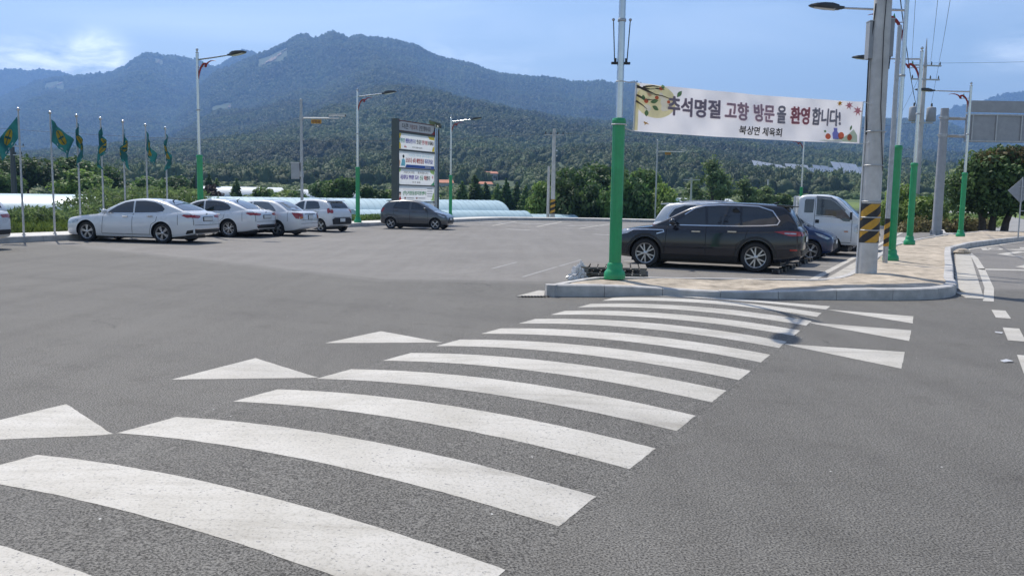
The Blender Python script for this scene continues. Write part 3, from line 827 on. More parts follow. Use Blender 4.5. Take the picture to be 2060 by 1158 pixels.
def terrain_material():
    m = bpy.data.materials.new('terrain_ground'); m.use_nodes = True
    t = m.node_tree; b = t.nodes['Principled BSDF']
    pos = t.nodes.new('ShaderNodeNewGeometry').outputs['Position']
    sx = t.nodes.new('ShaderNodeSeparateXYZ'); t.links.new(pos, sx.inputs[0])
    def noise(scale, det, vec=pos):
        n = t.nodes.new('ShaderNodeTexNoise'); n.inputs['Scale'].default_value = scale; n.inputs['Detail'].default_value = det
        t.links.new(vec, n.inputs['Vector']); return n.outputs[0]
    def ramp(x, p0, c0, p1, c1):
        r = t.nodes.new('ShaderNodeValToRGB'); r.color_ramp.elements[0].position = p0; r.color_ramp.elements[1].position = p1
        r.color_ramp.elements[0].color = (*c0, 1); r.color_ramp.elements[1].color = (*c1, 1); t.links.new(x, r.inputs[0]); return r.outputs[0]
    near = ramp(noise(0.35, 6), 0.35, (0.050, 0.085, 0.020), 0.65, (0.115, 0.165, 0.038))
    plots = t.nodes.new('ShaderNodeTexVoronoi'); plots.inputs['Scale'].default_value = 0.022
    t.links.new(pos, plots.inputs['Vector'])
    pl = t.nodes.new('ShaderNodeMix'); pl.data_type = 'RGBA'; pl.blend_type = 'MULTIPLY'; pl.inputs['Factor'].default_value = 0.9
    pr = ramp(plots.outputs['Color'], 0.2, (0.65, 0.72, 0.6), 0.8, (1.35, 1.3, 1.0))
    t.links.new(near, pl.inputs['A']); t.links.new(pr, pl.inputs['B'])
    far = ramp(noise(0.02, 6), 0.35, (0.036, 0.060, 0.024), 0.65, (0.066, 0.095, 0.034))
    mr = t.nodes.new('ShaderNodeMapRange'); mr.inputs['From Min'].default_value = 300; mr.inputs['From Max'].default_value = 420
    t.links.new(sx.outputs['Y'], mr.inputs[0])
    mx = t.nodes.new('ShaderNodeMix'); mx.data_type = 'RGBA'
    t.links.new(mr.outputs[0], mx.inputs['Factor']); t.links.new(pl.outputs['Result'], mx.inputs['A']); t.links.new(far, mx.inputs['B'])
    t.links.new(mx.outputs['Result'], b.inputs['Base Color']); b.inputs['Roughness'].default_value = 0.95
    bp = t.nodes.new('ShaderNodeBump'); bp.inputs['Strength'].default_value = 0.6; bp.inputs['Distance'].default_value = 0.2
    t.links.new(noise(2.5, 6), bp.inputs['Height']); t.links.new(bp.outputs[0], b.inputs['Normal'])
    return m
M['terrain'] = terrain_material()
obj('terrain', np_mesh('terrain', V, Fq, M['terrain']), None, smooth=3.2, kind='structure')
# concrete lane running away to the right of the big tree
lane = [(29.5, 50.5), (33, 56), (40, 75), (58, 115), (92, 190)]
L, Rr = offset(lane, 3.2), offset(lane, -12)
n = len(lane)
zl = [-0.05, -0.10, -0.35, -0.55, 0.3]
obj('side_lane', MB().add([(x, y, zl[i]) for i, (x, y) in enumerate(L)] + [(x, y, zl[i]) for i, (x, y) in enumerate(Rr)], [(n + i, n + i + 1, i + 1, i) for i in range(n - 1)]), M['lane'], kind='structure')
# ================================================================== vehicles
TMPC = bpy.data.scenes.new('tmp_cut')
def pchip(xs, ys, x):
    xs = np.array(xs, float); ys = np.array(ys, float); x = np.asarray(x, float)
    h = np.diff(xs); d = np.diff(ys) / h
    m = np.zeros_like(xs); m[0] = d[0]; m[-1] = d[-1]
    for i in range(1, len(xs) - 1):
        if d[i - 1] * d[i] > 0:
            w1, w2 = 2 * h[i] + h[i - 1], h[i] + 2 * h[i - 1]
            m[i] = (w1 + w2) / (w1 / d[i - 1] + w2 / d[i])
    i = np.clip(np.searchsorted(xs, x) - 1, 0, len(h) - 1)
    t = (x - xs[i]) / h[i]
    return ((1 + 2 * t) * (1 - t) ** 2 * ys[i] + t * (1 - t) ** 2 * h[i] * m[i] + t * t * (3 - 2 * t) * ys[i + 1] + t * t * (t - 1) * h[i] * m[i + 1])

def ring_mesh(rings):
    """rings: list of closed rings with equal point count; capped at both ends"""
    n = len(rings[0]); mb = MB()
    for r in rings: mb.v += [tuple(p) for p in r]
    for i in range(len(rings) - 1):
        for k in range(n):
            mb.f.append((i * n + k, i * n + (k + 1) % n, (i + 1) * n + (k + 1) % n, (i + 1) * n + k))
    mb.f.append(tuple(range(n - 1, -1, -1)))
    o = (len(rings) - 1) * n
    mb.f.append(tuple(o + k for k in range(n)))
    return mb
def fix_normals(me):
    bm = bmesh.new(); bm.from_mesh(me); bmesh.ops.recalc_face_normals(bm, faces=bm.faces); bm.to_mesh(me); bm.free(); return me

def body_rings(L, st, N=64):
    s = (1 - np.cos(np.linspace(0, math.pi, N))) / 2 * st[-1][0]
    s = 0.55 * s + 0.45 * np.linspace(0, st[-1][0], N)
    cols = list(zip(*st))
    w, zb, zt = (pchip(cols[0], cols[k], s) for k in (1, 2, 3))
    R = []
    for i in range(N):
        h = zt[i] - zb[i]; ww = w[i]
        half = [(0, zb[i]), (.80 * ww, zb[i]), (.93 * ww, zb[i] + .03 * h), (.985 * ww, zb[i] + .15 * h), (ww, zb[i] + .40 * h), (.996 * ww, zb[i] + .60 * h), (.975 * ww, zb[i] + .78 * h), (.945 * ww, zb[i] + .90 * h), (.89 * ww, zb[i] + .975 * h), (.62 * ww, zt[i] + .008), (.3 * ww, zt[i] + .014), (0, zt[i] + .016)]
        x = L / 2 - s[i]
        ring = [(x, y, z) for y, z in half] + [(x, -y, z) for y, z in half[-2:0:-1]]
        R.append(ring)
    return R
def cabin_rings(L, st, tum, N=44):
    s = np.linspace(st[0][0], st[-1][0], N)
    cols = list(zip(*st))
    wb, z0, zt = (pchip(cols[0], cols[k], s) for k in (1, 2, 3))
    R = []
    for i in range(N):
        hh = max(0.02, zt[i] - z0[i]); d = min(0.10, 0.32 * hh)
        y1 = wb[i] - tum * (hh - d)
        half = [(0, z0[i] - .06), (wb[i], z0[i] - .06), (wb[i] - tum * (hh - d) * .5, z0[i] + (hh - d) * .5), (y1, zt[i] - d), (y1 - d * .22, zt[i] - d * .55), (y1 - d * .75, zt[i] - d * .2), (y1 * .62, zt[i] - d * .04), (y1 * .3, zt[i]), (0, zt[i] + .004)]
        x = L / 2 - s[i]
        R.append([(x, y, z) for y, z in half] + [(x, -y, z) for y, z in half[-2:0:-1]])
    return R

class Skin:
    """projects flat outlines on to a finished body"""
    def __init__(s, meshes, L):
        V, F = [], []
        for me in meshes:
            o = len(V); V += [v.co.copy() for v in me.vertices]; F += [tuple(i + o for i in p.vertices) for p in me.polygons]
        s.bvh = BVHTree.FromPolygons(V, F); s.L = L
    def cast(s, a, b, view):
        if view in ('l', 'r'):
            sg = 1 if view == 'l' else -1
            o, d = Vector((s.L / 2 - a, sg * 3, b)), Vector((0, -sg, 0))
        elif view == 'front': o, d = Vector((6, a, b)), Vector((-1, 0, 0))
        elif view == 'rear': o, d = Vector((-6, a, b)), Vector((1, 0, 0))
        else: o, d = Vector((s.L / 2 - a, b, 4)), Vector((0, 0, -1))
        h = s.bvh.ray_cast(o, d)
        if h[0] is None: return None
        n = h[1]
        if n.dot(d) > 0: n = -n
        return h[0], n
    def decal(s, poly, view, off=0.006, step=0.09):
        b = dens(poly, step)
        xs = [p[0] for p in poly]; ys = [p[1] for p in poly]; ins = []
        for i in range(int((max(xs) - min(xs)) / step) + 1):
            for j in range(int((max(ys) - min(ys)) / step) + 1):
                x, y = min(xs) + (i + .5) * step, min(ys) + (j + .5) * step
                if inside(poly, x, y): ins.append((x, y))
        pts = [Vector(p) for p in b + ins]; n = len(b)
        vs, _, fs, _, _, _ = delaunay_2d_cdt(pts, [(i, (i + 1) % n) for i in range(n)], [], 1, 1e-5)
        out, ok = [], []
        for p in vs:
            h = s.cast(p.x, p.y, view)
            ok.append(h is not None); out.append(tuple(h[0] + h[1] * off) if h else (0, 0, 0))
        mb = MB(); mb.v = out
        for f in fs:
            if all(ok[i] for i in f): mb.f.append(tuple(f))
        return mb
    def strip(s, path, view, wd=0.012, off=0.003, step=0.06):
        p = dens(path, step, closed=False); L_, R_ = offset(p, wd / 2), offset(p, -wd / 2)
        a = [s.cast(*q, view) for q in L_]; b = [s.cast(*q, view) for q in R_]
        mb = MB()
        for i in range(len(p) - 1):
            q = (a[i], a[i + 1], b[i + 1], b[i])
            if all(q): mb.add([h[0] + h[1] * off for h in q], [(0, 1, 2, 3)])
        return mb
def merge(*mbs):
    r = MB()
    for m in mbs: r.add(m.v, m.f)
    return r
def orient(me):
    """flip decal faces so that they look away from the car's axis"""
    bm = bmesh.new(); bm.from_mesh(me)
    bmesh.ops.remove_doubles(bm, verts=bm.verts, dist=1e-5)
    bm.normal_update()
    for f in bm.faces:
        c = f.calc_center_median()
        if f.normal.dot(Vector((c.x * 0.35, c.y, c.z - 0.7))) < 0: f.normal_flip()
    bm.to_mesh(me); bm.free(); return me

_wheels = {}
def wheel_meshes(R, wd, style):
    key = (R, wd, style)
    if key in _wheels: return _wheels[key]
    rr = R * 0.70 if style[0] != 'steel' else R * 0.66
    h = wd / 2
    tyre = MB().lathe([(rr * .97, -h * .8), (rr, -h * .92), (R * .93, -h), (R * .985, -h * .8), (R, -h * .5), (R, h * .5), (R * .985, h * .8), (R * .93, h), (rr, h * .92), (rr * .97, h * .8)], 40, axis='y', cap=False).mesh('tyre')
    dark = MB().lathe([(0.001, h * .25), (rr * .97, h * .25), (rr * .98, -h * .7), (0.001, -h * .7)], 32, axis='y').mesh('wheel_well')
    mb = MB()
    mb.lathe([(rr * .90, h * .62), (rr * .955, h * .86), (rr * 1.0, h * .90), (rr * 1.0, h * .6), (rr * .90, h * .5)], 40, axis='y', cap=False)
    kind, n = style
    def spoke(a0, a1, w0, w1, r0=.16, r1=.93):
        c0, s0, c1, s1 = math.cos(a0), math.sin(a0), math.cos(a1), math.sin(a1)
        P = []
        for (c, s, r, w_, y) in ((c0, s0, rr * r0, w0, h * .72), (c1, s1, rr * r1, w1, h * .70)):
            t = (-s, c)
            for sg in (-1, 1):
                P.append((c * r + sg * t[0] * w_ * 1.2 * rr, y, s * r + sg * t[1] * w_ * 1.2 * rr))
        Q = [(x, y - h * .35, z) for x, y, z in P]
        mb.add(P + Q, [(0, 1, 3, 2), (4, 6, 7, 5), (0, 2, 6, 4), (1, 5, 7, 3), (2, 3, 7, 6), (0, 4, 5, 1)])
    for k in range(n):
        a = 2 * math.pi * k / n + math.pi / 2
        if kind == 'y':
            spoke(a, a - .24, .055, .05); spoke(a, a + .24, .055, .05)
        elif kind == 'twin':
            spoke(a - .16, a - .13, .045, .06); spoke(a + .16, a + .13, .045, .06)
        elif kind == 'wide':
            spoke(a, a, .12, .17)
        else:
            spoke(a, a, .07, .07)
    mb.lathe([(0.001, h * .82), (rr * .13, h * .82), (rr * .20, h * .72), (rr * .20, h * .3)], 20, axis='y')
    rim = mb.mesh('rim'); fix_normals(rim)
    for me in (tyre, dark): fix_normals(me)
    _wheels[key] = (tyre, dark, rim)
    return _wheels[key]
def add_wheel(root, x, y, R, wd, style, side, rimmat='rim'):
    t, d, r = wheel_meshes(R, wd, style)
    w_ = bpy.data.objects.new('wheel', None); COL.objects.link(w_); w_.parent = root
    w_.location = (x, y, R); w_.rotation_euler = (0, random.uniform(0, 1.2), 0 if side > 0 else math.pi)
    for nm, me, mt in (('tyre', t, 'rubber'), ('wheel_well', d, 'dark'), ('rim', r, rimmat)):
        o = obj(nm, me, M[mt], w_, smooth=SMOOTH)
    return w_

def make_car(name, L, body, cabin, tum, wheels, paint, deco, loc, head, label, cat='car', group=None):
    """wheels: (R, width, s_front, s_rear, half_track, style, rimmat); deco(root, skin, put) adds the rest"""
    rz = math.atan2(head[1], head[0])
    root = empty(name, loc, rz, label, cat, group)
    bme = fix_normals(ring_mesh(body_rings(L, body)).mesh('body'))
    cme = fix_normals(ring_mesh(cabin_rings(L, cabin, tum)).mesh('cabin'))
    skin = Skin([bme, cme], L)
    R, wd, sf, sr, tr, style, rimmat = wheels
    cut = MB()
    for s in (sf, sr):
        for sg in (-1, 1):
            cut.lathe([(0.001, -.22), (R * 1.14, -.22), (R * 1.14, .30), (0.001, .30)] if sg > 0 else [(0.001, -.30), (R * 1.14, -.30), (R * 1.14, .22), (0.001, .22)], 36, c=(L / 2 - s, sg * tr, R + 0.01), axis='y')
    cm = fix_normals(cut.mesh('cut')); cm.materials.append(M['dark'])
    bme.materials.append(paint); bme.materials.append(M['dark'])
    ob = bpy.data.objects.new('tmp_body', bme); oc = bpy.data.objects.new('tmp_cut', cm)
    TMPC.collection.objects.link(ob); TMPC.collection.objects.link(oc)
    md = ob.modifiers.new('b', 'BOOLEAN'); md.operation = 'DIFFERENCE'; md.object = oc; md.solver = 'EXACT'; md.material_mode = 'TRANSFER'
    TMPC.view_layers[0].update()
    nm = bpy.data.meshes.new_from_object(ob.evaluated_get(TMPC.view_layers[0].depsgraph))
    bpy.data.objects.remove(ob); bpy.data.objects.remove(oc)
    nm.name = 'body'
    obj('body', nm, None, root, smooth=math.radians(38))
    obj('cabin', cme, paint, root, smooth=math.radians(38))
    for s in (sf, sr):
        for sg in (-1, 1): add_wheel(root, L / 2 - s, sg * (tr - wd * .10), R, wd, style, sg, rimmat)
    obj('underbody', MB().box((0, 0, R * .62), (L - 1.0, tr * 1.6, .14)), M['dark'], root)
    def put(nm_, mb, mt, sm=SMOOTH, parent=root):
        me = orient(mb.mesh(nm_)); return obj(nm_, me, M[mt], parent, smooth=sm)
    deco(root, skin, put)
    return root
def mirror_part(put, L, s, y, z, paint, big=1.0, nm='side_mirror'):
    for sg in (-1, 1):
        mb = MB().lathe([(0.001, -.10), (.05, -.095), (.085, -.06), (.095, 0), (.085, .06), (.05, .085), (0.001, .09)], 14, c=(0, 0, 0), axis='y', sx=.75, sy=.75)
        vs = [(L / 2 - s + x * big, sg * (y + .10) + yy * big, z + zz * big) for x, yy, zz in mb.v]
        arm = MB().box((L / 2 - s - .01, sg * (y + .0), z - .06), (.06, .16, .03))
        put(nm, merge(MB().add(vs, mb.f), arm), paint)
def handles(put, sk, pts, mt, ln=.19):
    for s, z in pts:
        for vw, sg in (('l', 1), ('r', -1)):
            h = sk.cast(s, z, vw)
            if h:
                c = h[0] + h[1] * 0.022
                put('door_handle', MB().box(c, (ln, .026, .032), rot=None), mt)
def sides(put, sk, nm, poly, mt, off=.006):
    for vw in ('l', 'r'): put(nm, sk.decal(poly, vw, off), mt)
def seams(put, sk, paths, wd=.013):
    for p in paths:
        for vw in ('l', 'r'):
            m_ = sk.strip(p, vw, wd)
            if m_.f: put('door_seam', m_, 'seam', None)
def each(put, nm, mbs, mt, sm=SMOOTH):
    for m_ in mbs:
        if m_.f: put(nm, m_, mt, sm)

# ---------------- sedan
def sedan(kind, paint, loc, head, label, rims, plate=True):
    k = {'fast': 0, 'fast2': 0, 'notch': 1}[kind]
    if k == 0:
        L = 4.855
        body = [(0, .64, .32, .62), (.05, .78, .25, .71), (.16, .86, .21, .78), (.45, .91, .20, .845), (.9, .925, .185, .90), (1.4, .93, .175, .94), (2.4, .93, .17, .955), (3.4, .932, .17, .985), (3.9, .928, .18, 1.015), (4.35, .905, .22, 1.05), (4.62, .87, .27, 1.05), (4.77, .82, .31, .985), (4.835, .74, .34, .90), (4.855, .60, .40, .80)]
        cabin = [(1.12, .78, .86, .885), (1.4, .82, .90, 1.00), (1.8, .845, .915, 1.225), (2.15, .85, .92, 1.375), (2.5, .85, .925, 1.45), (2.85, .85, .93, 1.472), (3.2, .85, .94, 1.455), (3.55, .845, .95, 1.395), (3.9, .83, .97, 1.285), (4.2, .80, .985, 1.155), (4.42, .76, .99, 1.05)]
        wb = (.335, .225, .86, 3.70, .80, *rims)
        def deco(root, sk, put):
            sides(put, sk, 'front_window', [(1.60, .965), (1.95, 1.19), (2.25, 1.325), (2.56, 1.378), (2.60, .985)], 'glass')
            sides(put, sk, 'back_window', [(2.66, .985), (2.63, 1.382), (3.0, 1.392), (3.35, 1.35), (3.62, 1.255), (3.76, 1.13), (3.70, 1.045), (3.45, 1.015)], 'glass')
            put('windshield', sk.decal([(-.66, .965), (.66, .965), (.52, 1.385), (-.52, 1.385)], 'front'), 'glass')
            put('rear_windshield', sk.decal([(-.62, 1.085), (.62, 1.085), (.50, 1.40), (-.50, 1.40)], 'rear'), 'glass')
            seams(put, sk, [[(2.62, .26), (2.62, .98)], [(1.52, .98), (1.50, .60), (1.47, .30)], [(3.55, .95), (3.50, .72), (3.33, .62), (3.26, .30)], [(1.48, .285), (3.3, .285)], [(4.28, 1.0), (4.30, .62)]])
            each(put, 'chrome_strip', [sk.strip([(1.55, .965), (2.6, .978), (3.45, 1.003), (3.72, 1.04)], v_, .018, .008) for v_ in ('l', 'r')], 'chrome')
            handles(put, sk, [(2.35, .865), (3.28, .885)], 'chrome')
            mirror_part(put, L, 1.66, .92, 1.03, 'car_white')
            for sg in (-1, 1):
                a = sk.decal([(4.42, .93), (4.50, .965), (4.79, .955), (4.78, .87), (4.62, .855)], 'l' if sg > 0 else 'r', .008, .05)
                b = sk.decal([(sg * .42, .93), (sg * .72, .95), (sg * .80, .93), (sg * .80, .86), (sg * .55, .84), (sg * .42, .87)], 'rear', .010, .05)
                put('tail_light', merge(a, b), 'tail_red')
                a = sk.decal([(.10, .62), (.45, .72), (.60, .74), (.50, .64), (.25, .58)], 'l' if sg > 0 else 'r', .008, .05)
                b = sk.decal([(sg * .45, .60), (sg * .72, .62), (sg * .72, .66), (sg * .45, .66)], 'front', .010, .05)
                put('headlight', merge(a, b), 'headlamp')
                put('rear_reflector', sk.decal([(sg * .52, .46), (sg * .72, .47), (sg * .72, .50), (sg * .52, .49)], 'rear', .008, .05), 'tail_red')
            if kind == 'fast2':
                put('bumper_valance', merge(sk.decal([(-.66, .36), (.66, .36), (.74, .44), (.50, .50), (-.50, .50), (-.74, .44)], 'rear', .010, .05)), 'dark')
            else:
                each(put, 'bumper_valance', (sk.decal([(-.72, .35), (.72, .35), (.74, .47), (-.74, .47)], 'rear', .010, .05), sk.decal([(4.55, .32), (4.78, .36), (4.80, .47), (4.62, .44)], 'l', .010, .05), sk.decal([(4.55, .32), (4.78, .36), (4.80, .47), (4.62, .44)], 'r', .010, .05)), 'dark')
                put('valance_trim', sk.strip([(-.70, .485), (.70, .485)], 'rear', .02, .012), 'chrome')
            put('grille', sk.decal([(-.42, .50), (.42, .50), (.46, .60), (-.46, .60)], 'front', .008, .05), 'dark')
            each(put, 'trunk_seam', (sk.strip([(-.74, .62), (.74, .62)], 'rear', .012), sk.strip([(-.78, 1.0), (-.78, .62)], 'rear', .012), sk.strip([(.78, 1.0), (.78, .62)], 'rear', .012),), 'seam', None)
            h = sk.cast(0, .815 if kind == 'fast' else .80, 'rear')
            c = h[0] + Vector((-.012, 0, 0))
            fr = put('number_plate', MB().box(c, (.02, .56, .15)), 'dark')
            put('plate_face', MB().box(c + Vector((-.012, 0, 0)), (.006, .52, .115)), 'plate', parent=fr)
            put('badge', MB().lathe([(0.001, -.01), (.05, -.006), (.05, .006), (0.001, .01)], 14, c=sk.cast(0, .965, 'rear')[0] + Vector((-.008, 0, 0)), axis='x'), 'chrome')
            put('antenna', MB().tube([(L / 2 - 3.55, 0, 1.39), (L / 2 - 3.68, 0, 1.47)], [.022, .010], 8), 'dark')
            for sg in (-1, 1): put('exhaust', MB().lathe([(.034, -.05), (.034, .05), (.028, .05), (.028, -.03)], 12, c=(-L / 2 + .12, sg * .55, .31), axis='x'), 'chrome')
    else:
        L = 4.51
        body = [(0, .58, .36, .56), (.05, .70, .28, .66), (.18, .785, .23, .74), (.5, .835, .20, .82), (.95, .855, .19, .90), (1.3, .86, .18, .945), (2.3, .862, .18, .955), (3.2, .862, .18, .97), (3.7, .858, .19, .99), (4.1, .84, .22, 1.005), (4.32, .81, .27, .995), (4.44, .77, .31, .95), (4.495, .70, .35, .88), (4.51, .56, .40, .78)]
        cabin = [(1.05, .72, .88, .90), (1.35, .77, .91, 1.06), (1.7, .79, .925, 1.26), (2.0, .795, .93, 1.385), (2.3, .795, .93, 1.436), (2.65, .795, .935, 1.445), (3.0, .795, .94, 1.425), (3.25, .79, .945, 1.365), (3.5, .775, .95, 1.24), (3.72, .75, .955, 1.09), (3.86, .72, .955, .985)]
        wb = (.305, .20, .86, 3.46, .735, *rims)
        def deco(root, sk, put):
            sides(put, sk, 'front_window', [(1.48, .965), (1.75, 1.17), (2.0, 1.305), (2.24, 1.35), (2.27, .97)], 'glass_pale')
            sides(put, sk, 'back_window', [(2.34, .97), (2.32, 1.36), (2.7, 1.362), (2.98, 1.33), (3.20, 1.20), (3.38, 1.02), (3.36, .985)], 'glass_pale')
            put('windshield', sk.decal([(-.60, .975), (.60, .975), (.50, 1.36), (-.50, 1.36)], 'front'), 'glass')
            put('rear_windshield', sk.decal([(-.58, 1.02), (.58, 1.02), (.49, 1.37), (-.49, 1.37)], 'rear'), 'glass_pale')
            seams(put, sk, [[(2.30, .27), (2.30, .97)], [(1.40, .95), (1.38, .30)], [(3.22, .93), (3.18, .70), (3.02, .60), (2.98, .30)], [(1.4, .29), (3.0, .29)], [(3.93, .98), (3.95, .60)]])
            handles(put, sk, [(2.08, .84), (2.98, .86)], 'car_white')
            mirror_part(put, L, 1.55, .85, 1.03, 'car_white', .9)
            for sg in (-1, 1):
                a = sk.decal([(4.10, .95), (4.43, .93), (4.44, .70), (4.30, .72)], 'l' if sg > 0 else 'r', .008, .05)
                b = sk.decal([(sg * .56, .92), (sg * .745, .92), (sg * .75, .70), (sg * .60, .72)], 'rear', .010, .05)
                t_ = put('tail_light', merge(a, b), 'tail_red')
                put('indicator', sk.decal([(sg * .60, .79), (sg * .745, .79), (sg * .745, .72), (sg * .61, .73)], 'rear', .014, .05), 'amber', parent=t_)
                put('headlight', merge(sk.decal([(.10, .63), (.45, .76), (.52, .74), (.22, .60)], 'l' if sg > 0 else 'r', .008, .05), sk.decal([(sg * .40, .60), (sg * .66, .62), (sg * .66, .68), (sg * .40, .66)], 'front', .010, .05)), 'headlamp')
            put('grille', sk.decal([(-.34, .56), (.34, .56), (.38, .63), (-.38, .63)], 'front', .008, .05), 'dark')
            each(put, 'trunk_seam', (sk.strip([(-.70, .66), (.70, .66)], 'rear', .012), sk.strip([(-.52, .92), (-.55, .66)], 'rear', .012), sk.strip([(.52, .92), (.55, .66)], 'rear', .012), sk.strip([(-.42, .89), (.42, .89)], 'rear', .03)), 'seam', None)
            c = sk.cast(0, .77, 'rear')[0] + Vector((-.012, 0, 0))
            fr = put('number_plate', MB().box(c, (.02, .36, .18)), 'dark')
            put('plate_face', MB().box(c + Vector((-.012, 0, 0)), (.006, .335, .155)), 'plate', parent=fr)
            put('bumper_line', sk.strip([(-.76, .52), (.76, .52)], 'rear', .012), 'seam', None)
    nm = 'sedan'
    return make_car(nm, L, body, cabin, .40, wb, paint, deco, loc, head, label, 'car')

# ---------------- small hatchback
def hatch(paint, pm, loc, head, label, rims, cross=False):
    L = 3.595
    body = [(0, .52, .36, .56), (.04, .64, .28, .68), (.14, .725, .23, .76), (.35, .775, .20, .84), (.7, .792, .19, .93), (.95, .797, .18, .97), (1.8, .80, .18, .985), (2.6, .80, .18, 1.01), (3.0, .797, .19, 1.04), (3.3, .785, .22, 1.05), (3.47, .755, .27, 1.03), (3.56, .70, .31, .97), (3.595, .58, .38, .86)]
    cabin = [(.68, .66, .91, .93), (.95, .71, .94, 1.09), (1.25, .735, .955, 1.275), (1.55, .74, .96, 1.405), (1.9, .74, .96, 1.468), (2.25, .74, .965, 1.485), (2.6, .74, .97, 1.472), (2.95, .735, .98, 1.44), (3.2, .725, .99, 1.385), (3.38, .71, 1.0, 1.24), (3.49, .69, 1.0, 1.06)]
    wb = (.288, .185, .60, 2.985, .695, *rims)
    def deco(root, sk, put):
        sides(put, sk, 'front_window', [(1.06, .985), (1.32, 1.18), (1.56, 1.325), (1.80, 1.385), (1.88, 1.385), (1.90, 1.0)], 'glass')
        sides(put, sk, 'back_window', [(2.02, 1.005), (2.0, 1.385), (2.45, 1.392), (2.72, 1.36), (2.90, 1.10), (2.84, 1.05)], 'glass')
        put('windshield', sk.decal([(-.56, .985), (.56, .985), (.47, 1.39), (-.47, 1.39)], 'front'), 'glass')
        put('rear_windshield', sk.decal([(-.54, 1.08), (.54, 1.08), (.47, 1.385), (-.47, 1.385)], 'rear'), 'glass')
        seams(put, sk, [[(1.95, .27), (1.95, 1.0)], [(1.0, .96), (.98, .60), (.96, .30)], [(2.86, 1.0), (2.80, .72), (2.58, .60), (2.54, .30)], [(.98, .29), (2.55, .29)]])
        handles(put, sk, [(1.72, .90), (2.68, .935)], pm)
        mirror_part(put, L, 1.10, .79, 1.06, pm, .85)
        for sg in (-1, 1):
            put('tail_light', merge(sk.decal([(3.32, 1.06), (3.44, 1.09), (3.55, .90), (3.42, .84)], 'l' if sg > 0 else 'r', .008, .04), sk.decal([(sg * .52, 1.02), (sg * .66, 1.02), (sg * .70, .86), (sg * .58, .86)], 'rear', .010, .04)), 'tail_red')
            put('headlight', merge(sk.decal([(.08, .66), (.30, .76), (.52, .82), (.40, .72), (.15, .62)], 'l' if sg > 0 else 'r', .008, .04), sk.decal([(sg * .38, .62), (sg * .60, .64), (sg * .60, .70), (sg * .38, .68)], 'front', .010, .04)), 'headlamp')
        put('grille', sk.decal([(-.48, .34), (.48, .34), (.52, .50), (-.52, .50)], 'front', .010, .04), 'dark')
        each(put, 'side_skirt', [sk.decal([(.95, .20), (2.65, .20), (2.65, .30), (.95, .30)], v_, .008) for v_ in ('l', 'r')], 'dark')
        c = sk.cast(0, .54, 'front')[0] + Vector((.012, 0, 0))
        fr = put('number_plate', MB().box(c, (.02, .42, .13)), 'dark')
        put('plate_face', MB().box(c + Vector((.012, 0, 0)), (.006, .39, .11)), 'plate', parent=fr)
        put('rear_bumper_panel', sk.decal([(-.60, .36), (.60, .36), (.64, .58), (.50, .66), (-.50, .66), (-.64, .58)], 'rear', .014, .05), 'dark')
        c = sk.cast(0, .55, 'rear')[0] + Vector((-.028, 0, 0))
        fr = put('number_plate', MB().box(c, (.02, .36, .17)), 'dark')
        put('plate_face', MB().box(c + Vector((-.012, 0, 0)), (.006, .335, .15)), 'plate', parent=fr)
        put('spoiler', MB().add([(-L / 2 + .46, -.55, 1.455), (-L / 2 + .46, .55, 1.455), (-L / 2 + .27, .52, 1.425), (-L / 2 + .27, -.52, 1.425), (-L / 2 + .46, -.55, 1.40), (-L / 2 + .46, .55, 1.40), (-L / 2 + .27, .52, 1.405), (-L / 2 + .27, -.52, 1.405)], [(0, 1, 2, 3), (4, 7, 6, 5), (2, 6, 7, 3), (0, 3, 7, 4), (1, 5, 6, 2)]), pm)
        put('rear_wiper', sk.strip([(-.05, 1.09), (.30, 1.15)], 'rear', .02, .016), 'dark', None)
        each(put, 'tailgate_seam', (sk.strip([(-.62, .68), (.62, .68)], 'rear', .012),), 'seam', None)
    return make_car('hatchback', L, body, cabin, .34, wb, paint, deco, loc, head, label, 'car')

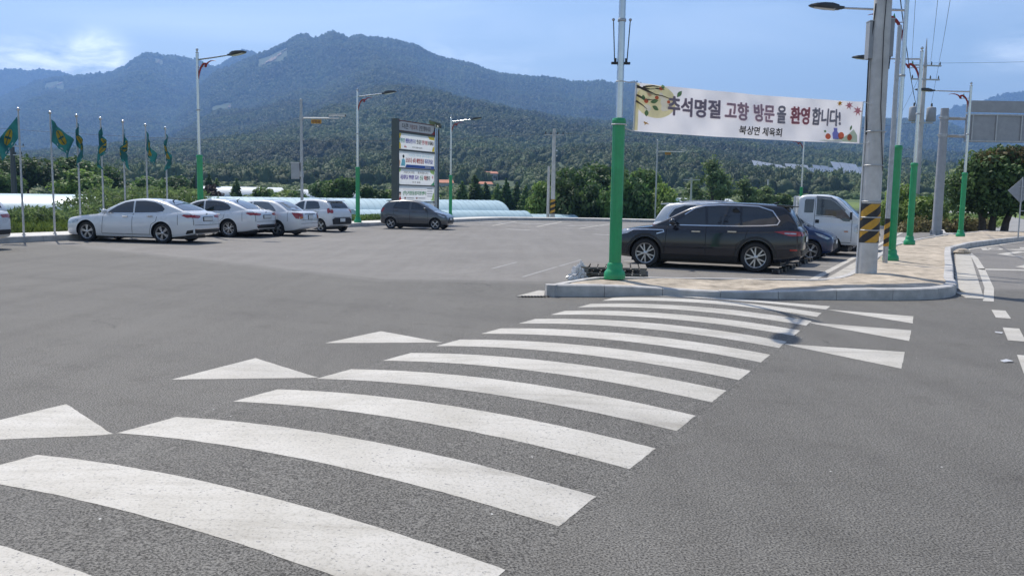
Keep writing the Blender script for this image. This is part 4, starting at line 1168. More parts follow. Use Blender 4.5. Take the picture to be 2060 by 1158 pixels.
# ---------------- sport utility car
def suv(paint, pm, loc, head, label, rims, L=4.675, full=True, rails=False):
    k = L / 4.675
    def S(st): return [(s * k, *r) for s, *r in st]
    body = S([(0, .60, .42, .66), (.05, .74, .33, .80), (.18, .84, .27, .90), (.45, .895, .24, .97), (.9, .915, .225, 1.035), (1.3, .92, .215, 1.075), (2.3, .922, .21, 1.09), (3.2, .922, .21, 1.105), (3.9, .918, .22, 1.12), (4.3, .895, .27, 1.12), (4.52, .86, .32, 1.10), (4.62, .80, .36, 1.03), (4.675, .66, .44, .90)])
    cabin = S([(1.0, .74, 1.0, 1.03), (1.35, .80, 1.04, 1.20), (1.7, .835, 1.05, 1.40), (2.05, .845, 1.055, 1.56), (2.4, .845, 1.06, 1.635), (2.9, .845, 1.065, 1.66), (3.4, .845, 1.07, 1.655), (3.9, .84, 1.08, 1.63), (4.15, .83, 1.09, 1.60), (4.30, .81, 1.10, 1.51), (4.44, .79, 1.10, 1.31), (4.54, .77, 1.10, 1.12)])
    wb = (.362, .235, .915 * k, 3.62 * k, .795, *rims)
    def deco(root, sk, put):
        P = lambda q: [(a * k, b) for a, b in q]
        sides(put, sk, 'front_window', P([(1.62, 1.115), (1.90, 1.33), (2.12, 1.48), (2.34, 1.545), (2.40, 1.11)]), 'glass')
        sides(put, sk, 'back_window', P([(2.45, 1.11), (2.41, 1.553), (3.0, 1.568), (3.18, 1.562), (3.22, 1.12)]), 'glass')
        sides(put, sk, 'quarter_window', P([(3.27, 1.12), (3.24, 1.558), (3.60, 1.545), (3.90, 1.45), (4.06, 1.26), (4.03, 1.17), (3.7, 1.14)]), 'glass')
        put('windshield', sk.decal([(-.66, 1.10), (.66, 1.10), (.55, 1.56), (-.55, 1.56)], 'front'), 'glass')
        put('rear_windshield', sk.decal([(-.60, 1.17), (.60, 1.17), (.55, 1.50), (-.55, 1.50)], 'rear'), 'glass')
        ch = P([(1.50, 1.085), (2.4, 1.088), (3.2, 1.098), (3.75, 1.12), (4.08, 1.15), (4.13, 1.24), (3.95, 1.475), (3.62, 1.575), (3.2, 1.592), (2.7, 1.592), (2.34, 1.57), (2.10, 1.505), (1.86, 1.345)])
        each(put, 'window_trim', [sk.strip(ch, v_, .024, .010) for v_ in ('l', 'r')], 'chrome')
        seams(put, sk, [P(q) for q in ([(2.42, .34), (2.42, 1.08)], [(1.45, 1.05), (1.43, .70), (1.40, .36)], [(3.42, 1.05), (3.36, .80), (3.16, .66), (3.12, .36)], [(1.42, .345), (3.14, .345)])])
        handles(put, sk, P([(2.18, .935), (3.05, .955)]), 'chrome', .21)
        mirror_part(put, L, 1.62 * k, .91, 1.16, pm, 1.15)
        if full:
            each(put, 'fender_trim', [sk.strip(P([(.30, .925), (.9, .955), (1.36, .955), (1.38, .91), (1.20, .86)]), v_, .022, .010) for v_ in ('l', 'r')], 'chrome')
        each(put, 'sill_cladding', [sk.decal(P([(1.32, .24), (3.20, .24), (3.20, .36), (1.32, .36)]), v_, .012) for v_ in ('l', 'r')], 'dark')
        for sg in (-1, 1):
            v_ = 'l' if sg > 0 else 'r'
            t_ = put('tail_light', merge(sk.decal(P([(4.02, .985), (4.25, 1.01), (4.60, 1.0), (4.62, .90), (4.40, .89)]), v_, .010, .05), sk.decal([(sg * .34, .985), (sg * .70, 1.0), (sg * .76, .98), (sg * .74, .89), (sg * .40, .90)], 'rear', .012, .05)), 'tail_red')
            put('lamp_bar', sk.strip(P([(4.26, .955), (4.52, .95)]), v_, .03, .014), 'headlamp', parent=t_)
            put('headlight', merge(sk.decal(P([(.10, .84), (.30, .92), (.62, .945), (.45, .85), (.20, .79)]), v_, .010, .05), sk.decal([(sg * .44, .79), (sg * .70, .80), (sg * .70, .87), (sg * .44, .87)], 'front', .012, .05)), 'headlamp')
            put('rear_reflector', sk.decal(P([(4.40, .545), (4.56, .55), (4.56, .59), (4.40, .585)]), v_, .010, .05), 'tail_red')
        put('grille', sk.decal([(-.44, .55), (.44, .55), (.48, .80), (-.48, .80)], 'front', .010, .05), 'dark')
        put('bumper_valance', sk.decal([(-.72, .43), (.72, .43), (.76, .56), (-.76, .56)], 'rear', .012, .05), 'dark')
        c = sk.cast(0, .80, 'rear')[0] + Vector((-.014, 0, 0))
        fr = put('number_plate', MB().box(c, (.02, .54, .14)), 'dark')
        put('plate_face', MB().box(c + Vector((-.012, 0, 0)), (.006, .52, .115)), 'plate', parent=fr)
        c = sk.cast(0, .50, 'front')[0] + Vector((.014, 0, 0))
        fr = put('number_plate', MB().box(c, (.02, .54, .14)), 'dark')
        put('plate_face', MB().box(c + Vector((.012, 0, 0)), (.006, .52, .115)), 'plate', parent=fr)
        x0, x1 = L / 2 - 4.02 * k, L / 2 - 4.43 * k
        put('spoiler', MB().add([(x0, -.60, 1.625), (x0, .60, 1.625), (x1, .57, 1.60), (x1, -.57, 1.60), (x0, -.60, 1.565), (x0, .60, 1.565), (x1, .57, 1.57), (x1, -.57, 1.57)], [(0, 1, 2, 3), (4, 7, 6, 5), (2, 6, 7, 3), (0, 3, 7, 4), (1, 5, 6, 2)]), pm)
        put('rear_wiper', sk.strip([(-.05, 1.18), (.38, 1.25)], 'rear', .022, .018), 'dark', None)
        if rails:
            for sg in (-1, 1):
                put('roof_rail', MB().tube([(L / 2 - s * k, sg * .60, z) for s, z in ((2.1, 1.585), (2.3, 1.655), (2.9, 1.69), (3.5, 1.675), (3.8, 1.625))], .016, 8), 'silver')
        put('antenna', MB().tube([(L / 2 - 3.85 * k, 0, 1.61), (L / 2 - 4.0 * k, 0, 1.685)], [.03, .008], 8), pm)
        for s in (.915 * k, 3.62 * k):
            for sg in (-1, 1):
                mb = MB(); n = 22
                pts = [(L / 2 - s + math.cos(a) * .435, .37 + math.sin(a) * .435) for a in [math.pi * (0.0 + i / (n - 1)) for i in range(n)]]
                for i in range(n - 1):
                    q = []
                    for (x, z), f in ((pts[i], 1.0), (pts[i + 1], 1.0), (pts[i + 1], 1.13), (pts[i], 1.13)):
                        xx, z2 = L / 2 - s + (x - (L / 2 - s)) * f, .37 + (z - .37) * f
                        h = sk.cast(L / 2 - xx, z2, 'l' if sg > 0 else 'r')
                        q.append(h[0] + h[1] * .012 if h else None)
                    if all(q): mb.add(q, [(0, 1, 2, 3)])
                put('arch_cladding', mb, 'dark')
    return make_car('sport_utility_car', L, body, cabin, .34, wb, paint, deco, loc, head, label, 'car')

# ---------------- cab-over pickup truck
def truck(loc, head, label):
    L = 5.1
    body = [(0, .72, .42, .92), (.03, .79, .36, 1.02), (.12, .83, .33, 1.08), (.35, .85, .33, 1.12), (.8, .855, .34, 1.14), (1.9, .855, .36, 1.15), (2.10, .85, .38, 1.15)]
    cabin = [(.10, .78, 1.06, 1.09), (.33, .80, 1.08, 1.32), (.58, .81, 1.09, 1.57), (.82, .815, 1.09, 1.79), (1.04, .815, 1.09, 1.905), (1.35, .815, 1.09, 1.955), (1.75, .81, 1.09, 1.955), (2.0, .80, 1.09, 1.92), (2.08, .78, 1.09, 1.85)]
    wb = (.315, .19, 1.05, 3.55, .73, ('steel', 5), 'grey_paint')
    def deco(root, sk, put):
        sides(put, sk, 'door_window', [(.44, 1.19), (.60, 1.38), (.92, 1.69), (1.08, 1.79), (1.50, 1.835), (1.50, 1.29), (1.0, 1.27), (.80, 1.20), (.66, 1.11), (.48, 1.10)], 'glass')
        sides(put, sk, 'rear_quarter_window', [(1.60, 1.36), (1.58, 1.80), (1.84, 1.80), (1.88, 1.74), (1.88, 1.36)], 'glass')
        put('windshield', sk.decal([(-.66, 1.15), (.66, 1.15), (.58, 1.84), (-.58, 1.84)], 'front', .008), 'glass_pale')
        seams(put, sk, [[(1.56, .44), (1.55, 1.30), (1.54, 1.88)], [(.40, .42), (.40, 1.12)], [(.42, .43), (.7, .43)], [(1.4, .43), (1.55, .43)], [(.80, 1.20), (1.1, 1.24), (1.52, 1.26)]])
        each(put, 'rain_visor', [sk.strip([(.62, 1.44), (.92, 1.74), (1.08, 1.84), (1.52, 1.875)], v_, .05, .02) for v_ in ('l', 'r')], 'glass_pale')
        for sg in (-1, 1):
            v_ = 'l' if sg > 0 else 'r'
            put('headlight', merge(sk.decal([(.06, .80), (.08, .95), (.22, 1.0), (.30, .95), (.30, .78), (.20, .72)], v_, .012, .04), sk.decal([(sg * .50, .74), (sg * .72, .72), (sg * .74, .92), (sg * .55, .94)], 'front', .012, .04)), 'headlamp')
            put('indicator', merge(sk.decal([(.50, .77), (.62, .77), (.62, .80), (.50, .80)], v_, .012, .04)), 'amber')
            put('door_handle', sk.decal([(1.40, 1.03), (1.52, 1.03), (1.52, 1.14), (1.40, 1.14)], v_, .012, .04), 'dark')
            put('side_mirror', merge(MB().box((L / 2 - .42, sg * .98, 1.28), (.06, .17, .24)), MB().tube([(L / 2 - .46, sg * .79, 1.20), (L / 2 - .42, sg * .95, 1.24)], .016, 6)), 'dark')
        put('grille', sk.decal([(-.45, .70), (.45, .70), (.45, .86), (-.45, .86)], 'front', .010, .05), 'dark')
        put('front_bumper', MB().box((L / 2 + .0, 0, .46), (.14, 1.62, .20)), 'white_paint')
        each(put, 'wiper', (MB().tube([(L / 2 - .18, .50, 1.10), (L / 2 - .28, .05, 1.20)], .012, 6), MB().tube([(L / 2 - .18, -.1, 1.10), (L / 2 - .28, -.5, 1.20)], .012, 6), MB().box((L / 2 - .15, 0, 1.105), (.10, 1.3, .04))), 'dark')
        c = (L / 2 + .075, 0, .50)
        put('number_plate', MB().box(c, (.012, .36, .16)), 'plate')
        # load bed with drop sides and a head guard
        put('chassis', MB().box((-.55, 0, .52), (3.8, .7, .16)), 'dark')
        put('bed_floor', MB().box((-1.05, 0, .80), (2.95, 1.66, .08)), 'white_paint')
        for sg in (-1, 1): put('drop_side', MB().box((-1.05, sg * .83, 1.02), (2.95, .035, .36)), 'white_paint')
        put('tail_board', MB().box((-2.53, 0, 1.02), (.035, 1.66, .36)), 'white_paint')
        gd = MB()
        for y in (-.80, -.3, .3, .80): gd.tube([(.36, y, .84), (.36, y, 1.88)], .035, 8)
        for z in (1.86, 1.55, 1.2): gd.tube([(.36, -.82, z), (.36, .82, z)], .03, 8)
        put('head_guard', gd, 'white_paint')
        each(put, 'side_rail', [MB().box((-1.05, sg * .82, 1.30), (2.9, .04, .05)) for sg in (-1, 1)], 'zinc')
    return make_car('pickup_truck', L, body, cabin, .10, wb, M['car_white'], deco, loc, head, label, 'truck')

def from_wheel(px, py, head, L, s_wheel, tr, near):
    """car centre from the ground point under one wheel; near = +1 for the left-hand wheel"""
    h = Vector(head).normalized(); lft = Vector((-h.y, h.x))
    c = Vector((px, py)) - h * (L / 2 - s_wheel) - lft * near * tr
    return (c.x, c.y, 0.0)
HL = (-.98, .20)
sedan('fast', M['car_white'], from_wheel(-11.63, 28.05, HL, 4.855, 3.70, .86, 1), HL, 'white sedan nearest in the left row, its whole side and rear in view', (('twin', 5), 'rim'))
sedan('fast2', M['car_white'], from_wheel(-10.95, 32.6, (-.975, .22), 4.855, 3.70, .86, 1), (-.975, .22), 'white sedan second in the left row, only its tail and back half showing', (('y', 5), 'rim'))
sedan('notch', M['car_white'], from_wheel(-9.50, 34.1, (-.965, .26), 4.51, 3.46, .80, 1), (-.965, .26), 'small white notchback sedan with square tail lights, third in the left row', (('wide', 5), 'rim'))
hatch(M['car_white'], 'car_white', (-9.35, 39.6, 0), (-.86, .51), 'white hatchback with dark rear bumper panel at the far end of the left row', (('wide', 4), 'rim'), True)
hatch(M['car_grey'], 'car_grey', from_wheel(-6.28, 43.5, (.977, -.215), 3.595, 2.985, .74, -1), (.977, -.215), 'dark grey hatchback facing right in front of the banner signboard', (('twin', 4), 'rim'))
suv(M['car_white'], 'car_white', (-16.85, 23.9, 0), (-.99, .12), 'white car cut off by the left edge, only its rear corner showing', (('y', 5), 'rim'), full=False)
suv(M['car_black'], 'car_black', from_wheel(5.83, 20.25, (-.915, .40), 4.675, 3.62, .86, 1), (-.915, .40), 'black sport utility car with chrome window trim parked behind the pallet', (('y', 5), 'rim'))
p = W(20.3, -2.22)
suv(M['car_white'], 'car_white', p, (VX, VY), 'white sport utility car mostly hidden behind the black one, tail spoiler to the left', (('y', 5), 'rim'), L=4.15, full=False, rails=True)
p = W(22.9, -1.45)
hatch(M['car_blue'], 'car_blue', p, (VX, VY), 'dark blue car with its bonnet showing between the black car and the truck', (('twin', 5), 'rim'))
p = W(25.9, -1.60)
truck(p, (VX, VY), 'white cab-over pickup truck in the right-hand row')
p = W(28.9, -1.15)
sedan('notch', M['car_dark'], p, (VX, VY), 'dark car beyond the white truck, only its nose showing behind the striped pole', (('twin', 5), 'rim'))
# ================================================================== street furniture
def sidedir(head): return math.atan2(head[1], head[0])
def lamp(loc, arm, label, H=7.05, green=3.03, holders=False, head_only=False):
    rz = math.atan2(arm[1], arm[0])
    r = empty('street_lamp', loc, rz, label, 'street lamp', 'green and silver street lamps')
    obj('base', MB().lathe([(.205, 0), (.205, .07), (.195, .13), (.165, .17), (.15, .19), (.15, .26), (.135, .30), (.125, .31)], 28), M['green'], r, smooth=SMOOTH)
    mb = MB(); n = 24                                   # fluted green sleeve
    prof = [(.118, .30), (.118, green - .12), (.132, green - .10), (.132, green - .05), (.115, green - .01), (.07, green)]
    for R_, z in prof:
        for k in range(n):
            f = 1.0 if R_ != .118 else (1.0 if k % 2 else .955)
            a = 2 * math.pi * k / n
            mb.v.append((R_ * f * math.cos(a), R_ * f * math.sin(a), z))
    for i in range(len(prof) - 1):
        for k in range(n): mb.f.append((i * n + k, i * n + (k + 1) % n, (i + 1) * n + (k + 1) % n, (i + 1) * n + k))
    obj('sleeve', mb, M['green'], r, smooth=math.radians(22))
    obj('post', MB().lathe([(.068, green - .05), (.064, H * .72), (.058, H)], 20), M['silver'], r, smooth=SMOOTH)
    fz = obj('finial', MB().lathe([(.062, H), (.066, H + .02), (.03, H + .05), (.03, H + .08), (.048, H + .10), (.056, H + .13), (.04, H + .17), (0.001, H + .19)], 18), M['silver'], r, smooth=SMOOTH)
    za = H - .26
    obj('arm', MB().tube([(0.03, 0, za), (.8, 0, za + .05), (1.65, 0, za + .12)], [.032, .03, .026], 12), M['silver'], r, smooth=SMOOTH)
    hd = MB()
    for x, wy, z0, z1 in ((1.50, .03, -.03, .03), (1.62, .045, -.045, .045), (1.64, .09, -.05, .07), (1.80, .15, -.04, .115), (2.0, .17, -.015, .13), (2.2, .15, .02, .125), (2.34, .09, .05, .11), (2.40, .03, .07, .09)):
        zc = za + .12
        hd.v += [(x, wy * c, zc + (z1 if s > 0 else z0) * abs(s) + (z0 + z1) / 2 * (1 - abs(s))) for c, s in ((1, 0), (.8, 1), (0, 1), (-.8, 1), (-1, 0), (-.8, -1), (0, -1), (.8, -1))]
    for i in range(7):
        for k in range(8): hd.f.append((i * 8 + k, i * 8 + (k + 1) % 8, (i + 1) * 8 + (k + 1) % 8, (i + 1) * 8 + k))
    hd.f += [tuple(range(7, -1, -1)), tuple(56 + k for k in range(8))]
    me = fix_normals(hd.mesh('lamp_head'))
    ho = obj('lamp_head', me, M['lamp_shell'], r, smooth=math.radians(50))
    zc = za + .12
    obj('lens', MB().add([(1.74, -.11, zc - .052), (2.26, -.09, zc + .022), (2.26, .09, zc + .022), (1.74, .11, zc - .052), (1.74, -.11, zc - .03), (2.26, -.09, zc + .045), (2.26, .09, zc + .045), (1.74, .11, zc - .03)], [(0, 1, 2, 3)[::-1], (0, 1, 5, 4), (1, 2, 6, 5), (2, 3, 7, 6), (3, 0, 4, 7)]), M['lens'], ho)
    # red swallow-tail ornament under the arm
    pts, rs = [], []
    for t in np.linspace(0, 1, 15):
        a = math.pi * (1.08 - .60 * t)
        pts.append((.075 + .30 + .34 * math.cos(a), 0, za - .92 + .66 * math.sin(a) * 0.98 + .12 * t)); rs.append(.008 + .034 * math.sin(min(1, t * 1.15) * math.pi * .5))
    for t in np.linspace(.08, 1, 12):
        a = math.pi * (1.02 - .66 * t)
        pts.append((.40 + .37 + .36 * math.cos(a), 0, za - .34 + .27 * math.sin(a))); rs.append(.042 * (1 - t) + .006)
    obj('ornament', MB().tube(pts, rs, 8), M['red'], r, smooth=SMOOTH)
    b = obj('bracket', MB().tube([(.06, 0, za - .30), (.26, 0, za - .30), (.42, 0, za - .31)], .014, 8), M['zinc'], r)
    obj('leaf_ornament', MB().lathe([(0.001, 0), (.035, .04), (.042, .09), (.03, .15), (0.001, .22)], 10, c=(.28, 0, za - .28), sx=.8, sy=.35), M['green'], b, smooth=SMOOTH)
    obj('band', MB().lathe([(.07, 4.78), (.078, 4.79), (.078, 4.83), (.07, 4.84)], 20), M['zinc'], r, smooth=SMOOTH)
    if holders:
        for sg in (-1, 1):
            hb = obj('flag_holder', MB().box((0, sg * .115, 4.03), (.06, .12, .04)).tube([(0, sg * .10, 4.02), (0, sg * .10, 4.12)], .022, 8), M['dark'], r, rz=-rz)
            obj('holder_rod', MB().tube([(0, sg * .115, 4.05), (0, sg * .155, 4.80)], .010, 8), M['lamp_shell'], hb)
            obj('rod_knob', MB().lathe([(0.001, -.03), (.022, -.02), (.03, 0), (.022, .02), (0.001, .03)], 12, c=(0, sg * .157, 4.82)), M['silver'], hb, smooth=SMOOTH)
            hb.rotation_euler = (0, 0, math.radians(-90) - rz)
    return r
Z = 0.185
lamp((1.96, 16.12, Z), (-UX, -UY), 'nearest green and silver street lamp, on the sandy island beside the pallets', holders=True)
lamp((*W(20.6, 2.0)[:2], Z), (-.97, .24), 'tall green lamp post just right of the thick concrete pole', H=6.72)
lamp((*W(31.1, 2.0)[:2], Z), (-VX, -VY), 'green lamp post second along the right pavement, in front of the transformer pole')
lamp((*W(41.9, 3.75)[:2], Z), (-VX, -VY), 'green lamp post farthest right, in front of the round dark tree')
lamp((-12.75, 34.6, Z), (.93, -.36), 'green lamp post left of the others, rising behind the row of white cars')
lamp((-8.52, 46.5, Z), (.93, -.36), 'green lamp post standing between the camera pole and the banner signboard')
lamp((-4.50, 60.8, Z), (.93, -.36), 'green lamp post just right of the banner signboard')
lamp((23.67, 70.0, -.1), (-VX, -VY), 'far green lamp post seen above the white truck, half hidden by the hanging banner')

# ---- front concrete pole
pr = empty('concrete_pole', (7.55, 17.95, 0.17), 0, 'thick grey concrete pole with a yellow and black warning band beside the banner', 'utility pole')
obj('shaft', MB().lathe([(.200, -.1), (.198, .5), (.172, 6.0), (.160, 9.5)], 32), M['concrete'], pr, smooth=SMOOTH)
band = MB().lathe([(.202, .70), (.199, 1.52)], 48)
band.f = [f for f in band.f if len(f) == 4]
wb_ = obj('warning_band', band, M['black_film'], pr, smooth=SMOOTH)
for k in range(5):
    z0 = .70 + k * .37 - .90
    mb = MB(); n = 48
    for i in range(n + 1):
        a = 2 * math.pi * i / n
        for zz_ in (z0 + a * .15, z0 + .185 + a * .15):
            mb.v.append((.2035 * math.cos(a + math.pi / 2), .2035 * math.sin(a + math.pi / 2), min(1.515, max(.705, zz_))))
    mb.f = [(2 * i, 2 * i + 2, 2 * i + 3, 2 * i + 1) for i in range(n) if mb.v[2 * i + 1][2] - mb.v[2 * i][2] > .002 or mb.v[2 * i + 3][2] - mb.v[2 * i + 2][2] > .002]
    obj('yellow_stripe', mb, M['yellow'], wb_, smooth=SMOOTH)
obj('conduit', MB().tube([(-.215, .02, 0), (-.212, .02, 1.0), (-.205, .02, 3.4), (-.20, .02, 4.9)], .020, 8), M['white_paint'], pr, smooth=SMOOTH)
for z in (.95, 1.22, 1.55, 2.3, 3.0): obj('strap', MB().lathe([(.206, z), (.210, z + .004), (.210, z + .02), (.206, z + .024)], 32), M['zinc'], pr, smooth=SMOOTH)
for sx_, z0, z1 in ((-.215, 4.50, 5.25), (.205, 4.55, 5.3)):
    bx_ = obj('switch_box', MB().box((sx_, .05, (z0 + z1) / 2), (.09, .20, z1 - z0)), M['grey_paint'], pr)
    obj('box_lid', MB().box((sx_, .05, z1 + .012), (.10, .22, .02)), M['zinc'], bx_)
obj('cable', MB().tube([(-.17, -.06, 5.6), (-.235, -.02, 4.4), (-.225, -.02, 3.4), (-.19, -.02, 2.95)], .013, 6), M['cable'], pr, smooth=SMOOTH)
obj('cable', MB().tube([(.02, -.19, 7.5), (-.03, -.195, 5.0), (.0, -.20, 3.5), (.08, -.19, 2.7), (.15, -.14, 2.2)], .008, 6), M['cable'], pr, smooth=SMOOTH)
obj('cable', MB().tube([(.19, -.02, 5.3), (.21, -.02, 4.6), (.20, .0, 4.3)], .012, 6), M['cable'], pr, smooth=SMOOTH)

# ---- slim steel pole with a striped foot
pp = empty('steel_pole', (9.47, 21.45, .17), 0, 'slim grey steel pole with a striped foot beside the second green lamp', 'pole')
obj('shaft', MB().lathe([(.062, 0), (.060, 2.5), (.055, 5.2), (.052, 5.9)], 16), M['zinc'], pp, smooth=SMOOTH)
f_ = obj('warning_band', MB().lathe([(.066, .45), (.065, 1.15)], 24), M['black_film'], pp, smooth=SMOOTH)
for k in range(3):
    mb = MB(); n = 24
    for i in range(n + 1):
        a = 2 * math.pi * i / n
        for z in (.45 + k * .25 - .12 + a * .04, .45 + k * .25 + a * .04): mb.v.append((.0675 * math.cos(a + 2.4), .0675 * math.sin(a + 2.4), min(1.148, max(.452, z))))
    mb.f = [(2 * i, 2 * i + 2, 2 * i + 3, 2 * i + 1) for i in range(n)]
    obj('orange_stripe', mb, M['yellow'], f_, smooth=SMOOTH)

# ---- camera poles
def camera_pole(loc, label, H, arm_z, arm_len, box=False, scale=1.0, twin=True, adir=(1, 0)):
    r = empty('camera_pole', loc, math.atan2(adir[1], adir[0]), label, 'camera pole')
    obj('post', MB().lathe([(.075, 0), (.072, 3), (.068, H), (.05, H + .02)], 18), M['zinc'], r, smooth=SMOOTH)
    obj('arm_clamp', MB().lathe([(.10, arm_z - .10), (.10, arm_z + .10)], 16), M['zinc'], r, smooth=SMOOTH)
    obj('arm', MB().tube([(.05, 0, arm_z), (arm_len, 0, arm_z)], .036, 10), M['white_paint'], r, smooth=SMOOTH)
    for x, dx in (((arm_len - .32, -1), (arm_len + .12, 1)) if twin else ((arm_len, 1),)):
        c = obj('camera', MB().tube([(x - dx * .20, 0, arm_z + .15), (x + dx * .18, 0, arm_z + .13), (x + dx * .20, 0, arm_z + .13)], [.055, .062, .05], 12), M['white_paint'], r, smooth=SMOOTH)
        obj('hood', MB().box((x + dx * .03, 0, arm_z + .20), (.46, .15, .02)), M['white_paint'], c)
        obj('glass', MB().tube([(x + dx * .20, 0, arm_z + .13), (x + dx * .215, 0, arm_z + .13)], .046, 12), M['dark'], c)
        obj('mount', MB().box((x, 0, arm_z + .06), (.06, .06, .10)), M['zinc'], c)
    sg = obj('sign_plate', MB().box((arm_len * .40, 0, arm_z - .17), (.52, .02, .20)), M['yellow'], r)
    if box:
        b = obj('control_box', MB().box((-.30, .02, 2.70), (.42, .30, .80)), M['grey_paint'], r)
        obj('box_lid', MB().box((-.30, .02, 3.115), (.46, .34, .03)), M['white_paint'], b)
        obj('box_clamp', MB().box((-.03, 0, 2.55), (.20, .20, .30)), M['zinc'], r)
    return r, sg
cp1, cs1 = camera_pole((-10.70, 43.0, .15), 'grey surveillance camera pole with a control box behind the white cars', 6.25, 5.33, 1.95, True, adir=(.985, -.1))
cp2, cs2 = camera_pole((12.55, 75.0, -.2), 'distant surveillance camera pole seen below the hanging banner', 7.1, 6.1, 2.35, False, twin=False)

# ---- power poles
def power_pole(loc, label, H, r0, arms=(), stripes=False, rz=0.0, trans=False, tip=False, mt='concrete'):
    r = empty('power_pole', loc, rz, label, 'power pole')
    obj('shaft', MB().lathe([(r0, 0), (r0 * .82, H * .5), (r0 * .62, H)], 18), M[mt], r, smooth=SMOOTH)
    for z, hl in arms:
        a = obj('cross_arm', MB().box((0, -.12, z), (hl * 2, .08, .09)), M['zinc'], r)
        for x in (-hl * .92, -hl * .35, hl * .35, hl * .92):
            obj('insulator', MB().lathe([(.02, 0), (.055, .05), (.035, .08), (.055, .12), (.03, .16), (.03, .22)], 10, c=(x, -.12, z + .04)), M['lamp_shell'], a, smooth=SMOOTH)
    if tip: obj('lightning_spike', MB().lathe([(r0 * .62, H), (r0 * .4, H + .6), (.02, H + 1.7)], 12), M['zinc'], r, smooth=SMOOTH)
    if trans:
        for x in (-.62, .62):
            t = obj('transformer', MB().lathe([(.28, -.95), (.30, -.92), (.30, -.12), (.26, -.05), (.10, 0)], 18, c=(x, -.05, 8.2)), M['grey_paint'], r, smooth=SMOOTH)
            obj('bushing', MB().lathe([(.04, 0), (.07, .06), (.04, .10), (.07, .16), (.03, .24)], 10, c=(x, -.05, 8.2)), M['dark'], t, smooth=SMOOTH)
        obj('platform', MB().box((0, -.05, 7.15), (1.5, .1, .09)), M['zinc'], r)
    if stripes:
        b = obj('warning_band', MB().lathe([(r0 * 1.02, .35), (r0 * .99, 1.5)], 24), M['black_film'], r, smooth=SMOOTH)
        for k in range(3):
            mb = MB(); n = 24
            for i in range(n + 1):
                a = 2 * math.pi * i / n
                for z in (.3 + k * .42 + a * .07, .5 + k * .42 + a * .07): mb.v.append((r0 * 1.03 * math.cos(a + 2.4), r0 * 1.03 * math.sin(a + 2.4), min(1.49, max(.36, z))))
            mb.f = [(2 * i, 2 * i + 2, 2 * i + 3, 2 * i + 1) for i in range(n)]
            obj('yellow_stripe', mb, M['yellow'], b, smooth=SMOOTH)
    return r
power_pole((27.0, 57.0, -.1), 'tall concrete power pole with two transformers behind the right lamps', 10.9, .19, ((10.85, 1.05), (9.95, 1.0)), True, .12, True, True)
power_pole((28.5, 60.0, -.3), 'short bare pole just right of the transformer pole foot', 4.9, .12)
u_ = power_pole((3.12, 67.2, .1), 'twin concrete power poles standing at the back kerb in the middle', 7.0, .19, ((6.5, .75),), True)
obj('second_shaft', MB().lathe([(.13, 0), (.11, 2), (.095, 4.1)], 16, c=(-.36, .1, 0)), M['concrete'], u_, smooth=SMOOTH)
for z in (4.9, 5.3): obj('spool', MB().lathe([(.04, -.06), (.07, 0), (.04, .06)], 10, c=(.22, -.08, z)), M['white_paint'], u_, smooth=SMOOTH)
power_pole((-47.0, 80.0, -.8), 'dark power pole at the far left behind the first flag', 6.7, .30, ((6.5, 1.2), (5.7, 1.0)), mt='lamp_shell')
power_pole((-44.6, 120.0, -.8), 'dark power pole left of the leftmost green lamp among the trees', 6.6, .32, ((6.3, 1.3), (5.4, 1.0)), mt='lamp_shell')
power_pole((19.2, 92.0, -.7), 'distant slim pole right of the far camera pole', 4.8, .14, ((4.6, .9),))
power_pole((40.3, 135.0, -.7), 'distant pole beside the thin trees above the black car', 5.9, .2)

# ---- overhead sign gantry seen from behind
g = empty('sign_gantry', (22.35, 44.7, .05), 0, 'grey steel gantry carrying an overhead road sign seen from behind', 'road sign')
obj('post', MB().lathe([(.36, 0), (.36, .04), (.26, .06), (.24, .25), (.225, 3), (.195, 6.6)], 24), M['grey_paint'], g, smooth=SMOOTH)
for k in range(6):
    a = math.pi * k / 3
    obj('base_rib', MB().box((.28 * math.cos(a), .28 * math.sin(a), .16), (.12, .025, .24), a), M['grey_paint'], g)
for z in (6.12, 5.22):
    obj('boom', MB().tube([(-.35, -.12, z), (.2, -.12, z), (.75, -.12, z)], .035, 10).tube([(.1, 0, z - .03), (1.6, .1, z - .03), (7, .3, z - .03)], .075, 12), M['zinc'], g, smooth=SMOOTH)
    obj('clamp', MB().lathe([(.23, z - .08), (.23, z + .08)], 20), M['zinc'], g, smooth=SMOOTH)
sp = obj('sign_panel', MB().box((3.9, -.02, 5.62), (5.6, .05, 1.45)), M['grey_paint'], g)
for x in (1.45, 2.7, 4.0, 5.3, 6.5): obj('stiffener', MB().box((x, -.075, 5.62), (.07, .05, 1.42)), M['zinc'], sp)
for z in (6.30, 4.95): obj('edge_rail', MB().box((3.9, -.08, z), (5.6, .06, .07)), M['zinc'], sp)
obj('top_panel', MB().box((3.9, -.02, 6.72), (5.6, .05, .60)), M['grey_paint'], g)

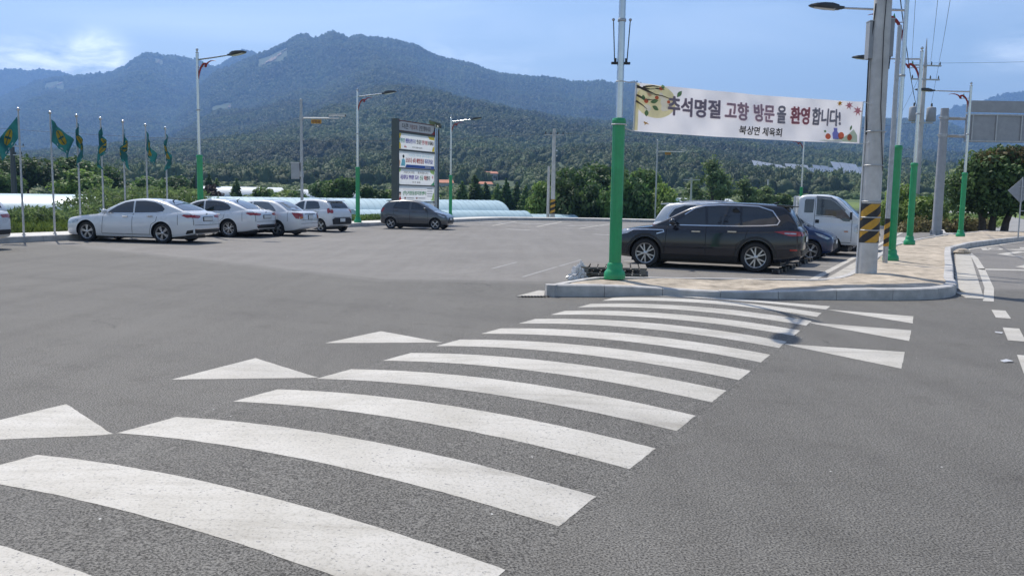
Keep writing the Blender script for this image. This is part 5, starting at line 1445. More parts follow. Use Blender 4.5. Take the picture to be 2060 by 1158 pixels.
# ---- back of a diamond warning sign
dsn = empty('warning_sign', (23.75, 39.8, .17), -.18, 'back of a diamond warning sign on a thin post at the right edge', 'road sign')
obj('post', MB().lathe([(.032, 0), (.030, 2.85)], 12), M['zinc'], dsn, smooth=SMOOTH)
mb = MB(); c_ = 2.22; q = .58
mb.add([(0, .035, c_ + q), (q, .035, c_), (0, .035, c_ - q), (-q, .035, c_), (0, .055, c_ + q), (q, .055, c_), (0, .055, c_ - q), (-q, .055, c_)], [(0, 1, 2, 3), (7, 6, 5, 4), (0, 4, 5, 1), (1, 5, 6, 2), (2, 6, 7, 3), (3, 7, 4, 0)])
obj('plate', mb, M['grey_paint'], dsn)
for z in (2.05, 2.4): obj('clip', MB().box((0, .02, z), (.30, .03, .04)), M['zinc'], dsn)
obj('bolt_arm', MB().box((.10, 0, 1.28), (.2, .03, .04)), M['zinc'], dsn)

# ---- wires
def wire(pts, r, label, sag=0.0):
    r *= .62
    a, b = Vector(pts[0]), Vector(pts[1])
    P = [a.lerp(b, t) - Vector((0, 0, sag * 4 * t * (1 - t))) for t in np.linspace(0, 1, 14)]
    return obj('power_line', MB().tube(P, r, 5), M['cable'], None, label=label, cat='wire', group='overhead wires')
wire([(3.3, 67.1, 6.75), (-40, 60, 6.2)], .016, 'overhead wire running left from the top of the twin poles', .9)
wire([(3.3, 67.1, 6.75), (26.3, 57, 7.0)], .014, 'overhead wire running right from the twin poles to the transformer pole', .5)
wire([(2.9, 67.1, 4.4), (-32, 120, 5.0)], .016, 'lower overhead wire running left from the twin poles', .4)
wire([(26.1, 57, 11.0), (4.1, 9, 9.6)], .014, 'overhead wire from the left end of the transformer pole crossarm towards the viewer', .8)
wire([(27.35, 57, 11.0), (4.55, 9, 9.6)], .014, 'overhead wire from the middle of the transformer pole crossarm towards the viewer', .8)
wire([(27.9, 57, 11.0), (4.95, 9, 9.6)], .014, 'overhead wire from the right end of the transformer pole crossarm towards the viewer', .8)
wire([(27.9, 57, 10.9), (56, 118, 9.5)], .016, 'overhead wire from the transformer pole down to the right behind the gantry', .9)
wire([(26.9, 57, 10.6), (50, 118, 9.5)], .016, 'overhead wire beside it from the transformer pole going away over the tree', .9)
wire([(26.0, 57, 10.9), (60, 70, 14.6)], .014, 'thin overhead wire crossing the sky to the right edge', .3)
wire([(7.62, 17.95, 7.4), (26.8, 57, 7.6)], .024, 'dark bundled cable from the striped concrete pole to the transformer pole', .55)

# ---- flags on the left pavement
def flag_surface(a, b, fly, hoist, d, droop, fold, ph):
    """a along the fly, b down the hoist, both 0..1"""
    lx = a * fly
    out = lx * math.cos(droop) * (1 - .25 * b * fold)
    z = -b * hoist - lx * math.sin(droop) * (1 - .12 * b)
    y = fold * .11 * math.sin(a * 7.5 + ph + b * 1.6) * (a ** .6) + fold * .04 * math.sin(a * 15 + b * 4)
    return (.035 + out, y, z)
flags = [  # x, y, direction of fly (+1 right), droop, fold, wording
    (-16.20, 28.00, (-.80, -.60), .95, .8, 'first flag from the left, blown to the left so its yellow disc shows full'),
    (-15.72, 29.02, (.97, -.2), .70, .8, 'second flag from the left, spread to the right with its disc bent'),
    (-15.35, 30.05, (.75, -.65), 1.25, 1.2, 'third flag from the left, drooping with half of its yellow disc showing'),
    (-15.00, 31.05, (.40, -.90), 1.38, 1.6, 'fourth flag from the left, folded narrow with no disc showing'),
    (-14.72, 32.20, (.62, -.78), 1.32, 1.5, 'fifth flag from the left, hanging narrow with pale marks'),
    (-14.52, 33.70, (.85, -.5), 1.08, .9, 'sixth flag from the left, trailing low to the right'),
    (-14.33, 35.15, (.60, -.8), 1.30, 1.3, 'seventh flag from the left, last before the leftmost lamp post'),
]
M['flag'] = mat('flag_cloth', (.014, .105, .11), .8, vary=.2, vscale=3, translucent=.35)
M['flag_disc'] = mat('flag_yellow', (.40, .30, .03), .8, vary=.15, vscale=6, translucent=.3)
M['flag_mark'] = mat('flag_white', (.45, .52, .52), .8, vary=.1, vscale=6, translucent=.3)
for i, (x, y, d, dr, fo, lb) in enumerate(flags):
    r = empty('flag_pole', (x, y, .2), math.atan2(d[1], d[0]), 'green ' + lb, 'flag', 'green flags on poles along the left pavement')
    Hf = 4.05
    obj('pole', MB().lathe([(.06, 0), (.06, .03), (.034, .04), (.032, 2), (.026, Hf)], 14), M['zinc'], r, smooth=SMOOTH)
    obj('ball', MB().lathe([(0.001, Hf - .01), (.035, Hf), (.058, Hf + .05), (.045, Hf + .09), (0.001, Hf + .115)], 14), M['silver'], r, smooth=SMOOTH)
    fly, hoist = 1.05, .72
    nx, nz = 22, 12
    top = Hf - .18
    mb = MB()
    for a in range(nx + 1):
        for b in range(nz + 1):
            p = flag_surface(a / nx, b / nz, fly, hoist, d, dr, fo, i * 1.3); mb.v.append((p[0], p[1], p[2] + top))
    mb.f = [(a * (nz + 1) + b, (a + 1) * (nz + 1) + b, (a + 1) * (nz + 1) + b + 1, a * (nz + 1) + b + 1) for a in range(nx) for b in range(nz)]
    fl = obj('flag', mb, M['flag'], r, smooth=3.2)
    def on_flag(nm, poly, mt, parent, off):
        b_ = dens(poly, .05)
        pts = [Vector(p) for p in b_] + [Vector(p) for p in [(.05 * i_, .05 * j_) for i_ in range(20) for j_ in range(20)] if inside(poly, *p)]
        n_ = len(b_)
        vs, _, fs, _, _, _ = delaunay_2d_cdt(pts, [(k, (k + 1) % n_) for k in range(n_)], [], 1, 1e-5)
        for sg in (-1, 1):
            m2 = MB()
            m2.v = [(p_[0], p_[1] + sg * off, p_[2] + top) for p_ in (flag_surface(q.x, q.y, fly, hoist, d, dr, fo, i * 1.3) for q in vs)]
            m2.f = [tuple(f) for f in fs]
            obj(nm, m2, M[mt], parent, smooth=3.2)
    on_flag('disc', [(.50 + .21 * math.cos(t), .40 + .30 * math.sin(t)) for t in np.linspace(0, 2 * math.pi, 25)[:-1]], 'flag_disc', fl, .006)
    on_flag('emblem_stroke', [(.34, .24), (.38, .20), (.68, .56), (.64, .60)], 'flag', fl, .010)
    on_flag('emblem_stroke', [(.60, .20), (.65, .24), (.42, .60), (.37, .56)], 'flag', fl, .0125)
    for q in ((.30, .84), (.50, .86), (.68, .84)): on_flag('pale_mark', [(q[0], q[1]), (q[0] + .08, q[1] - .02), (q[0] + .10, q[1] + .06), (q[0] + .02, q[1] + .08)], 'flag_mark', fl, .006)

# ---- stacked pallets behind the island and the plastic sheet beside them
def pallet(z, label, loc, rz):
    r = empty('pallet', (*loc, z), rz, label, 'pallet', 'stacked wooden pallets')
    Lx, Ly = 1.36, 1.10
    pm = MB().box((0, 0, 0), (.145, Ly, .020)).mesh('top_board')
    for k in range(8): obj('top_board', pm, M['wood_old'], r, loc=(-Lx / 2 + .075 + k * (Lx - .15) / 7, 0, .128 + random.uniform(0, .003)), rz=random.uniform(-.01, .01))
    sm = MB().box((0, 0, 0), (Lx, .10, .018)).mesh('cross_board')
    bm_ = MB().box((0, 0, 0), (.14, .10, .075)).mesh('block')
    for y in (-.5, 0, .5):
        obj('cross_board', sm, M['wood_old'], r, loc=(0, y, .108))
        obj('base_board', sm, M['wood_old'], r, loc=(0, y, .012))
        for x in (-.60, 0, .60): obj('block', bm_, M['wood_old'], r, loc=(x, y, .060))
    return r
pallet(.0, 'lower weathered wooden pallet of the stack by the green lamp', (2.24, 18.15), -.16)
pallet(.142, 'upper weathered wooden pallet of the stack by the green lamp', (2.19, 18.12), -.13)
random.seed(5)
bag = bmesh.new(); bmesh.ops.create_icosphere(bag, subdivisions=4, radius=1.0)
for v_ in bag.verts:
    p_ = v_.co.copy()
    n_ = float(fbm(np.array([p_.x * 2.6 + 5 + p_.z * 1.9]), np.array([p_.y * 2.6 + p_.z * 2.4 + 9]), 3, .6)[0])
    r_ = abs(2 * float(fbm(np.array([p_.x * 5 + 31 + p_.z * 3.1]), np.array([p_.y * 5 - p_.z * 4.2]), 2, .6)[0]) - 1)
    s_ = .55 + 1.0 * (n_ - .3) + .55 * (r_ - .25)
    lean = max(0, p_.z) * .10
    f_ = 1.0 - .55 * max(-.5, p_.z)
    v_.co = Vector((p_.x * .26 * s_ * f_ + lean, p_.y * .20 * s_ * f_, max(.004, .12 + p_.z * .26 * s_)))
me = bpy.data.meshes.new('sheet'); bag.to_mesh(me); bag.free()
obj('plastic_sheet', me, M['film_white'], None, loc=(1.38, 17.7, 0), rz=.4, label='crumpled white plastic sheet on the ground beside the pallets', cat='plastic sheet')
for (x, y, a, s_, lb) in ((5.42, 9.10, .3, .08, 'scrap of white litter on the asphalt at the right'), (6.5, 11.15, 1.1, .03, 'tiny white scrap on the asphalt near the road dashes')):
    obj('litter', MB().add([(-s_, -.03, .006), (s_ * .4, -.05, .018), (s_, .0, .008), (s_ * .5, .05, .02), (-s_ * .7, .04, .010)], [(0, 1, 3, 4), (1, 2, 3)]), M['film_white'], None, loc=(x, y, 0.004), rz=a, label=lb, cat='litter')
# rubble in the gutter
obj('rubble', MB().lathe([(0.001, 0), (.28, .0), (.34, .05), (.22, .14), (.08, .18), (0.001, .18)], 9, sx=1.2, sy=.7), M['sand'], None, loc=(*W(29.3, 3.75)[:2], .01), rz=.5, label='small heap of dirt in the gutter where the kerb bends', cat='dirt heap')
# wheel stops in the right-hand row
st = MB().add([(-.08, -.30, 0), (.08, -.30, 0), (.05, -.30, .10), (-.05, -.30, .10), (-.08, .30, 0), (.08, .30, 0), (.05, .30, .10), (-.05, .30, .10)], [(3, 2, 1, 0), (4, 5, 6, 7), (0, 1, 5, 4), (1, 2, 6, 5), (2, 3, 7, 6), (3, 0, 4, 7)]).mesh('block')
tp = MB().box((0, 0, .055), (.166, .10, .085)).mesh('end_pad')
words = ('first', 'second', 'third', 'fourth', 'fifth', 'sixth')
for k, u in enumerate((17.25, 19.1, 21.2, 24.0, 26.9, 29.5)):
    for j, du in enumerate((-.45, .45)):
        r = empty('wheel_stop', W(u + du, -.22, 0.0), math.atan2(VY, VX), f"{'near' if j == 0 else 'far'} wheel stop of the {words[k]} bay from the front in the right-hand row", 'wheel stop', 'wheel stops in the right-hand row')
        obj('block', st, M['rubber'], r)
        for y in (-.2, .2): obj('end_pad', tp, M['wood_old'], r, loc=(0, y, 0))
# ================================================================== banner and signboard
TMP = bpy.data.scenes.new('tmp_text')
def text_mesh(body, bold=0.0):
    c = bpy.data.curves.new('lettering', 'FONT')
    c.body = body; c.size = 1.0; c.offset = bold; c.resolution_u = 3
    c.align_x = 'LEFT'
    o = bpy.data.objects.new('tmp_text', c); TMP.collection.objects.link(o)
    TMP.view_layers[0].update()
    me = bpy.data.meshes.new_from_object(o.evaluated_get(TMP.view_layers[0].depsgraph))
    bpy.data.objects.remove(o)
    n = len(me.vertices); co = np.zeros(n * 3); me.vertices.foreach_get('co', co); co = co.reshape(-1, 3)
    F = [tuple(p.vertices) for p in me.polygons]
    bpy.data.meshes.remove(me)
    return co, F
def lettering(body, place, a0, a1, b0, b1, d, mt, parent, bold=.012, slant=0.0, heavy=((0, 0),)):
    co, F = text_mesh(body, bold)
    x0, y0 = co[:, :2].min(0); x1, y1 = co[:, :2].max(0)
    mb = MB()
    for k, (da, db) in enumerate(heavy):
        vs = []
        for x, y, _ in co:
            u, v = (x - x0) / (x1 - x0), (y - y0) / (y1 - y0)
            vs.append(place(a0 + (a1 - a0) * u + slant * (v - .5) + da, b0 + (b1 - b0) * v + db, d + k * .0007))
        mb.add(vs, F)
    me = mb.mesh('lettering')
    return obj('lettering', me, mt, parent)
def flat(nm, polys, place, d, mt, parent):
    for poly in polys:
        n = len(poly); cx_ = sum(p[0] for p in poly) / n; cy_ = sum(p[1] for p in poly) / n
        obj(nm, MB().add([place(*p, d) for p in poly] + [place(cx_, cy_, d)], [(i, (i + 1) % n, n) for i in range(n)]), mt, parent)
def ell(a, b, ra, rb, n=22, clip=.985):
    return [(max(.004, a + ra * math.cos(t)), min(clip, b + rb * math.sin(t))) for t in np.linspace(0, 2 * math.pi, n + 1)[:-1]]
def leafp(a, b, l, wd, ang, asp):
    pts = []
    for t in np.linspace(0, 1, 8): pts.append((l * t, wd * math.sin(math.pi * t)))
    for t in np.linspace(1, 0, 8)[1:-1]: pts.append((l * t, -wd * math.sin(math.pi * t)))
    c, s = math.cos(ang), math.sin(ang)
    return [(a + (x * c - y * s) / asp, b + (x * s + y * c)) for x, y in pts]
def star(a, b, r, asp, rot):
    pts = []
    for k in range(14):
        rr = r if k % 2 == 0 else r * .38
        if k in (6, 8): rr *= .8
        t = rot + 2 * math.pi * k / 14
        pts.append((a + rr * math.cos(t) / asp, b + rr * math.sin(t)))
    return pts
def strk(pts, wd, asp):
    P = [(x * asp, y) for x, y in pts]; n = len(P)
    w_ = [wd * (1 - .8 * i / (n - 1)) for i in range(n)]
    L = offset(P, 1.0); out_a, out_b = [], []
    for i in range(n):
        dx, dy = L[i][0] - P[i][0], L[i][1] - P[i][1]
        out_a.append(((P[i][0] + dx * w_[i]) / asp, P[i][1] + dy * w_[i])); out_b.append(((P[i][0] - dx * w_[i]) / asp, P[i][1] - dy * w_[i]))
    return out_a + out_b[::-1]
def ink(nm, c, tr=0.45): return mat(nm, c, .75, vary=.12, vscale=4, translucent=tr)
M['banner'] = mat('banner_cloth', (.78, .765, .79), .7, vary=.05, vscale=1.2, translucent=.48)
M['k_plum'] = ink('ink_plum', (.40, .325, .385)); M['k_rose'] = ink('ink_rose', (.62, .43, .48)); M['k_grey'] = ink('ink_grey', (.43, .40, .44))
M['k_red'] = ink('ink_red', (.56, .23, .26)); M['k_black'] = ink('ink_black', (.02, .02, .022)); M['k_moon'] = ink('ink_moon', (.90, .82, .50), .6)
M['k_fruit'] = ink('ink_fruit', (.70, .17, .09)); M['k_leaf'] = ink('ink_leaf', (.16, .28, .14)); M['k_gold'] = ink('ink_gold', (.50, .26, .03))
M['k_jar'] = ink('ink_jar', (.26, .27, .62)); M['k_pale'] = ink('ink_pale_green', (.55, .64, .50)); M['k_twig'] = ink('ink_twig', (.10, .08, .07))
M['k_halo'] = ink('ink_halo', (.78, .76, .77), .45)
TL, BL, TR, BR = Vector((2.262, 16.25, 3.87)), Vector((2.245, 16.25, 2.963)), Vector((7.187, 17.75, 3.752)), Vector((7.170, 17.75, 2.90))
root = Vector((4.7, 17.0, 0.2))
NB = (TR - TL).cross(BL - TL).normalized()
if NB.y > 0: NB = -NB
def on_banner(a, b, d):
    p = BL.lerp(BR, a).lerp(TL.lerp(TR, a), b)
    rip = .026 * math.sin(a * 16 + b * 2.2) * math.sin(math.pi * min(1, max(0, a))) + .014 * math.sin(a * 31 - b * 5) + .006 * math.sin(a * 67 + b * 9) + .02 * math.sin(b * 3.1 + a * 3)
    sag = -.035 * 4 * a * (1 - a) * (.6 + .4 * b) + .035 * 4 * .25 * 0
    q = p + NB * (rip + d) + Vector((0, 0, sag + .02)) - root
    return (q.x, q.y, q.z)
bn = empty('hanging_banner', root, 0, 'long white banner with holiday lettering hung between the nearest lamp and the concrete pole', 'banner')
na, nb = 90, 18
mb = MB()
for i in range(na + 1):
    for j in range(nb + 1): mb.v.append(on_banner(i / na, j / nb, 0))
mb.f = [(i * (nb + 1) + j, (i + 1) * (nb + 1) + j, (i + 1) * (nb + 1) + j + 1, i * (nb + 1) + j + 1) for i in range(na) for j in range(nb)]
cl_ = obj('cloth', mb, M['banner'], bn, smooth=3.2)
ASP = 5.16 / .88
for s_, a0, a1, mt in (('추석명절', .130, .355, 'k_plum'), ('고향', .370, .480, 'k_rose'), ('방문', .498, .597, 'k_rose'), ('을', .605, .652, 'k_grey'), ('환영', .666, .752, 'k_red'), ('합니다!', .758, .900, 'k_grey')):
    lettering(s_, on_banner, a0 + .003, a1 - .003, .39, .79, .020, M[mt], cl_, .018, heavy=((-.0018, 0), (.0018, 0), (0, .008), (0, -.008)))
lettering('북상면 체육회', on_banner, .436, .632, .075, .275, .018, M['k_black'], cl_, .02, .004)
flat('moon_print', [ell(.085, .66, .082, .36, 30)], on_banner, .010, M['k_moon'], cl_)
flat('edge_print', [[(.004, .02), (.016, .02), (.016, .98), (.004, .98)]], on_banner, .0105, M['k_moon'], cl_)
for q in ([(.004, .90), (.05, .88), (.09, .93), (.12, .91)], [(.004, .93), (.06, .80), (.11, .78), (.165, .70)], [(.004, .74), (.04, .66), (.085, .68)], [(.004, .62), (.03, .55), (.05, .47)], [(.03, .92), (.075, .97), (.10, .96)]):
    flat('twig_print', [strk(q, .020, ASP)], on_banner, .013, M['k_twig'], cl_)
for a, b, r_ in ((.105, .93, .045), (.058, .79, .055), (.088, .73, .045), (.045, .64, .055), (.135, .66, .04)): flat('persimmon_print', [ell(a, b, r_ / ASP, r_ * .85, 14)], on_banner, .016, M['k_fruit'], cl_)
for a, b, l, g in ((.062, .62, .20, .3), (.07, .55, .17, -.5), (.17, .78, .18, .9), (.03, .76, .12, -1.3), (.048, .46, .14, -1.6), (.105, .95, .10, .4)): flat('leaf_print', [leafp(a, b, l, .045, g, ASP)], on_banner, .017, M['k_leaf'], cl_)
flat('maple_print', [star(.935, .90, .115, ASP, -1.2)], on_banner, .013, M['k_red'], cl_)
flat('maple_print', [star(.975, .78, .14, ASP, -1.9)], on_banner, .014, M['k_red'], cl_)
flat('maple_print', [star(.892, .935, .085, ASP, -1.4)], on_banner, .015, M['k_gold'], cl_)
flat('shade_print', [[(.80, .03), (.985, .03), (.985, .20), (.965, .34), (.94, .22), (.90, .09)]], on_banner, .011, M['k_pale'], cl_)
flat('jar_print', [[(.862, .08), (.890, .08), (.892, .22), (.884, .27), (.884, .35), (.868, .35), (.868, .27), (.860, .22)]], on_banner, .013, M['k_jar'], cl_)
for a, b, r_ in ((.840, .14, .07), (.902, .17, .085), (.945, .14, .075)): flat('fruit_print', [ell(a, b, r_ / ASP, r_, 16)], on_banner, .015, M['k_fruit'], cl_)
for a, b, l, g in ((.832, .24, .07, 2.6), (.945, .30, .14, 1.2)): flat('leaf_print', [leafp(a, b, l, .03, g, ASP)], on_banner, .016, M['k_leaf'], cl_)
flat('dragonfly_print', [strk([(.04, .20), (.06, .16)], .018, ASP), strk([(.043, .15), (.055, .21)], .012, ASP)], on_banner, .012, M['k_gold'], cl_)
for (p, q) in (((0, 1), (1.98, 16.14, 3.90)), ((0, 0), (1.98, 16.14, 3.08)), ((1, 1), (7.5, 17.90, 3.74)), ((1, 0), (7.5, 17.9, 2.98))):
    a = Vector(on_banner(*p, 0)); b = Vector(q) - root
    obj('tie_rope', MB().tube([a, a.lerp(b, .5) - Vector((0, 0, .015)), b], .009, 6), M['rope'], bn)
for x, z in ((1.96, 3.09), (1.96, 3.885)):
    obj('tie_loop', MB().lathe([(.142 if z < 3.2 else .074, -.012), (.150 if z < 3.2 else .082, 0), (.142 if z < 3.2 else .074, .012)], 20, c=(x - root.x, 16.12 - root.y, z - root.z), cap=False), M['rope'], bn)
for a in (0.002, .998):
    p0, p1 = Vector(on_banner(a, 0, 0)), Vector(on_banner(a, 1, 0))
    obj('end_batten', MB().tube([p0 + Vector((0, .01, 0)), p1 + Vector((0, .01, 0))], .014, 8), M['white_paint'], bn)

# ---- signboard with four banners
P0, DU = Vector((-6.63, 48.0, 0)), Vector((UX, UY, 0))
NV = Vector((VX, VY, 0)); WB = 3.93
sb = empty('banner_signboard', (-5.7, 49.8, .15), 0, 'tall signboard with a header and four printed banners behind the grey hatchback', 'signboard')
so = Vector((-5.7, 49.8, .15))
def board(z0, z1):
    def place(a, b, d):
        p = P0 + DU * (WB * a) + Vector((0, 0, z0 + (z1 - z0) * b)) + NV * d - so
        return (p.x, p.y, p.z)
    return place
rot = Matrix(((UX, VX, 0), (UY, VY, 0), (0, 0, 1)))
def bbox(nm, a, wa, dv, wv, z0, z1, mt, parent=None):
    c = P0 + DU * a + NV * dv + Vector((0, 0, (z0 + z1) / 2)) - so
    return obj(nm, MB().box(c, (wa, wv, z1 - z0), rot=rot), mt, parent or sb)
M['board_dark'] = mat('dark_green_column', (.075, .09, .085), .6, vary=.12, vscale=2)
bbox('column', -.10, .16, .02, .42, .0, 5.97, M['board_dark'])
for a in (WB + .08, WB + .26): bbox('rear_post', a, .10, -.02, .12, .0, 5.75, M['silver'])
bbox('column', WB + .44, .10, -.02, .16, .0, 5.7, M['board_dark'])
for z in (5.27, 4.275, 3.26, 2.30, 1.33): bbox('rail', WB / 2, WB, -.03, .06, z - .045, z + .045, M['board_dark'])
bp = M
M['s_white'] = mat('sign_white', (.78, .79, .80), .5, vary=.04, vscale=2, translucent=.5); M['s_head'] = mat('sign_header', (.50, .49, .47), .5, vary=.06, vscale=2)
def sk_(nm, c): M[nm] = mat(nm, tuple(min(.9, x * 1.35 + .02) for x in c), .55, vary=.08, vscale=4, translucent=.45); return M[nm]
sk_('s_red', (.40, .035, .04)); sk_('s_black', (.03, .03, .035)); sk_('s_blue', (.03, .05, .32)); sk_('s_teal', (.05, .30, .30)); sk_('s_green', (.02, .26, .10)); sk_('s_yellow', (.58, .46, .05)); sk_('s_orange', (.52, .20, .03)); sk_('s_cyan', (.16, .42, .50)); sk_('s_lime', (.36, .50, .16)); sk_('s_navy', (.02, .07, .27)); sk_('s_brown', (.20, .07, .05)); sk_('s_skin', (.55, .36, .26)); sk_('s_violet', (.12, .09, .34))
hd_ = bbox('header_panel', WB / 2, WB, -.02, .06, 5.32, 5.93, M['board_dark'])
pl = board(5.32, 5.93)
flat('header_face', [[(.12, .08), (.90, .08), (.95, .20), (.985, .55), (.985, .90), (.12, .90), (.06, .78), (.02, .40), (.02, .08)]], pl, .014, M['s_head'], hd_)
flat('header_corner', [[(.0, .70), (.0, 1.0), (.10, 1.0)]], pl, .016, M['s_red'], hd_)
flat('header_corner', [[(1.0, .0), (1.0, .42), (.92, .0)]], pl, .016, M['s_red'], hd_)
flat('header_line', [[(.0, .0), (1.0, .0), (1.0, .05), (.0, .05)]], pl, .017, M['s_brown'], hd_)
flat('header_line', [[(.1, .94), (1.0, .94), (1.0, .99), (.1, .99)]], pl, .017, M['s_brown'], hd_)
for s_, a0, a1, mt in (('더', .14, .21, 's_black'), ('큰', .22, .30, 's_black'), ('거창도약,', .33, .54, 's_brown'), ('군민', .57, .67, 's_black'), ('행복시대', .69, .88, 's_black')): lettering(s_, pl, a0, a1, .26, .74, .020, M[mt], hd_, .012)
def panel(z0, z1):
    pl_ = board(z0, z1)
    f = obj('banner_panel', MB().add([pl_(.003, 0, .008), pl_(.997, 0, .008), pl_(.997, 1, .008), pl_(.003, 1, .008)], [(0, 1, 2, 3)]), M['s_white'], sb)
    return f, pl_
f, pl = panel(4.33, 5.21)
flat('edge_print', [[(.004, .01), (.035, .01), (.035, .99), (.004, .99)]], pl, .019, M['s_orange'], f)
flat('edge_print', [[(.035, .01), (.11, .01), (.11, .30), (.06, .42), (.06, .70), (.12, .99), (.035, .99)]], pl, .020, M['s_yellow'], f)
flat('edge_print', [[(.82, .99), (.996, .99), (.996, .78), (.86, .80)], [(.93, .01), (.996, .01), (.996, .36), (.955, .30)]], pl, .019, M['s_yellow'], f)
for s_, a0, a1, mt in (('친환경', .06, .20, 's_teal'), ('생활실천으로', .22, .49, 's_blue'), ('뜻깊은', .51, .645, 's_black'), ('한가위', .66, .80, 's_red'), ('보내세요', .815, .975, 's_black')): lettering(s_, pl, a0, a1, .40, .70, .024, M[mt], f, .012, heavy=((-.002, 0), (.002, 0)))
lettering('한국생활개선회', pl, .40, .66, .12, .22, .024, M['s_black'], f)
flat('logo_print', [[(.19, .12), (.225, .12), (.215, .30)], [(.23, .10), (.25, .10), (.25, .20), (.23, .20)]], pl, .022, M['s_red'], f)
f, pl = panel(3.29, 4.22)
flat('strip_print', [[(.22, .01), (.996, .01), (.996, .20), (.25, .20)]], pl, .019, M['s_navy'], f)
flat('box_print', [[(.74, .05), (.91, .05), (.91, .16), (.74, .16)]], pl, .021, M['s_white'], f)
flat('nurse_print', [[(.11, .10), (.22, .10), (.215, .45), (.18, .56), (.14, .50)]], pl, .021, M['s_cyan'], f)
flat('nurse_print', [[(.0, .06), (.08, .05), (.10, .35), (.06, .52), (.01, .40)]], pl, .022, M['s_skin'], f)
flat('hair_print', [ell(.175, .68, .024, .10, 14)], pl, .023, M['s_black'], f)
lettering('거창군은 여러분 곁에 있습니다', pl, .30, .95, .72, .86, .024, M['s_cyan'], f, .006)
for s_, a0, a1, mt in (('코로나', .23, .39, 's_red'), ('4차', .41, .49, 's_red'), ('예방접종', .51, .71, 's_red'), ('하러가요!', .73, .95, 's_blue')): lettering(s_, pl, a0, a1, .30, .62, .024, M[mt], f, .012, heavy=((-.002, 0), (.002, 0)))
f, pl = panel(2.33, 3.23)
flat('wash_print', [[(.004, .72), (.10, .80), (.12, .99), (.004, .99)], [(.90, .80), (.996, .70), (.996, .99), (.88, .99)]], pl, .019, M['s_lime'], f)
flat('wash_print', [[(.004, .01), (.09, .01), (.03, .22), (.004, .30)], [(.90, .01), (.996, .01), (.996, .34), (.97, .18)]], pl, .0195, M['s_green'], f)
lettering('거창인의 자랑', pl, .18, .46, .70, .86, .024, M['s_black'], f, .006)
lettering('축하합니다', pl, .54, .83, .70, .86, .024, M['s_black'], f, .006)
for s_, a0, a1, mt in (('서울대학교', .10, .29, 's_violet'), ('약학대학', .31, .45, 's_violet'), ('조교수', .47, .57, 's_violet'), ('신규', .60, .69, 's_green'), ('채용', .715, .79, 's_red'), ('합니다', .79, .88, 's_black')): lettering(s_, pl, a0, a1, .32, .62, .024, M[mt], f, .012, heavy=((-.002, 0), (.002, 0)))
lettering('친구 일동', pl, .40, .62, .12, .22, .024, M['s_black'], f)
lettering('축', pl, .012, .05, .45, .65, .024, M['s_red'], f); lettering('축', pl, .93, .97, .42, .64, .024, M['s_red'], f)
f, pl = panel(1.41, 2.27)
flat('wash_print', [[(.90, .01), (.996, .01), (.996, .62), (.96, .45), (.94, .15)]], pl, .019, M['s_lime'], f)
flat('person_print', [[(.06, .03), (.13, .03), (.105, .30), (.085, .30)]], pl, .021, M['s_red'], f)
flat('person_print', [ell(.092, .44, .022, .11, 12)], pl, .022, M['s_skin'], f)
flat('hair_print', [ell(.092, .53, .024, .07, 12)], pl, .023, M['s_black'], f)
lettering('(주)거창돌봄지원센터', pl, .165, .77, .34, .66, .024, M['s_green'], f, .012, heavy=((-.002, 0), (.002, 0)))
flat('rule_print', [[(.16, .745), (.78, .745), (.78, .76), (.16, .76)]], pl, .022, M['s_brown'], f)
for k in range(4): flat('small_print', [[(.80, .80 - k * .17), (.95, .80 - k * .17), (.95, .86 - k * .17), (.80, .86 - k * .17)]], pl, .022, M['s_head'], f)
for a in (.22, .52): flat('seal_print', [ell(a, .18, .026, .06, 12)], pl, .022, M['s_brown'], f)
for a in (.26, .56): flat('small_print', [[(a, .15), (a + .19, .15), (a + .19, .21), (a, .21)]], pl, .022, M['s_head'], f)
f = bbox('lower_panel', WB / 2, WB - .02, .0, .03, .55, 1.26, M['s_white'])
c = P0 + DU * (WB + .1) + Vector((0, 0, 6.0)) - so
obj('solar_panel', MB().box(c, (.75, .50, .03), rot=Matrix.Rotation(-.5, 3, 'X') @ Matrix.Rotation(.35, 3, 'Y')), M['glass_pale'], sb)
obj('panel_bracket', MB().tube([c, c - Vector((0, 0, .45))], .03, 8), M['zinc'], sb)
# lettering on the camera signs
for sg, rt_ in ((cs1, cp1), (cs2, cp2)):
    L_ = .78 if rt_ is cp1 else .94
    z_ = (5.33 if rt_ is cp1 else 6.1) - .17
    lettering('방범용', lambda a, b, d, L_=L_, z_=z_: (L_ - .22 + .44 * a, -.014 - d, z_ - .08 + .16 * b), 0, 1, 0, 1, 0, M['s_brown'], sg, .02)
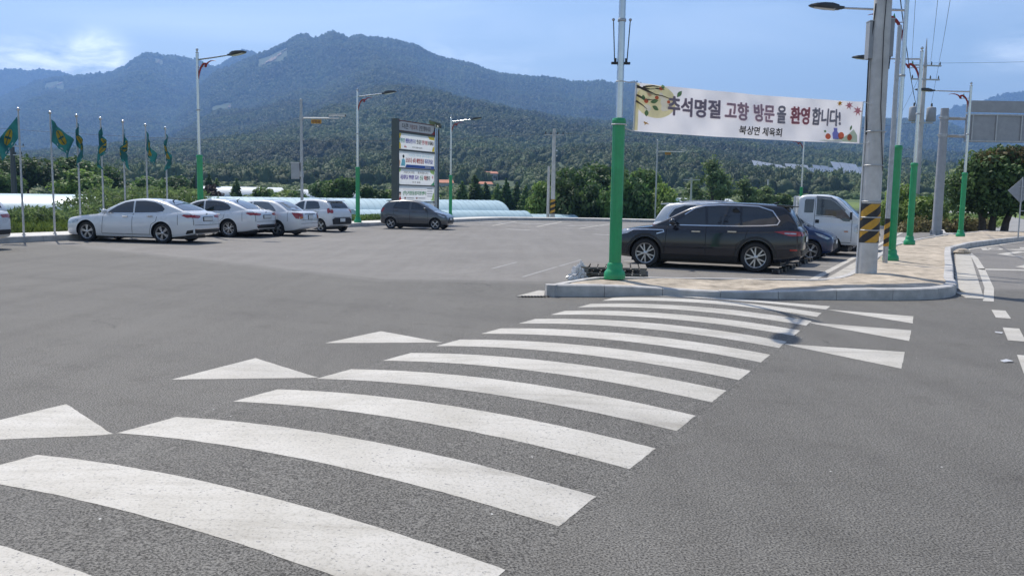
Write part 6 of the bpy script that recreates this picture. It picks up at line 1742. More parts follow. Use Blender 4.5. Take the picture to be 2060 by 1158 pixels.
# ================================================================== greenhouses, far buildings, plants
def greenhouse(a, b, wd, zt, z0, label, hoops=True, group='greenhouses'):
    a, b = Vector((*a, 0)), Vector((*b, 0)); d = (b - a).normalized(); n = Vector((-d.y, d.x, 0)); Ln = (b - a).length
    r = empty('greenhouse', (a.x, a.y, z0), math.atan2(d.y, d.x), label, 'greenhouse', group)
    h = zt - z0; sp = 0.55; k = int(Ln / sp); ns = 14
    arc = [(-wd / 2 * math.cos(t) if abs(math.cos(t)) < .999 else -wd / 2 * math.cos(t), h * (math.sin(t) ** .85)) for t in np.linspace(0, math.pi, ns + 1)]
    V = []; m = 2 * k + 1
    for i in range(m):
        x = Ln * i / (m - 1); f = 1.0 if i % 2 == 0 else .9985
        for (y, z) in arc: V.append((x, y * f, z * f))
    F = [(i * (ns + 1) + j, i * (ns + 1) + j + 1, (i + 1) * (ns + 1) + j + 1, (i + 1) * (ns + 1) + j) for i in range(m - 1) for j in range(ns)]
    obj('film', np_mesh('film', V, F, M['vinyl' if hoops else 'vinyl_white']), None, r, smooth=3.2)
    for e, x in ((0, 0.0), (1, Ln)):
        mb = MB().add([(x, y, z) for y, z in arc] + [(x, 0, 0)], [(j, j + 1, ns + 1) if e else (j + 1, j, ns + 1) for j in range(ns)])
        ew = obj('end_wall', mb, M['vinyl'], r)
        obj('door', MB().box((x + (.03 if e else -.03), 0, h * .38), (.04, wd * .22, h * .76)), M['hoop'], ew)
    if hoops:
        hm = MB().tube([(0, y * 1.003, z * 1.004) for y, z in arc], .009, 5, cap=False).mesh('hoop'); hm.materials.append(M['hoop'])
        for i in range(k + 1): obj('hoop', hm, None, r, loc=(Ln * i / k, 0, 0))
    return r
greenhouse((-34.0, 56.0), (-1.6, 75.4), 6.0, 1.42, -.8, 'long pale blue greenhouse running behind the white cars and the signboard')
greenhouse((-12.0, 63.4), (.9, 71.0), 3.4, .62, -.8, 'low pale blue greenhouse in front of the long one, right of the lamp post')
greenhouse((1.2, 73.0), (5.2, 75.4), 3.0, .30, -.8, 'shortest pale greenhouse, beside the leafy bank right of the others')
greenhouse((-62, 62), (-33.5, 69), 6.0, 1.05, -.8, 'pale greenhouse at the far left behind the weeds')
greenhouse((-52, 134), (-38.5, 141), 7.0, 2.7, -.7, 'white greenhouse among the trees left of the dark conical tree', False)
greenhouse((-38, 150), (-28, 156), 7.0, 2.5, -.5, 'white greenhouse far off right of the dark conical tree', False)
greenhouse((-21, 150), (-14, 154), 6.0, 2.2, -.5, 'small white greenhouse far off above the white hatchback', False)
greenhouse((24.5, 128), (33, 131), 6.0, 2.0, -.7, 'pale greenhouse far off left of the thin trees above the white sport utility car', False)

def tz(x, y): return float(terrain(np.array([x / y]), np.array([float(y)]))[0])
def house(x, y, wx, wy, h, label, roof='roof_orange', dz=0.0):
    z = tz(x, y) + dz
    r = empty('house', (x, y, z - .5), .15, label, 'house')
    wl = obj('wall', MB().box((0, 0, h / 2), (wx, wy, h)), M['wall_pale'], r)
    rh = h * .28
    obj('roof', MB().add([(-wx * .55, -wy * .58, h), (wx * .55, -wy * .58, h), (wx * .55, wy * .58, h), (-wx * .55, wy * .58, h), (-wx * .5, 0, h + rh), (wx * .5, 0, h + rh), ], [(0, 1, 5, 4), (2, 3, 4, 5), (1, 2, 5), (3, 0, 4), (3, 2, 1, 0)]), M[roof], r)
    for k in (-.3, 0, .3):
        w_ = obj('window', MB().box((wx * k, -wy / 2 - .02, h * .55), (wx * .16, .06, h * .36)), M['window_dark'], r)
        obj('frame', MB().box((wx * k, -wy / 2 - .035, h * .35), (wx * .19, .10, h * .04)), M['wall_pale'], w_)
    obj('door', MB().box((wx * .43, -wy / 2 - .02, h * .36), (wx * .08, .06, h * .7)), M['window_dark'], r)
    return r
house(-13.5, 470, 8.5, 6, 4.2, 'long pale house with an orange roof on the slope right of the signboard')
house(-24.5, 300, 6, 5, 4.0, 'small house with an orange roof half hidden just right of the signboard')
house(-11, 330, 5, 5, 3.4, 'orange roofed shed peeping over the row of small conical trees')
house(128, 520, 16, 8, 4.0, 'grey roofed farm building below the solar arrays', 'roof_grey')

# solar arrays and sheds on the right-hand slope
M['solar'] = mat('solar_glass', (.30, .33, .37), .25, vary=.08, vscale=.3, spec=.8)
def solar(x0, y0, x1, y1, dep, rise, lift, label):
    """tilted array on legs, from one end to the other along the slope"""
    z0, z1 = tz(x0, y0) + lift, tz(x1, y1) + lift
    a, b = Vector((x0, y0, z0)), Vector((x1, y1, z1))
    r = empty('solar_array', (x0, y0, z0 - lift), 0, label, 'solar array', 'solar arrays on the right-hand slope')
    n = max(2, int((b - a).length / 6)); e = (b - a) / n; up_ = Vector((0, dep, rise))
    for i in range(n):
        p = a + e * i - Vector((x0, y0, z0 - lift)); q = p + e * .96
        dz_ = Vector((0, 0, random.uniform(-.15, .15)))
        mb = MB().add([p + dz_, q + dz_, q + up_ + dz_, p + up_ + dz_, p + dz_ - Vector((0, 0, .15)), q + dz_ - Vector((0, 0, .15)), q + up_ + dz_ - Vector((0, 0, .15)), p + up_ + dz_ - Vector((0, 0, .15))], [(0, 1, 2, 3), (7, 6, 5, 4), (0, 4, 5, 1), (1, 5, 6, 2), (2, 6, 7, 3), (3, 7, 4, 0)])
        pa = obj('panel', mb, M['solar'], r)
        obj('leg', MB().tube([p + up_ * .3, p + up_ * .3 - Vector((0, 0, lift + 3))], .10, 5), M['zinc'], r)
solar(208, 610, 272, 660, 6, 4.2, 6.0, 'longest solar array, a pale band climbing the slope behind the concrete pole')
solar(190, 640, 214, 618, 5, 3.0, 6.0, 'flat end of the pale solar band left of the climbing part')
solar(212, 560, 232, 566, 13, 8.0, 7.0, 'large tilted solar array standing on tall legs below the pale band')
solar(248, 600, 262, 612, 8, 5.0, 5.5, 'small solar array just right of the large tilted one')
solar(158, 560, 176, 552, 8, 5.0, 5.0, 'grey solar array at the left end of the lower row')
solar(180, 560, 194, 556, 8, 5.5, 5.5, 'grey solar array second from the left in the lower row')
solar(197, 556, 210, 562, 8, 6.0, 5.5, 'grey solar array third from the left in the lower row')

# ---- leaf clouds
def leaf_cloud(blobs, n, size, seed, flat_=0.35, shell=.55):
    g = np.random.default_rng(seed)
    B = np.array(blobs, float)
    vol = B[:, 3] * B[:, 4] * B[:, 5]; p = (vol ** .75) / (vol ** .75).sum()
    k = g.choice(len(B), n, p=p)
    d = g.normal(size=(n, 3)); d /= np.linalg.norm(d, axis=1, keepdims=True)
    rad = shell + (1.06 - shell) * g.random(n) ** .6
    # bite holes so that the outline is uneven
    bite = fbm(d[:, 0] * 2.2 + k * 3.1 + 20, d[:, 1] * 2.2 + d[:, 2] * 2.2 + 20, 3)
    rad *= .72 + .55 * bite
    c = B[k, :3] + d * B[k, 3:6] * rad[:, None]
    nrm = d * .7 + g.normal(size=(n, 3)) * .6 + np.array([0, 0, flat_]); nrm /= np.linalg.norm(nrm, axis=1, keepdims=True)
    t = np.cross(nrm, g.normal(size=(n, 3))); t /= np.linalg.norm(t, axis=1, keepdims=True)
    b = np.cross(nrm, t)
    s = size * (.55 + .9 * g.random(n))[:, None]
    V = np.stack([c - t * s, c - b * s * .55, c + t * s, c + b * s * .55], 1).reshape(-1, 3)
    F = np.arange(4 * n).reshape(-1, 4)
    return V, F
def blob_tree(H, wr, seed, nb=9, low=.25, cone=False):
    g = random.Random(seed); bl = []
    if cone:
        for i in range(nb):
            f = i / (nb - 1); rr = wr * (1 - f) ** .8 * .9 + .10 * wr
            bl.append((g.uniform(-.08, .08) * wr, g.uniform(-.08, .08) * wr, H * (low + (1 - low) * f * .96), rr, rr, H * .09))
    else:
        for i in range(nb):
            a = g.uniform(0, 6.28); q = g.uniform(.1, .72) * wr; z = H * (low + g.uniform(.16, .84 - .25 * q / wr) * (1 - low) + .04)
            rr = g.uniform(.34, .56) * wr
            bl.append((q * math.cos(a), q * math.sin(a), z, rr, rr, rr * .82))
        bl.append((0, 0, H * (1 - .22), wr * .42, wr * .42, H * .2))
    return bl
def trunk_mb(H, r, bl, seed, top=.6):
    g = random.Random(seed + 50); mb = MB()
    k = [(0, 0, -.3)]
    for i in range(1, 5): k.append((g.uniform(-.05, .05) * H * .3, g.uniform(-.05, .05) * H * .3, H * top * i / 4))
    mb.tube(k, [r * 1.25, r, r * .85, r * .65, r * .35], 8)
    for b in bl[:6]:
        z = min(b[2] * .72, H * top * .8)
        s = Vector((k[2][0] * .5, k[2][1] * .5, max(H * .18, z * .75))); e = Vector(b[:3])
        mb.tube([s, s.lerp(e, .5) + Vector((0, 0, H * .03)), e], [r * .5, r * .3, r * .12], 6)
    return mb
PROTO = {}
def proto(key, H, wr, n, size, mt, seed, nb=9, low=.25, cone=False, tr=.12, top=.6, shell=.5):
    bl = blob_tree(H, wr, seed, nb, low, cone)
    V, F = leaf_cloud(bl, n, size, seed, shell=shell)
    cm = np_mesh('crown', V, F, M[mt])
    tm = trunk_mb(H, tr, bl, seed, top).mesh('trunk'); tm.materials.append(M['bark'])
    tm.polygons.foreach_set('use_smooth', [True] * len(tm.polygons))
    PROTO[key] = (tm, cm, H, wr)
proto('broad_a', 6.0, 2.9, 3600, .23, 'leaf_mid', 1); proto('broad_b', 6.0, 3.1, 3600, .23, 'leaf_dark', 2, nb=11); proto('broad_c', 6.0, 2.5, 3200, .22, 'leaf_light', 3)
proto('slim', 6.0, 1.5, 2200, .20, 'leaf_dark', 4, nb=8); proto('cone_a', 5.0, 1.15, 2600, .17, 'leaf_dark', 5, nb=9, low=.10, cone=True, top=.9); proto('cone_b', 5.0, 1.35, 2600, .18, 'leaf_mid', 6, nb=8, low=.12, cone=True, top=.9)
proto('bush_a', 3.0, 2.3, 3200, .20, 'leaf_mid', 7, nb=10, low=.02, top=.4, tr=.08); proto('bush_b', 3.0, 2.5, 3200, .20, 'leaf_dark', 8, nb=10, low=.02, top=.4, tr=.08); proto('bush_c', 3.0, 2.4, 3000, .20, 'leaf_light', 9, nb=10, low=.02, top=.4, tr=.08)
proto('airy', 8.0, 2.1, 1500, .20, 'leaf_weed', 10, nb=12, low=.18, tr=.10, top=.85, shell=.2); proto('purple', 4.0, 1.5, 1700, .18, 'leaf_purple', 12, nb=7, low=.12, tr=.08)
def tree(kind, x, y, H, wide, label, name=None, z=-.78, group=None):
    tm, cm, h0, w0 = PROTO[kind]
    nm = name or ('bush' if kind.startswith('bush') else ('conical_tree' if kind.startswith('cone') else 'tree'))
    r = empty(nm, (x, y, z), random.uniform(0, 6.28), label, nm.replace('_', ' '), group)
    r.scale = (wide / w0, wide / w0, H / h0)
    obj('trunk', tm, None, r); obj('crown', cm, None, r)
    return r
def at(px, Y): return (px - 1030) / 1700 * Y
random.seed(21)
T = [  # kind, metres right, metres away, height, half width, label
 ('broad_b', -68.0, 112, 7.6, 4.2, 'dark tree at the left edge behind the first flag pole'),
 ('broad_b', -60.5, 106, 6.4, 3.6, 'dark tree between the first and second flag poles'),
 ('broad_a', -58.5, 97, 4.6, 3.0, 'low mid green tree at the foot of the dark power pole at far left'),
 ('broad_a', -58.0, 113, 6.9, 3.8, 'round green tree behind the second and third flag poles'),
 ('broad_c', -51.0, 101, 4.9, 3.2, 'yellowish tree behind the third flag pole above the greenhouse'),
 ('broad_b', -58.6, 121, 6.0, 3.6, 'dark tree behind the fourth flag pole'),
 ('broad_a', -55.5, 128, 4.8, 3.3, 'mid green tree behind the fourth and fifth flag poles'),
 ('broad_b', -52.3, 131, 5.0, 3.0, 'dark round tree between the fifth and sixth flag poles'),
 ('cone_a', -48.0, 128, 4.9, 1.7, 'dark conical tree behind the sixth flag pole'),
 ('cone_a', -45.5, 127, 5.0, 1.6, 'dark conical tree behind the seventh flag pole'),
 ('cone_b', -47.5, 136, 4.6, 1.5, 'small conical tree just left of the leftmost lamp post'),
 ('purple', -37.0, 104, 3.6, 1.6, 'small purplish tree right of the leftmost lamp post'),
 ('cone_a', -37.5, 115, 4.2, 1.35, 'dark conical tree standing alone above the second white sedan'),
 ('cone_a', -35.4, 108, 2.4, .8, 'very small conical tree left of the lone dark one'),
 ('bush_a', -33.0, 112, 3.2, 3.0, 'green bush right of the lone dark conical tree'),
 ('bush_c', -29.0, 110, 3.0, 3.2, 'light green bush above the small notchback sedan'),
 ('bush_b', -26.4, 104, 2.9, 2.8, 'dark bush left of the camera pole foot'),
 ('broad_b', -24.6, 112, 4.4, 2.2, 'dark upright tree just behind the camera pole'),
 ('broad_a', -21.8, 108, 4.7, 2.8, 'rounded green tree between the camera pole and the next lamp'),
 ('slim', -18.3, 106, 3.9, 1.4, 'narrow dark tree just right of the lamp before the signboard'),
 ('slim', -16.6, 107, 3.2, 1.1, 'small narrow tree left of the signboard column'),
 ('bush_c', -17.2, 125, 3.6, 3.0, 'light bush far behind the signboard column'),
 ('bush_a', -12.0, 122, 4.2, 2.6, 'green bush seen past the right side of the signboard'),
 ('bush_c', 2.65, 76.5, 4.0, 1.7, 'light green bush at the left end of the leafy bank by the twin poles'),
 ('bush_b', 4.8, 77, 4.2, 2.2, 'dark bush right behind the twin poles'),
 ('bush_b', 7.2, 78, 4.0, 2.3, 'dark bush on the leafy bank, second right of the twin poles'),
 ('bush_a', 9.6, 77.5, 4.4, 2.1, 'leafy bush with pale shoots left of the nearest lamp'),
 ('bush_b', 11.6, 78, 4.3, 2.1, 'dark bush showing both sides of the nearest lamp'),
 ('bush_c', 13.6, 77, 4.0, 1.9, 'light tipped bush right of the nearest lamp at the end of the bank'),
 ('broad_b', 6.2, 96, 6.0, 3.0, 'dark tree rising behind the leafy bank, left one'),
 ('broad_b', 10.2, 98, 6.6, 3.2, 'dark tree rising behind the leafy bank, middle one'),
 ('broad_a', 14.6, 99, 6.0, 3.0, 'dark tree rising behind the leafy bank, right one'),
 ('airy', 25.6, 110, 8.4, 2.3, 'tall thin tree with open branches under the middle of the banner', ),
 ('airy', 27.2, 112, 7.2, 1.8, 'thin open tree just right of the tallest thin tree'),
 ('airy', 22.8, 108, 5.4, 2.0, 'low open tree left of the tallest thin tree'),
 ('airy', 30.4, 112, 5.8, 2.2, 'open tree right of the thin pair above the black car roof'),
 ('airy', 33.6, 113, 4.8, 2.2, 'open shrubby tree above the tail of the black car'),
 ('bush_a', 21.0, 105, 2.6, 2.2, 'bush in front of the distant greenhouse right of the far camera pole'),
 ('bush_a', 37.2, 118, 3.6, 2.8, 'bush left of the white truck cab above the black car tail'),
 ('bush_b', 30.0, 128, 4.2, 3.0, 'dark bush behind the thin trees, left'),
 ('bush_b', 38.6, 134, 4.6, 3.4, 'dark bush behind the thin trees, right'),
]
for k in T: tree(*k[:6])
for k, px in enumerate((928, 953, 975, 997, 1016, 1036, 1054, 1072, 1088)):
    Y = 131 + (k % 3) * 2
    tree('cone_a' if k % 3 else 'cone_b', at(px, Y), Y, (4.6, 5.6, 4.6, 4.4, 5.2, 4.7, 4.3, 4.6, 4.6)[k], (1.6, 2.2, 1.5, 1.4, 1.5, 1.4, 1.4, 1.6, 1.6)[k],
         f"{('first', 'second', 'third', 'fourth', 'fifth', 'sixth', 'seventh', 'eighth', 'ninth')[k]} from the left in the row of small dark conical trees behind the greenhouses", group='row of small conical trees behind the greenhouses')
# big round tree on the right with an autumn tinge
bt = empty('round_tree', (29.2, 52.2, -.1), 0, 'large dark round tree with orange tinged top at the right edge', 'tree')
bl = [(0, 0, 3.0, 2.3, 2.0, 1.9), (-1.7, .2, 2.6, 1.35, 1.3, 1.5), (1.8, 0, 2.9, 1.9, 1.7, 1.5), (3.4, .3, 3.0, 1.7, 1.6, 1.5), (-.8, -.5, 4.2, 1.3, 1.2, .9), (.9, .2, 4.5, 1.5, 1.3, .8), (2.7, .1, 4.3, 1.5, 1.3, .9), (4.4, .2, 3.9, 1.4, 1.3, 1.0), (.2, -.6, 1.9, 1.5, 1.2, .8), (2.2, -.4, 1.9, 1.6, 1.2, .7)]
rg = random.Random(3)
for k in range(26):
    a = rg.uniform(0, 6.28); e = rg.uniform(.1, 1.35); q = rg.uniform(.42, .78)
    bl.append((1.1 + 3.1 * math.cos(a) * math.cos(e), 1.6 * math.sin(a) * math.cos(e), 3.1 + 1.75 * math.sin(e) * rg.uniform(.7, 1.12), q, q, q * .8))
V, F = leaf_cloud(bl, 15000, .14, 31, shell=.35)
obj('crown', np_mesh('crown', V, F, M['leaf_dark']), None, bt)
V, F = leaf_cloud([(1.2, -.2, 4.75, 1.5, 1.2, .62), (2.9, -.2, 4.55, 1.4, 1.2, .7), (3.4, -1.2, 3.7, 1.0, .8, .5), (-.6, -.6, 4.5, .9, .8, .5)], 2300, .14, 32, shell=.6)
obj('tinged_leaves', np_mesh('tinged_leaves', V, F, M['leaf_orange']), None, bt)
mb = MB()
for x, y, lean in ((-.25, 0, -.5), (.35, .15, .3), (.95, -.1, .9)):
    mb2 = MB().tube([(x, y, -.2), (x + lean * .15, y, .8), (x + lean * .5, y, 1.7), (x + lean, y + .1, 3.2)], [.26, .20, .16, .08], 10)
    obj('trunk', mb2, M['bark'], bt, smooth=SMOOTH)
V, F = leaf_cloud([(27.3, 56.5, 1.0, 1.5, 1.2, 1.3), (25.6, 57.2, .8, 1.2, 1.0, 1.2), (26.4, 58, 2.0, 1.0, 1.0, 1.0)], 3600, .16, 41)
o_ = obj('tall_shrub', np_mesh('tall_shrub', V - np.array([26.5, 57, 0]), F, M['leaf_light']), None, loc=(26.5, 57, 0), label='light green shrub left of the big round tree behind the gantry post', cat='shrub')
# low planting along the far right kerb
V, F = leaf_cloud([(23.4 + k * .75, 50.6 + k * .55 + (k % 2) * .5, .1, .7, .6, .45 + .2 * (k % 3)) for k in range(12)], 7000, .10, 42, shell=.2)
obj('flower_bed', np_mesh('flower_bed', V, F, M['leaf_tan']), None, kind='stuff', label='yellow green low planting at the foot of the big tree', cat='planting')
V, F = leaf_cloud([(15.5 + k * .95, 61.5 - k * .35 + (k % 2) * .6, -.05, .8, .6, .45) for k in range(11)], 5000, .11, 43, shell=.2)
obj('kerb_weeds', np_mesh('kerb_weeds', V, F, M['leaf_mid']), None, kind='stuff', label='low green weeds behind the far right kerb', cat='weeds')
lw = empty('low_wall', (27.5, 57.5, -.3), 0, 'low grey concrete wall of panels behind the gantry post', 'wall')
wd_ = Vector((.55, .835, 0))
for k in range(8):
    c = Vector((-3.2, 2.2, .75)) + Vector((1, .35, 0)) * (k * .82)
    obj('wall_panel', MB().box(c, (.84, .16, 1.5), math.atan2(.35, 1)), M['concrete'], lw)

# ---- weeds and grass along the left pavement
g = np.random.default_rng(77)
def along_left(n, u0, u1, d0, d1):
    u = u0 + (u1 - u0) * g.random(n); d = d0 + (d1 - d0) * g.random(n)
    v = -23.19 - (u - 13.2) * .0873 - d
    return u, C0[0] + u * UX + v * VX, C0[1] + u * UY + v * VY, d
def blades(x, y, z, size, up_=.8, spread=.6):
    n = len(x); c = np.stack([x, y, z], 1)
    t = g.normal(size=(n, 3)) * spread + np.array([0, 0, up_]); t /= np.linalg.norm(t, axis=1, keepdims=True)
    b = np.cross(t, g.normal(size=(n, 3))); b /= np.linalg.norm(b, axis=1, keepdims=True)
    s = (size * (.5 + g.random(n)))[:, None]
    return np.stack([c - t * s, c - b * s * .33, c + t * s, c + b * s * .33], 1).reshape(-1, 3), np.arange(4 * n).reshape(-1, 4)
n = 76000
u, x, y, d = along_left(n, -14, 27, 3.6, 7.2)
top = np.interp(u, [-14, 10, 18.8, 19.8, 21, 24, 25.8, 27], [.8, .85, .9, 1.35, 1.75, 1.85, 1.5, .4]) + (fbm(u * 1.3, d * 1.1, 4) - .5) * .8
z = -.6 + (top + .6) * g.random(n) ** .62
keep = fbm(u * 2.2 + 9, z * 2.0 + d * .8, 3) > .30
V, F = blades(x[keep], y[keep], z[keep], np.full(keep.sum(), .11), .35, .8)
obj('weed_thicket', np_mesh('weed_thicket', V, F, M['leaf_weed']), None, kind='stuff', label='tall thicket of grey green weeds behind the flag poles', cat='weeds')
n = 15000
u, x, y, d = along_left(n, -14, 26, 2.12, 3.9)
V, F = blades(x, y, .12 + .28 * g.random(n) + (d - 2.1) * .10, np.full(n, .10), 1.0, .45)
obj('grass_verge', np_mesh('grass_verge', V, F, M['grass']), None, kind='stuff', label='bright green grass verge behind the left pavement', cat='grass')
n = 9000
u, x, y, d = along_left(n, 26, 46, 2.15, 3.6)
keep = fbm(u * 1.5, d * 1.5, 3) > .45
V, F = blades(x[keep], y[keep], (.05 + .45 * g.random(n))[keep], np.full(keep.sum(), .11), .6, .7)
obj('bean_plants', np_mesh('bean_plants', V, F, M['leaf_mid']), None, kind='stuff', label='low leafy plants between the kerb and the long greenhouse', cat='plants')
# bank of soil under the thicket and verge
la, lb = offset(LEFT[:8], 2.12), offset(LEFT[:8], 9.0)
n = len(la)
obj('verge_bank', MB().add([(x_, y_, .13) for x_, y_ in la] + [(x_, y_, -.7) for x_, y_ in lb], [(i, i + 1, n + i + 1, n + i) for i in range(n - 1)]), M['terrain'], kind='structure')
# crop rows on the right
n = 22000
r_ = g.integers(0, 26, n)
yy_ = 78 + r_ * 3.4 + g.normal(size=n) * .35
xx_ = yy_ * (.22 + .36 * g.random(n))
V, F = blades(xx_, yy_, -.55 + .75 * g.random(n) ** 1.3, np.full(n, .26), .5, .7)
obj('crop_rows', np_mesh('crop_rows', V, F, M['leaf_light']), None, kind='stuff', label='rows of low green crops beyond the white truck', cat='crops')
# rice paddy
P = []
for Y in np.linspace(165, 262, 12):
    for t_ in np.linspace(-.022, .035, 8): P.append((t_ * Y, Y, float(terrain(np.array([t_]), np.array([Y]))[0]) + .35))
M['rice'] = mat('rice', (.12, .20, .02), .8, vary=.2, vscale=.4, base2=(.16, .25, .03), coords='World')
obj('rice_paddy', MB().add(P, [(i * 8 + j, i * 8 + j + 1, (i + 1) * 8 + j + 1, (i + 1) * 8 + j) for i in range(11) for j in range(7)]), M['rice'], kind='structure')

# ---- forest on the slopes and orchard bushes below: too many to count
def forest_proto(seed, pine, mt='forest'):
    bm = bmesh.new(); bmesh.ops.create_icosphere(bm, subdivisions=3, radius=1.0)
    p = np.array([v.co[:] for v in bm.verts]); F = np.array([[v.index for v in f.verts] for f in bm.faces]); bm.free()
    f1 = fbm(p[:, 0] * 1.5 + seed * 7 + p[:, 2], p[:, 1] * 1.5 + p[:, 2] * 1.3 + seed, 2)
    f2 = fbm(p[:, 0] * 4.2 + seed * 3 + p[:, 2] * 2.7, p[:, 1] * 4.2 - p[:, 2] * 3.1 + seed, 2, .6)
    k = .60 + .5 * f1 + .5 * (f2 - .5)
    q = p * k[:, None]
    if pine:
        tp = (1 - .5 * np.maximum(0, p[:, 2]))[:, None]; q = q * np.concatenate([tp, tp, np.full_like(tp, 1.4)], 1)
    q[:, 2] = q[:, 2] * .95 + .55
    # leaf tufts over the lump
    g_ = np.random.default_rng(seed); m = 300
    i = g_.integers(0, len(q), m); c = q[i] + g_.normal(size=(m, 3)) * .05 + (p[i]) * .05
    nr = p[i] + g_.normal(size=(m, 3)) * .55; nr /= np.linalg.norm(nr, axis=1, keepdims=True)
    t_ = np.cross(nr, g_.normal(size=(m, 3))); t_ /= np.linalg.norm(t_, axis=1, keepdims=True); b_ = np.cross(nr, t_)
    s_ = (.06 + .06 * g_.random(m))[:, None]
    LV = np.stack([c - t_ * s_, c - b_ * s_ * .7, c + t_ * s_, c + b_ * s_ * .7], 1).reshape(-1, 3)
    n0 = len(q); li = np.arange(4 * m).reshape(-1, 4) + n0
    F = np.concatenate([F, li[:, [0, 1, 2]], li[:, [0, 2, 3]]])
    me = np_mesh('forest_crown', np.concatenate([q, LV]), F, M[mt])
    me.polygons.foreach_set('use_smooth', [True] * len(me.polygons))
    return bpy.data.objects.new('forest_crown', me)
fc = bpy.data.collections.new('forest_crowns')
for s in range(6): fc.objects.link(forest_proto(s + 1, s >= 4))
oc_ = bpy.data.collections.new('orchard_crowns')
for s in range(6): oc_.objects.link(forest_proto(s + 11, False, 'orchard'))
def scatter_group(fc):
    ng = bpy.data.node_groups.new('scatter_trees', 'GeometryNodeTree')
    ng.interface.new_socket('Geometry', in_out='INPUT', socket_type='NodeSocketGeometry')
    ng.interface.new_socket('Geometry', in_out='OUTPUT', socket_type='NodeSocketGeometry')
    N = ng.nodes; i = N.new('NodeGroupInput'); o = N.new('NodeGroupOutput')
    ci = N.new('GeometryNodeCollectionInfo'); ci.inputs['Collection'].default_value = fc
    ci.inputs['Separate Children'].default_value = True; ci.inputs['Reset Children'].default_value = True
    ip = N.new('GeometryNodeInstanceOnPoints'); ip.inputs['Pick Instance'].default_value = True
    def attr(nm, ty):
        a = N.new('GeometryNodeInputNamedAttribute'); a.data_type = ty; a.inputs['Name'].default_value = nm
        return [s for s in a.outputs if s.enabled and s.name == 'Attribute'][0]
    ng.links.new(i.outputs[0], ip.inputs['Points']); ng.links.new(ci.outputs[0], ip.inputs['Instance'])
    ng.links.new(attr('idx', 'INT'), ip.inputs['Instance Index'])
    ng.links.new(attr('rot', 'FLOAT_VECTOR'), ip.inputs['Rotation']); ng.links.new(attr('scl', 'FLOAT_VECTOR'), ip.inputs['Scale'])
    ng.links.new(ip.outputs[0], o.inputs[0])
    return ng
NG, NG2 = scatter_group(fc), scatter_group(oc_)
def scatter(name, P, S, seed, label, cat, ng=None):
    q = np.random.default_rng(seed); n = len(P)
    me = bpy.data.meshes.new(name); me.vertices.add(n); me.vertices.foreach_set('co', np.asarray(P, np.float32).ravel())
    a = me.attributes.new('idx', 'INT', 'POINT'); a.data.foreach_set('value', q.integers(0, 6, n).astype(np.int32))
    rot = np.zeros((n, 3), np.float32); rot[:, 2] = q.random(n) * 6.28; rot[:, :2] = q.normal(size=(n, 2)) * .12
    a = me.attributes.new('rot', 'FLOAT_VECTOR', 'POINT'); a.data.foreach_set('vector', rot.ravel())
    a = me.attributes.new('scl', 'FLOAT_VECTOR', 'POINT'); a.data.foreach_set('vector', np.asarray(S, np.float32).ravel())
    me.update()
    o = obj(name, me, M['forest'], kind='stuff', label=label, cat=cat)
    md = o.modifiers.new('scatter', 'NODES'); md.node_group = ng or NG
    return o
def visible(t, Y, z, hgt):
    """drop what stands behind a nearer ridge"""
    sl = (ZZ - 1.7) / YY; cm_ = np.maximum.accumulate(sl, axis=0)
    ti = np.clip(np.round((t + 1.0) / 2.0 * (NT - 1)).astype(int), 0, NT - 1)
    yi = np.clip(np.searchsorted(ys, Y) - 1, 0, len(ys) - 1)
    return (z + hgt - 1.7) / Y > cm_[yi, ti] - .0025
bare = [(-.300, -.262, 2960, 3330), (-.354, -.328, 2330, 2680), (-.548, -.522, 3960, 4250), (-.453, -.444, 3950, 4220), (-.42, -.406, 3970, 4210)]
SZ = np.random.default_rng(5)
Ps, Ss = [], []
for y0, y1 in ((345, 620), (620, 900), (900, 1400), (1400, 2000), (2000, 2700), (2700, 3420), (3420, 4320), (4320, 5050), (5050, 5560)):
    ym = (y0 + y1) / 2; rr = 2.6 + ym * .0015
    n = int(1.44 * (y1 ** 2 - y0 ** 2) / 2 / (0.90 * rr) ** 2)
    n = min(n, 90000)
    t = -.72 + 1.44 * SZ.random(n); Y = np.sqrt(y0 ** 2 + (y1 ** 2 - y0 ** 2) * SZ.random(n))
    z = terrain(t, Y)
    ok = visible(t, Y, z, rr * 2)
    ok &= ~((t > .26) & (t < .46) & (Y > 520) & (Y < 690) & (SZ.random(n) < .93))          # clearing round the solar arrays
    ok &= ~((t > -.05) & (t < .0) & (Y > 380) & (Y < 520) & (SZ.random(n) < .8))            # garden round the house
    if y0 < 400: ok &= fbm(t * 40 + 5, Y / 60, 3) > .40
    for a_, b_, c_, d_ in bare: ok &= ~((t > a_) & (t < b_) & (Y > c_) & (Y < d_))
    t, Y, z = t[ok], Y[ok], z[ok]
    s = rr * (.62 + .75 * SZ.random(len(t)))
    Ps.append(np.stack([t * Y, Y, z - .1 * s], 1)); Ss.append(np.stack([s, s, s * (.9 + .5 * SZ.random(len(t)))], 1))
P_, S_ = np.concatenate(Ps), np.concatenate(Ss)
scatter('forest', P_, S_, 9, 'dense dark green forest covering the mountain slopes', 'forest')
n = 5200
t = -.62 + 1.2 * SZ.random(n); Y = 150 + 230 * SZ.random(n) ** .9
ok = (fbm(t * 30 + 2, Y / 40 + 7, 3) > .46) & ~((t > -.06) & (t < .06) & (Y < 275)) & ~((t < -.18) & (t > -.40) & (Y < 165)) & ~((t > .30) & (Y < 300))
t, Y = t[ok], Y[ok]; z = terrain(t, Y)
s = 1.0 + 1.5 * SZ.random(len(t))
scatter('orchard', np.stack([t * Y, Y, z - .2], 1), np.stack([s, s, s * .85], 1), 10, 'low orchard bushes on the fields below the forest', 'orchard', NG2)
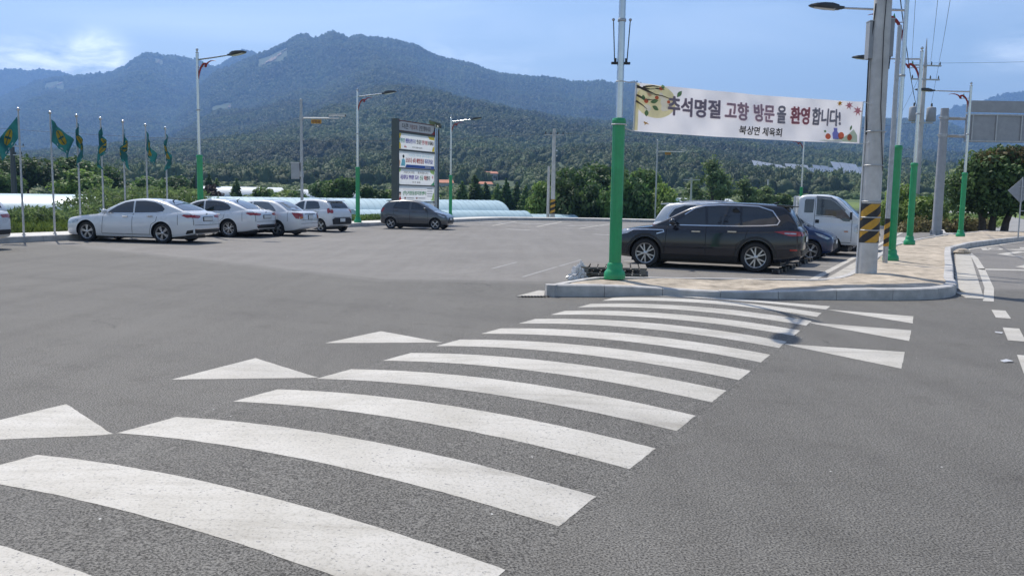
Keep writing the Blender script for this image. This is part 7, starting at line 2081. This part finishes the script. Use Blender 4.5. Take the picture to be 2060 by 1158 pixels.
# bare rock on the mountain
def rock(t0, t1, Y0, Y1, slant, seed, label):
    """ragged strip of bare ground following the slope"""
    na_, nb_ = 22, 44
    A_, B_ = np.meshgrid(np.linspace(0, 1, na_ + 1), np.linspace(0, 1, nb_ + 1), indexing='ij')
    wob = np.clip(fbm(B_ * 5 + seed * 3.7, B_ * 0 + seed * 2.0, 4) * 2.2 - .45, .06, 1.2) * np.sin(math.pi * np.clip(B_, .03, .97)) ** .5
    tt = (t0 + t1) / 2 + (A_ - .5) * (t1 - t0) * wob + slant * (B_ - .5) + (fbm(B_ * 4 + seed, B_ * 0 + 3., 3) - .5) * (t1 - t0)
    YY_ = Y0 + (Y1 - Y0) * B_
    Zr = terrain(tt, YY_) + 4.5 + (fbm(A_ * 9 + seed, B_ * 14, 3) - .5) * 9
    Vr = np.stack([tt * YY_, YY_, Zr], -1).reshape(-1, 3)
    i, j = np.meshgrid(np.arange(na_), np.arange(nb_), indexing='ij'); a_ = (i * (nb_ + 1) + j).ravel()
    keep_ = (fbm(A_ * 4 + seed * 5, B_ * 9 + seed, 3)[:-1, :-1].ravel()) > .46
    obj('rock_face', np_mesh('rock_face', Vr, np.stack([a_, a_ + nb_ + 1, a_ + nb_ + 2, a_ + 1], -1)[keep_], M['rock']), None, kind='structure', label=label)
rock(-.284, -.272, 3000, 3290, .030, 1, 'pale scree slope just under the left shoulder of the main peak')
rock(-.344, -.336, 2380, 2640, .016, 2, 'pale landslip on the slope right of the leftmost lamp post')
rock(-.540, -.530, 4020, 4200, .020, 3, 'pale rock patch on the low ridge at left')
rock(-.450, -.447, 4000, 4200, .006, 4, 'thin pale rock streak on the left summit')
rock(-.416, -.410, 4020, 4180, .004, 5, 'grey crag under the left summit')

# ================================================================== the air
hz = obj('haze', MB().box((0, 3000, 406), (12400, 6260, 818)), None, kind='stuff', label='pale blue summer haze filling the valley', cat='haze')
hm = bpy.data.materials.new('haze'); hm.use_nodes = True
hm.node_tree.nodes.clear()
ho_ = hm.node_tree.nodes.new('ShaderNodeOutputMaterial'); pv = hm.node_tree.nodes.new('ShaderNodeVolumePrincipled')
pv.inputs['Color'].default_value = (.28, .52, 1.0, 1)
pv.inputs['Density'].default_value = 2.05e-4
pv.inputs['Anisotropy'].default_value = 0.2
hm.node_tree.links.new(pv.outputs[0], ho_.inputs['Volume'])
hz.data.materials.append(hm)
for s_ in ('tmp_text', 'tmp_cut'): bpy.data.scenes.remove(bpy.data.scenes[s_])
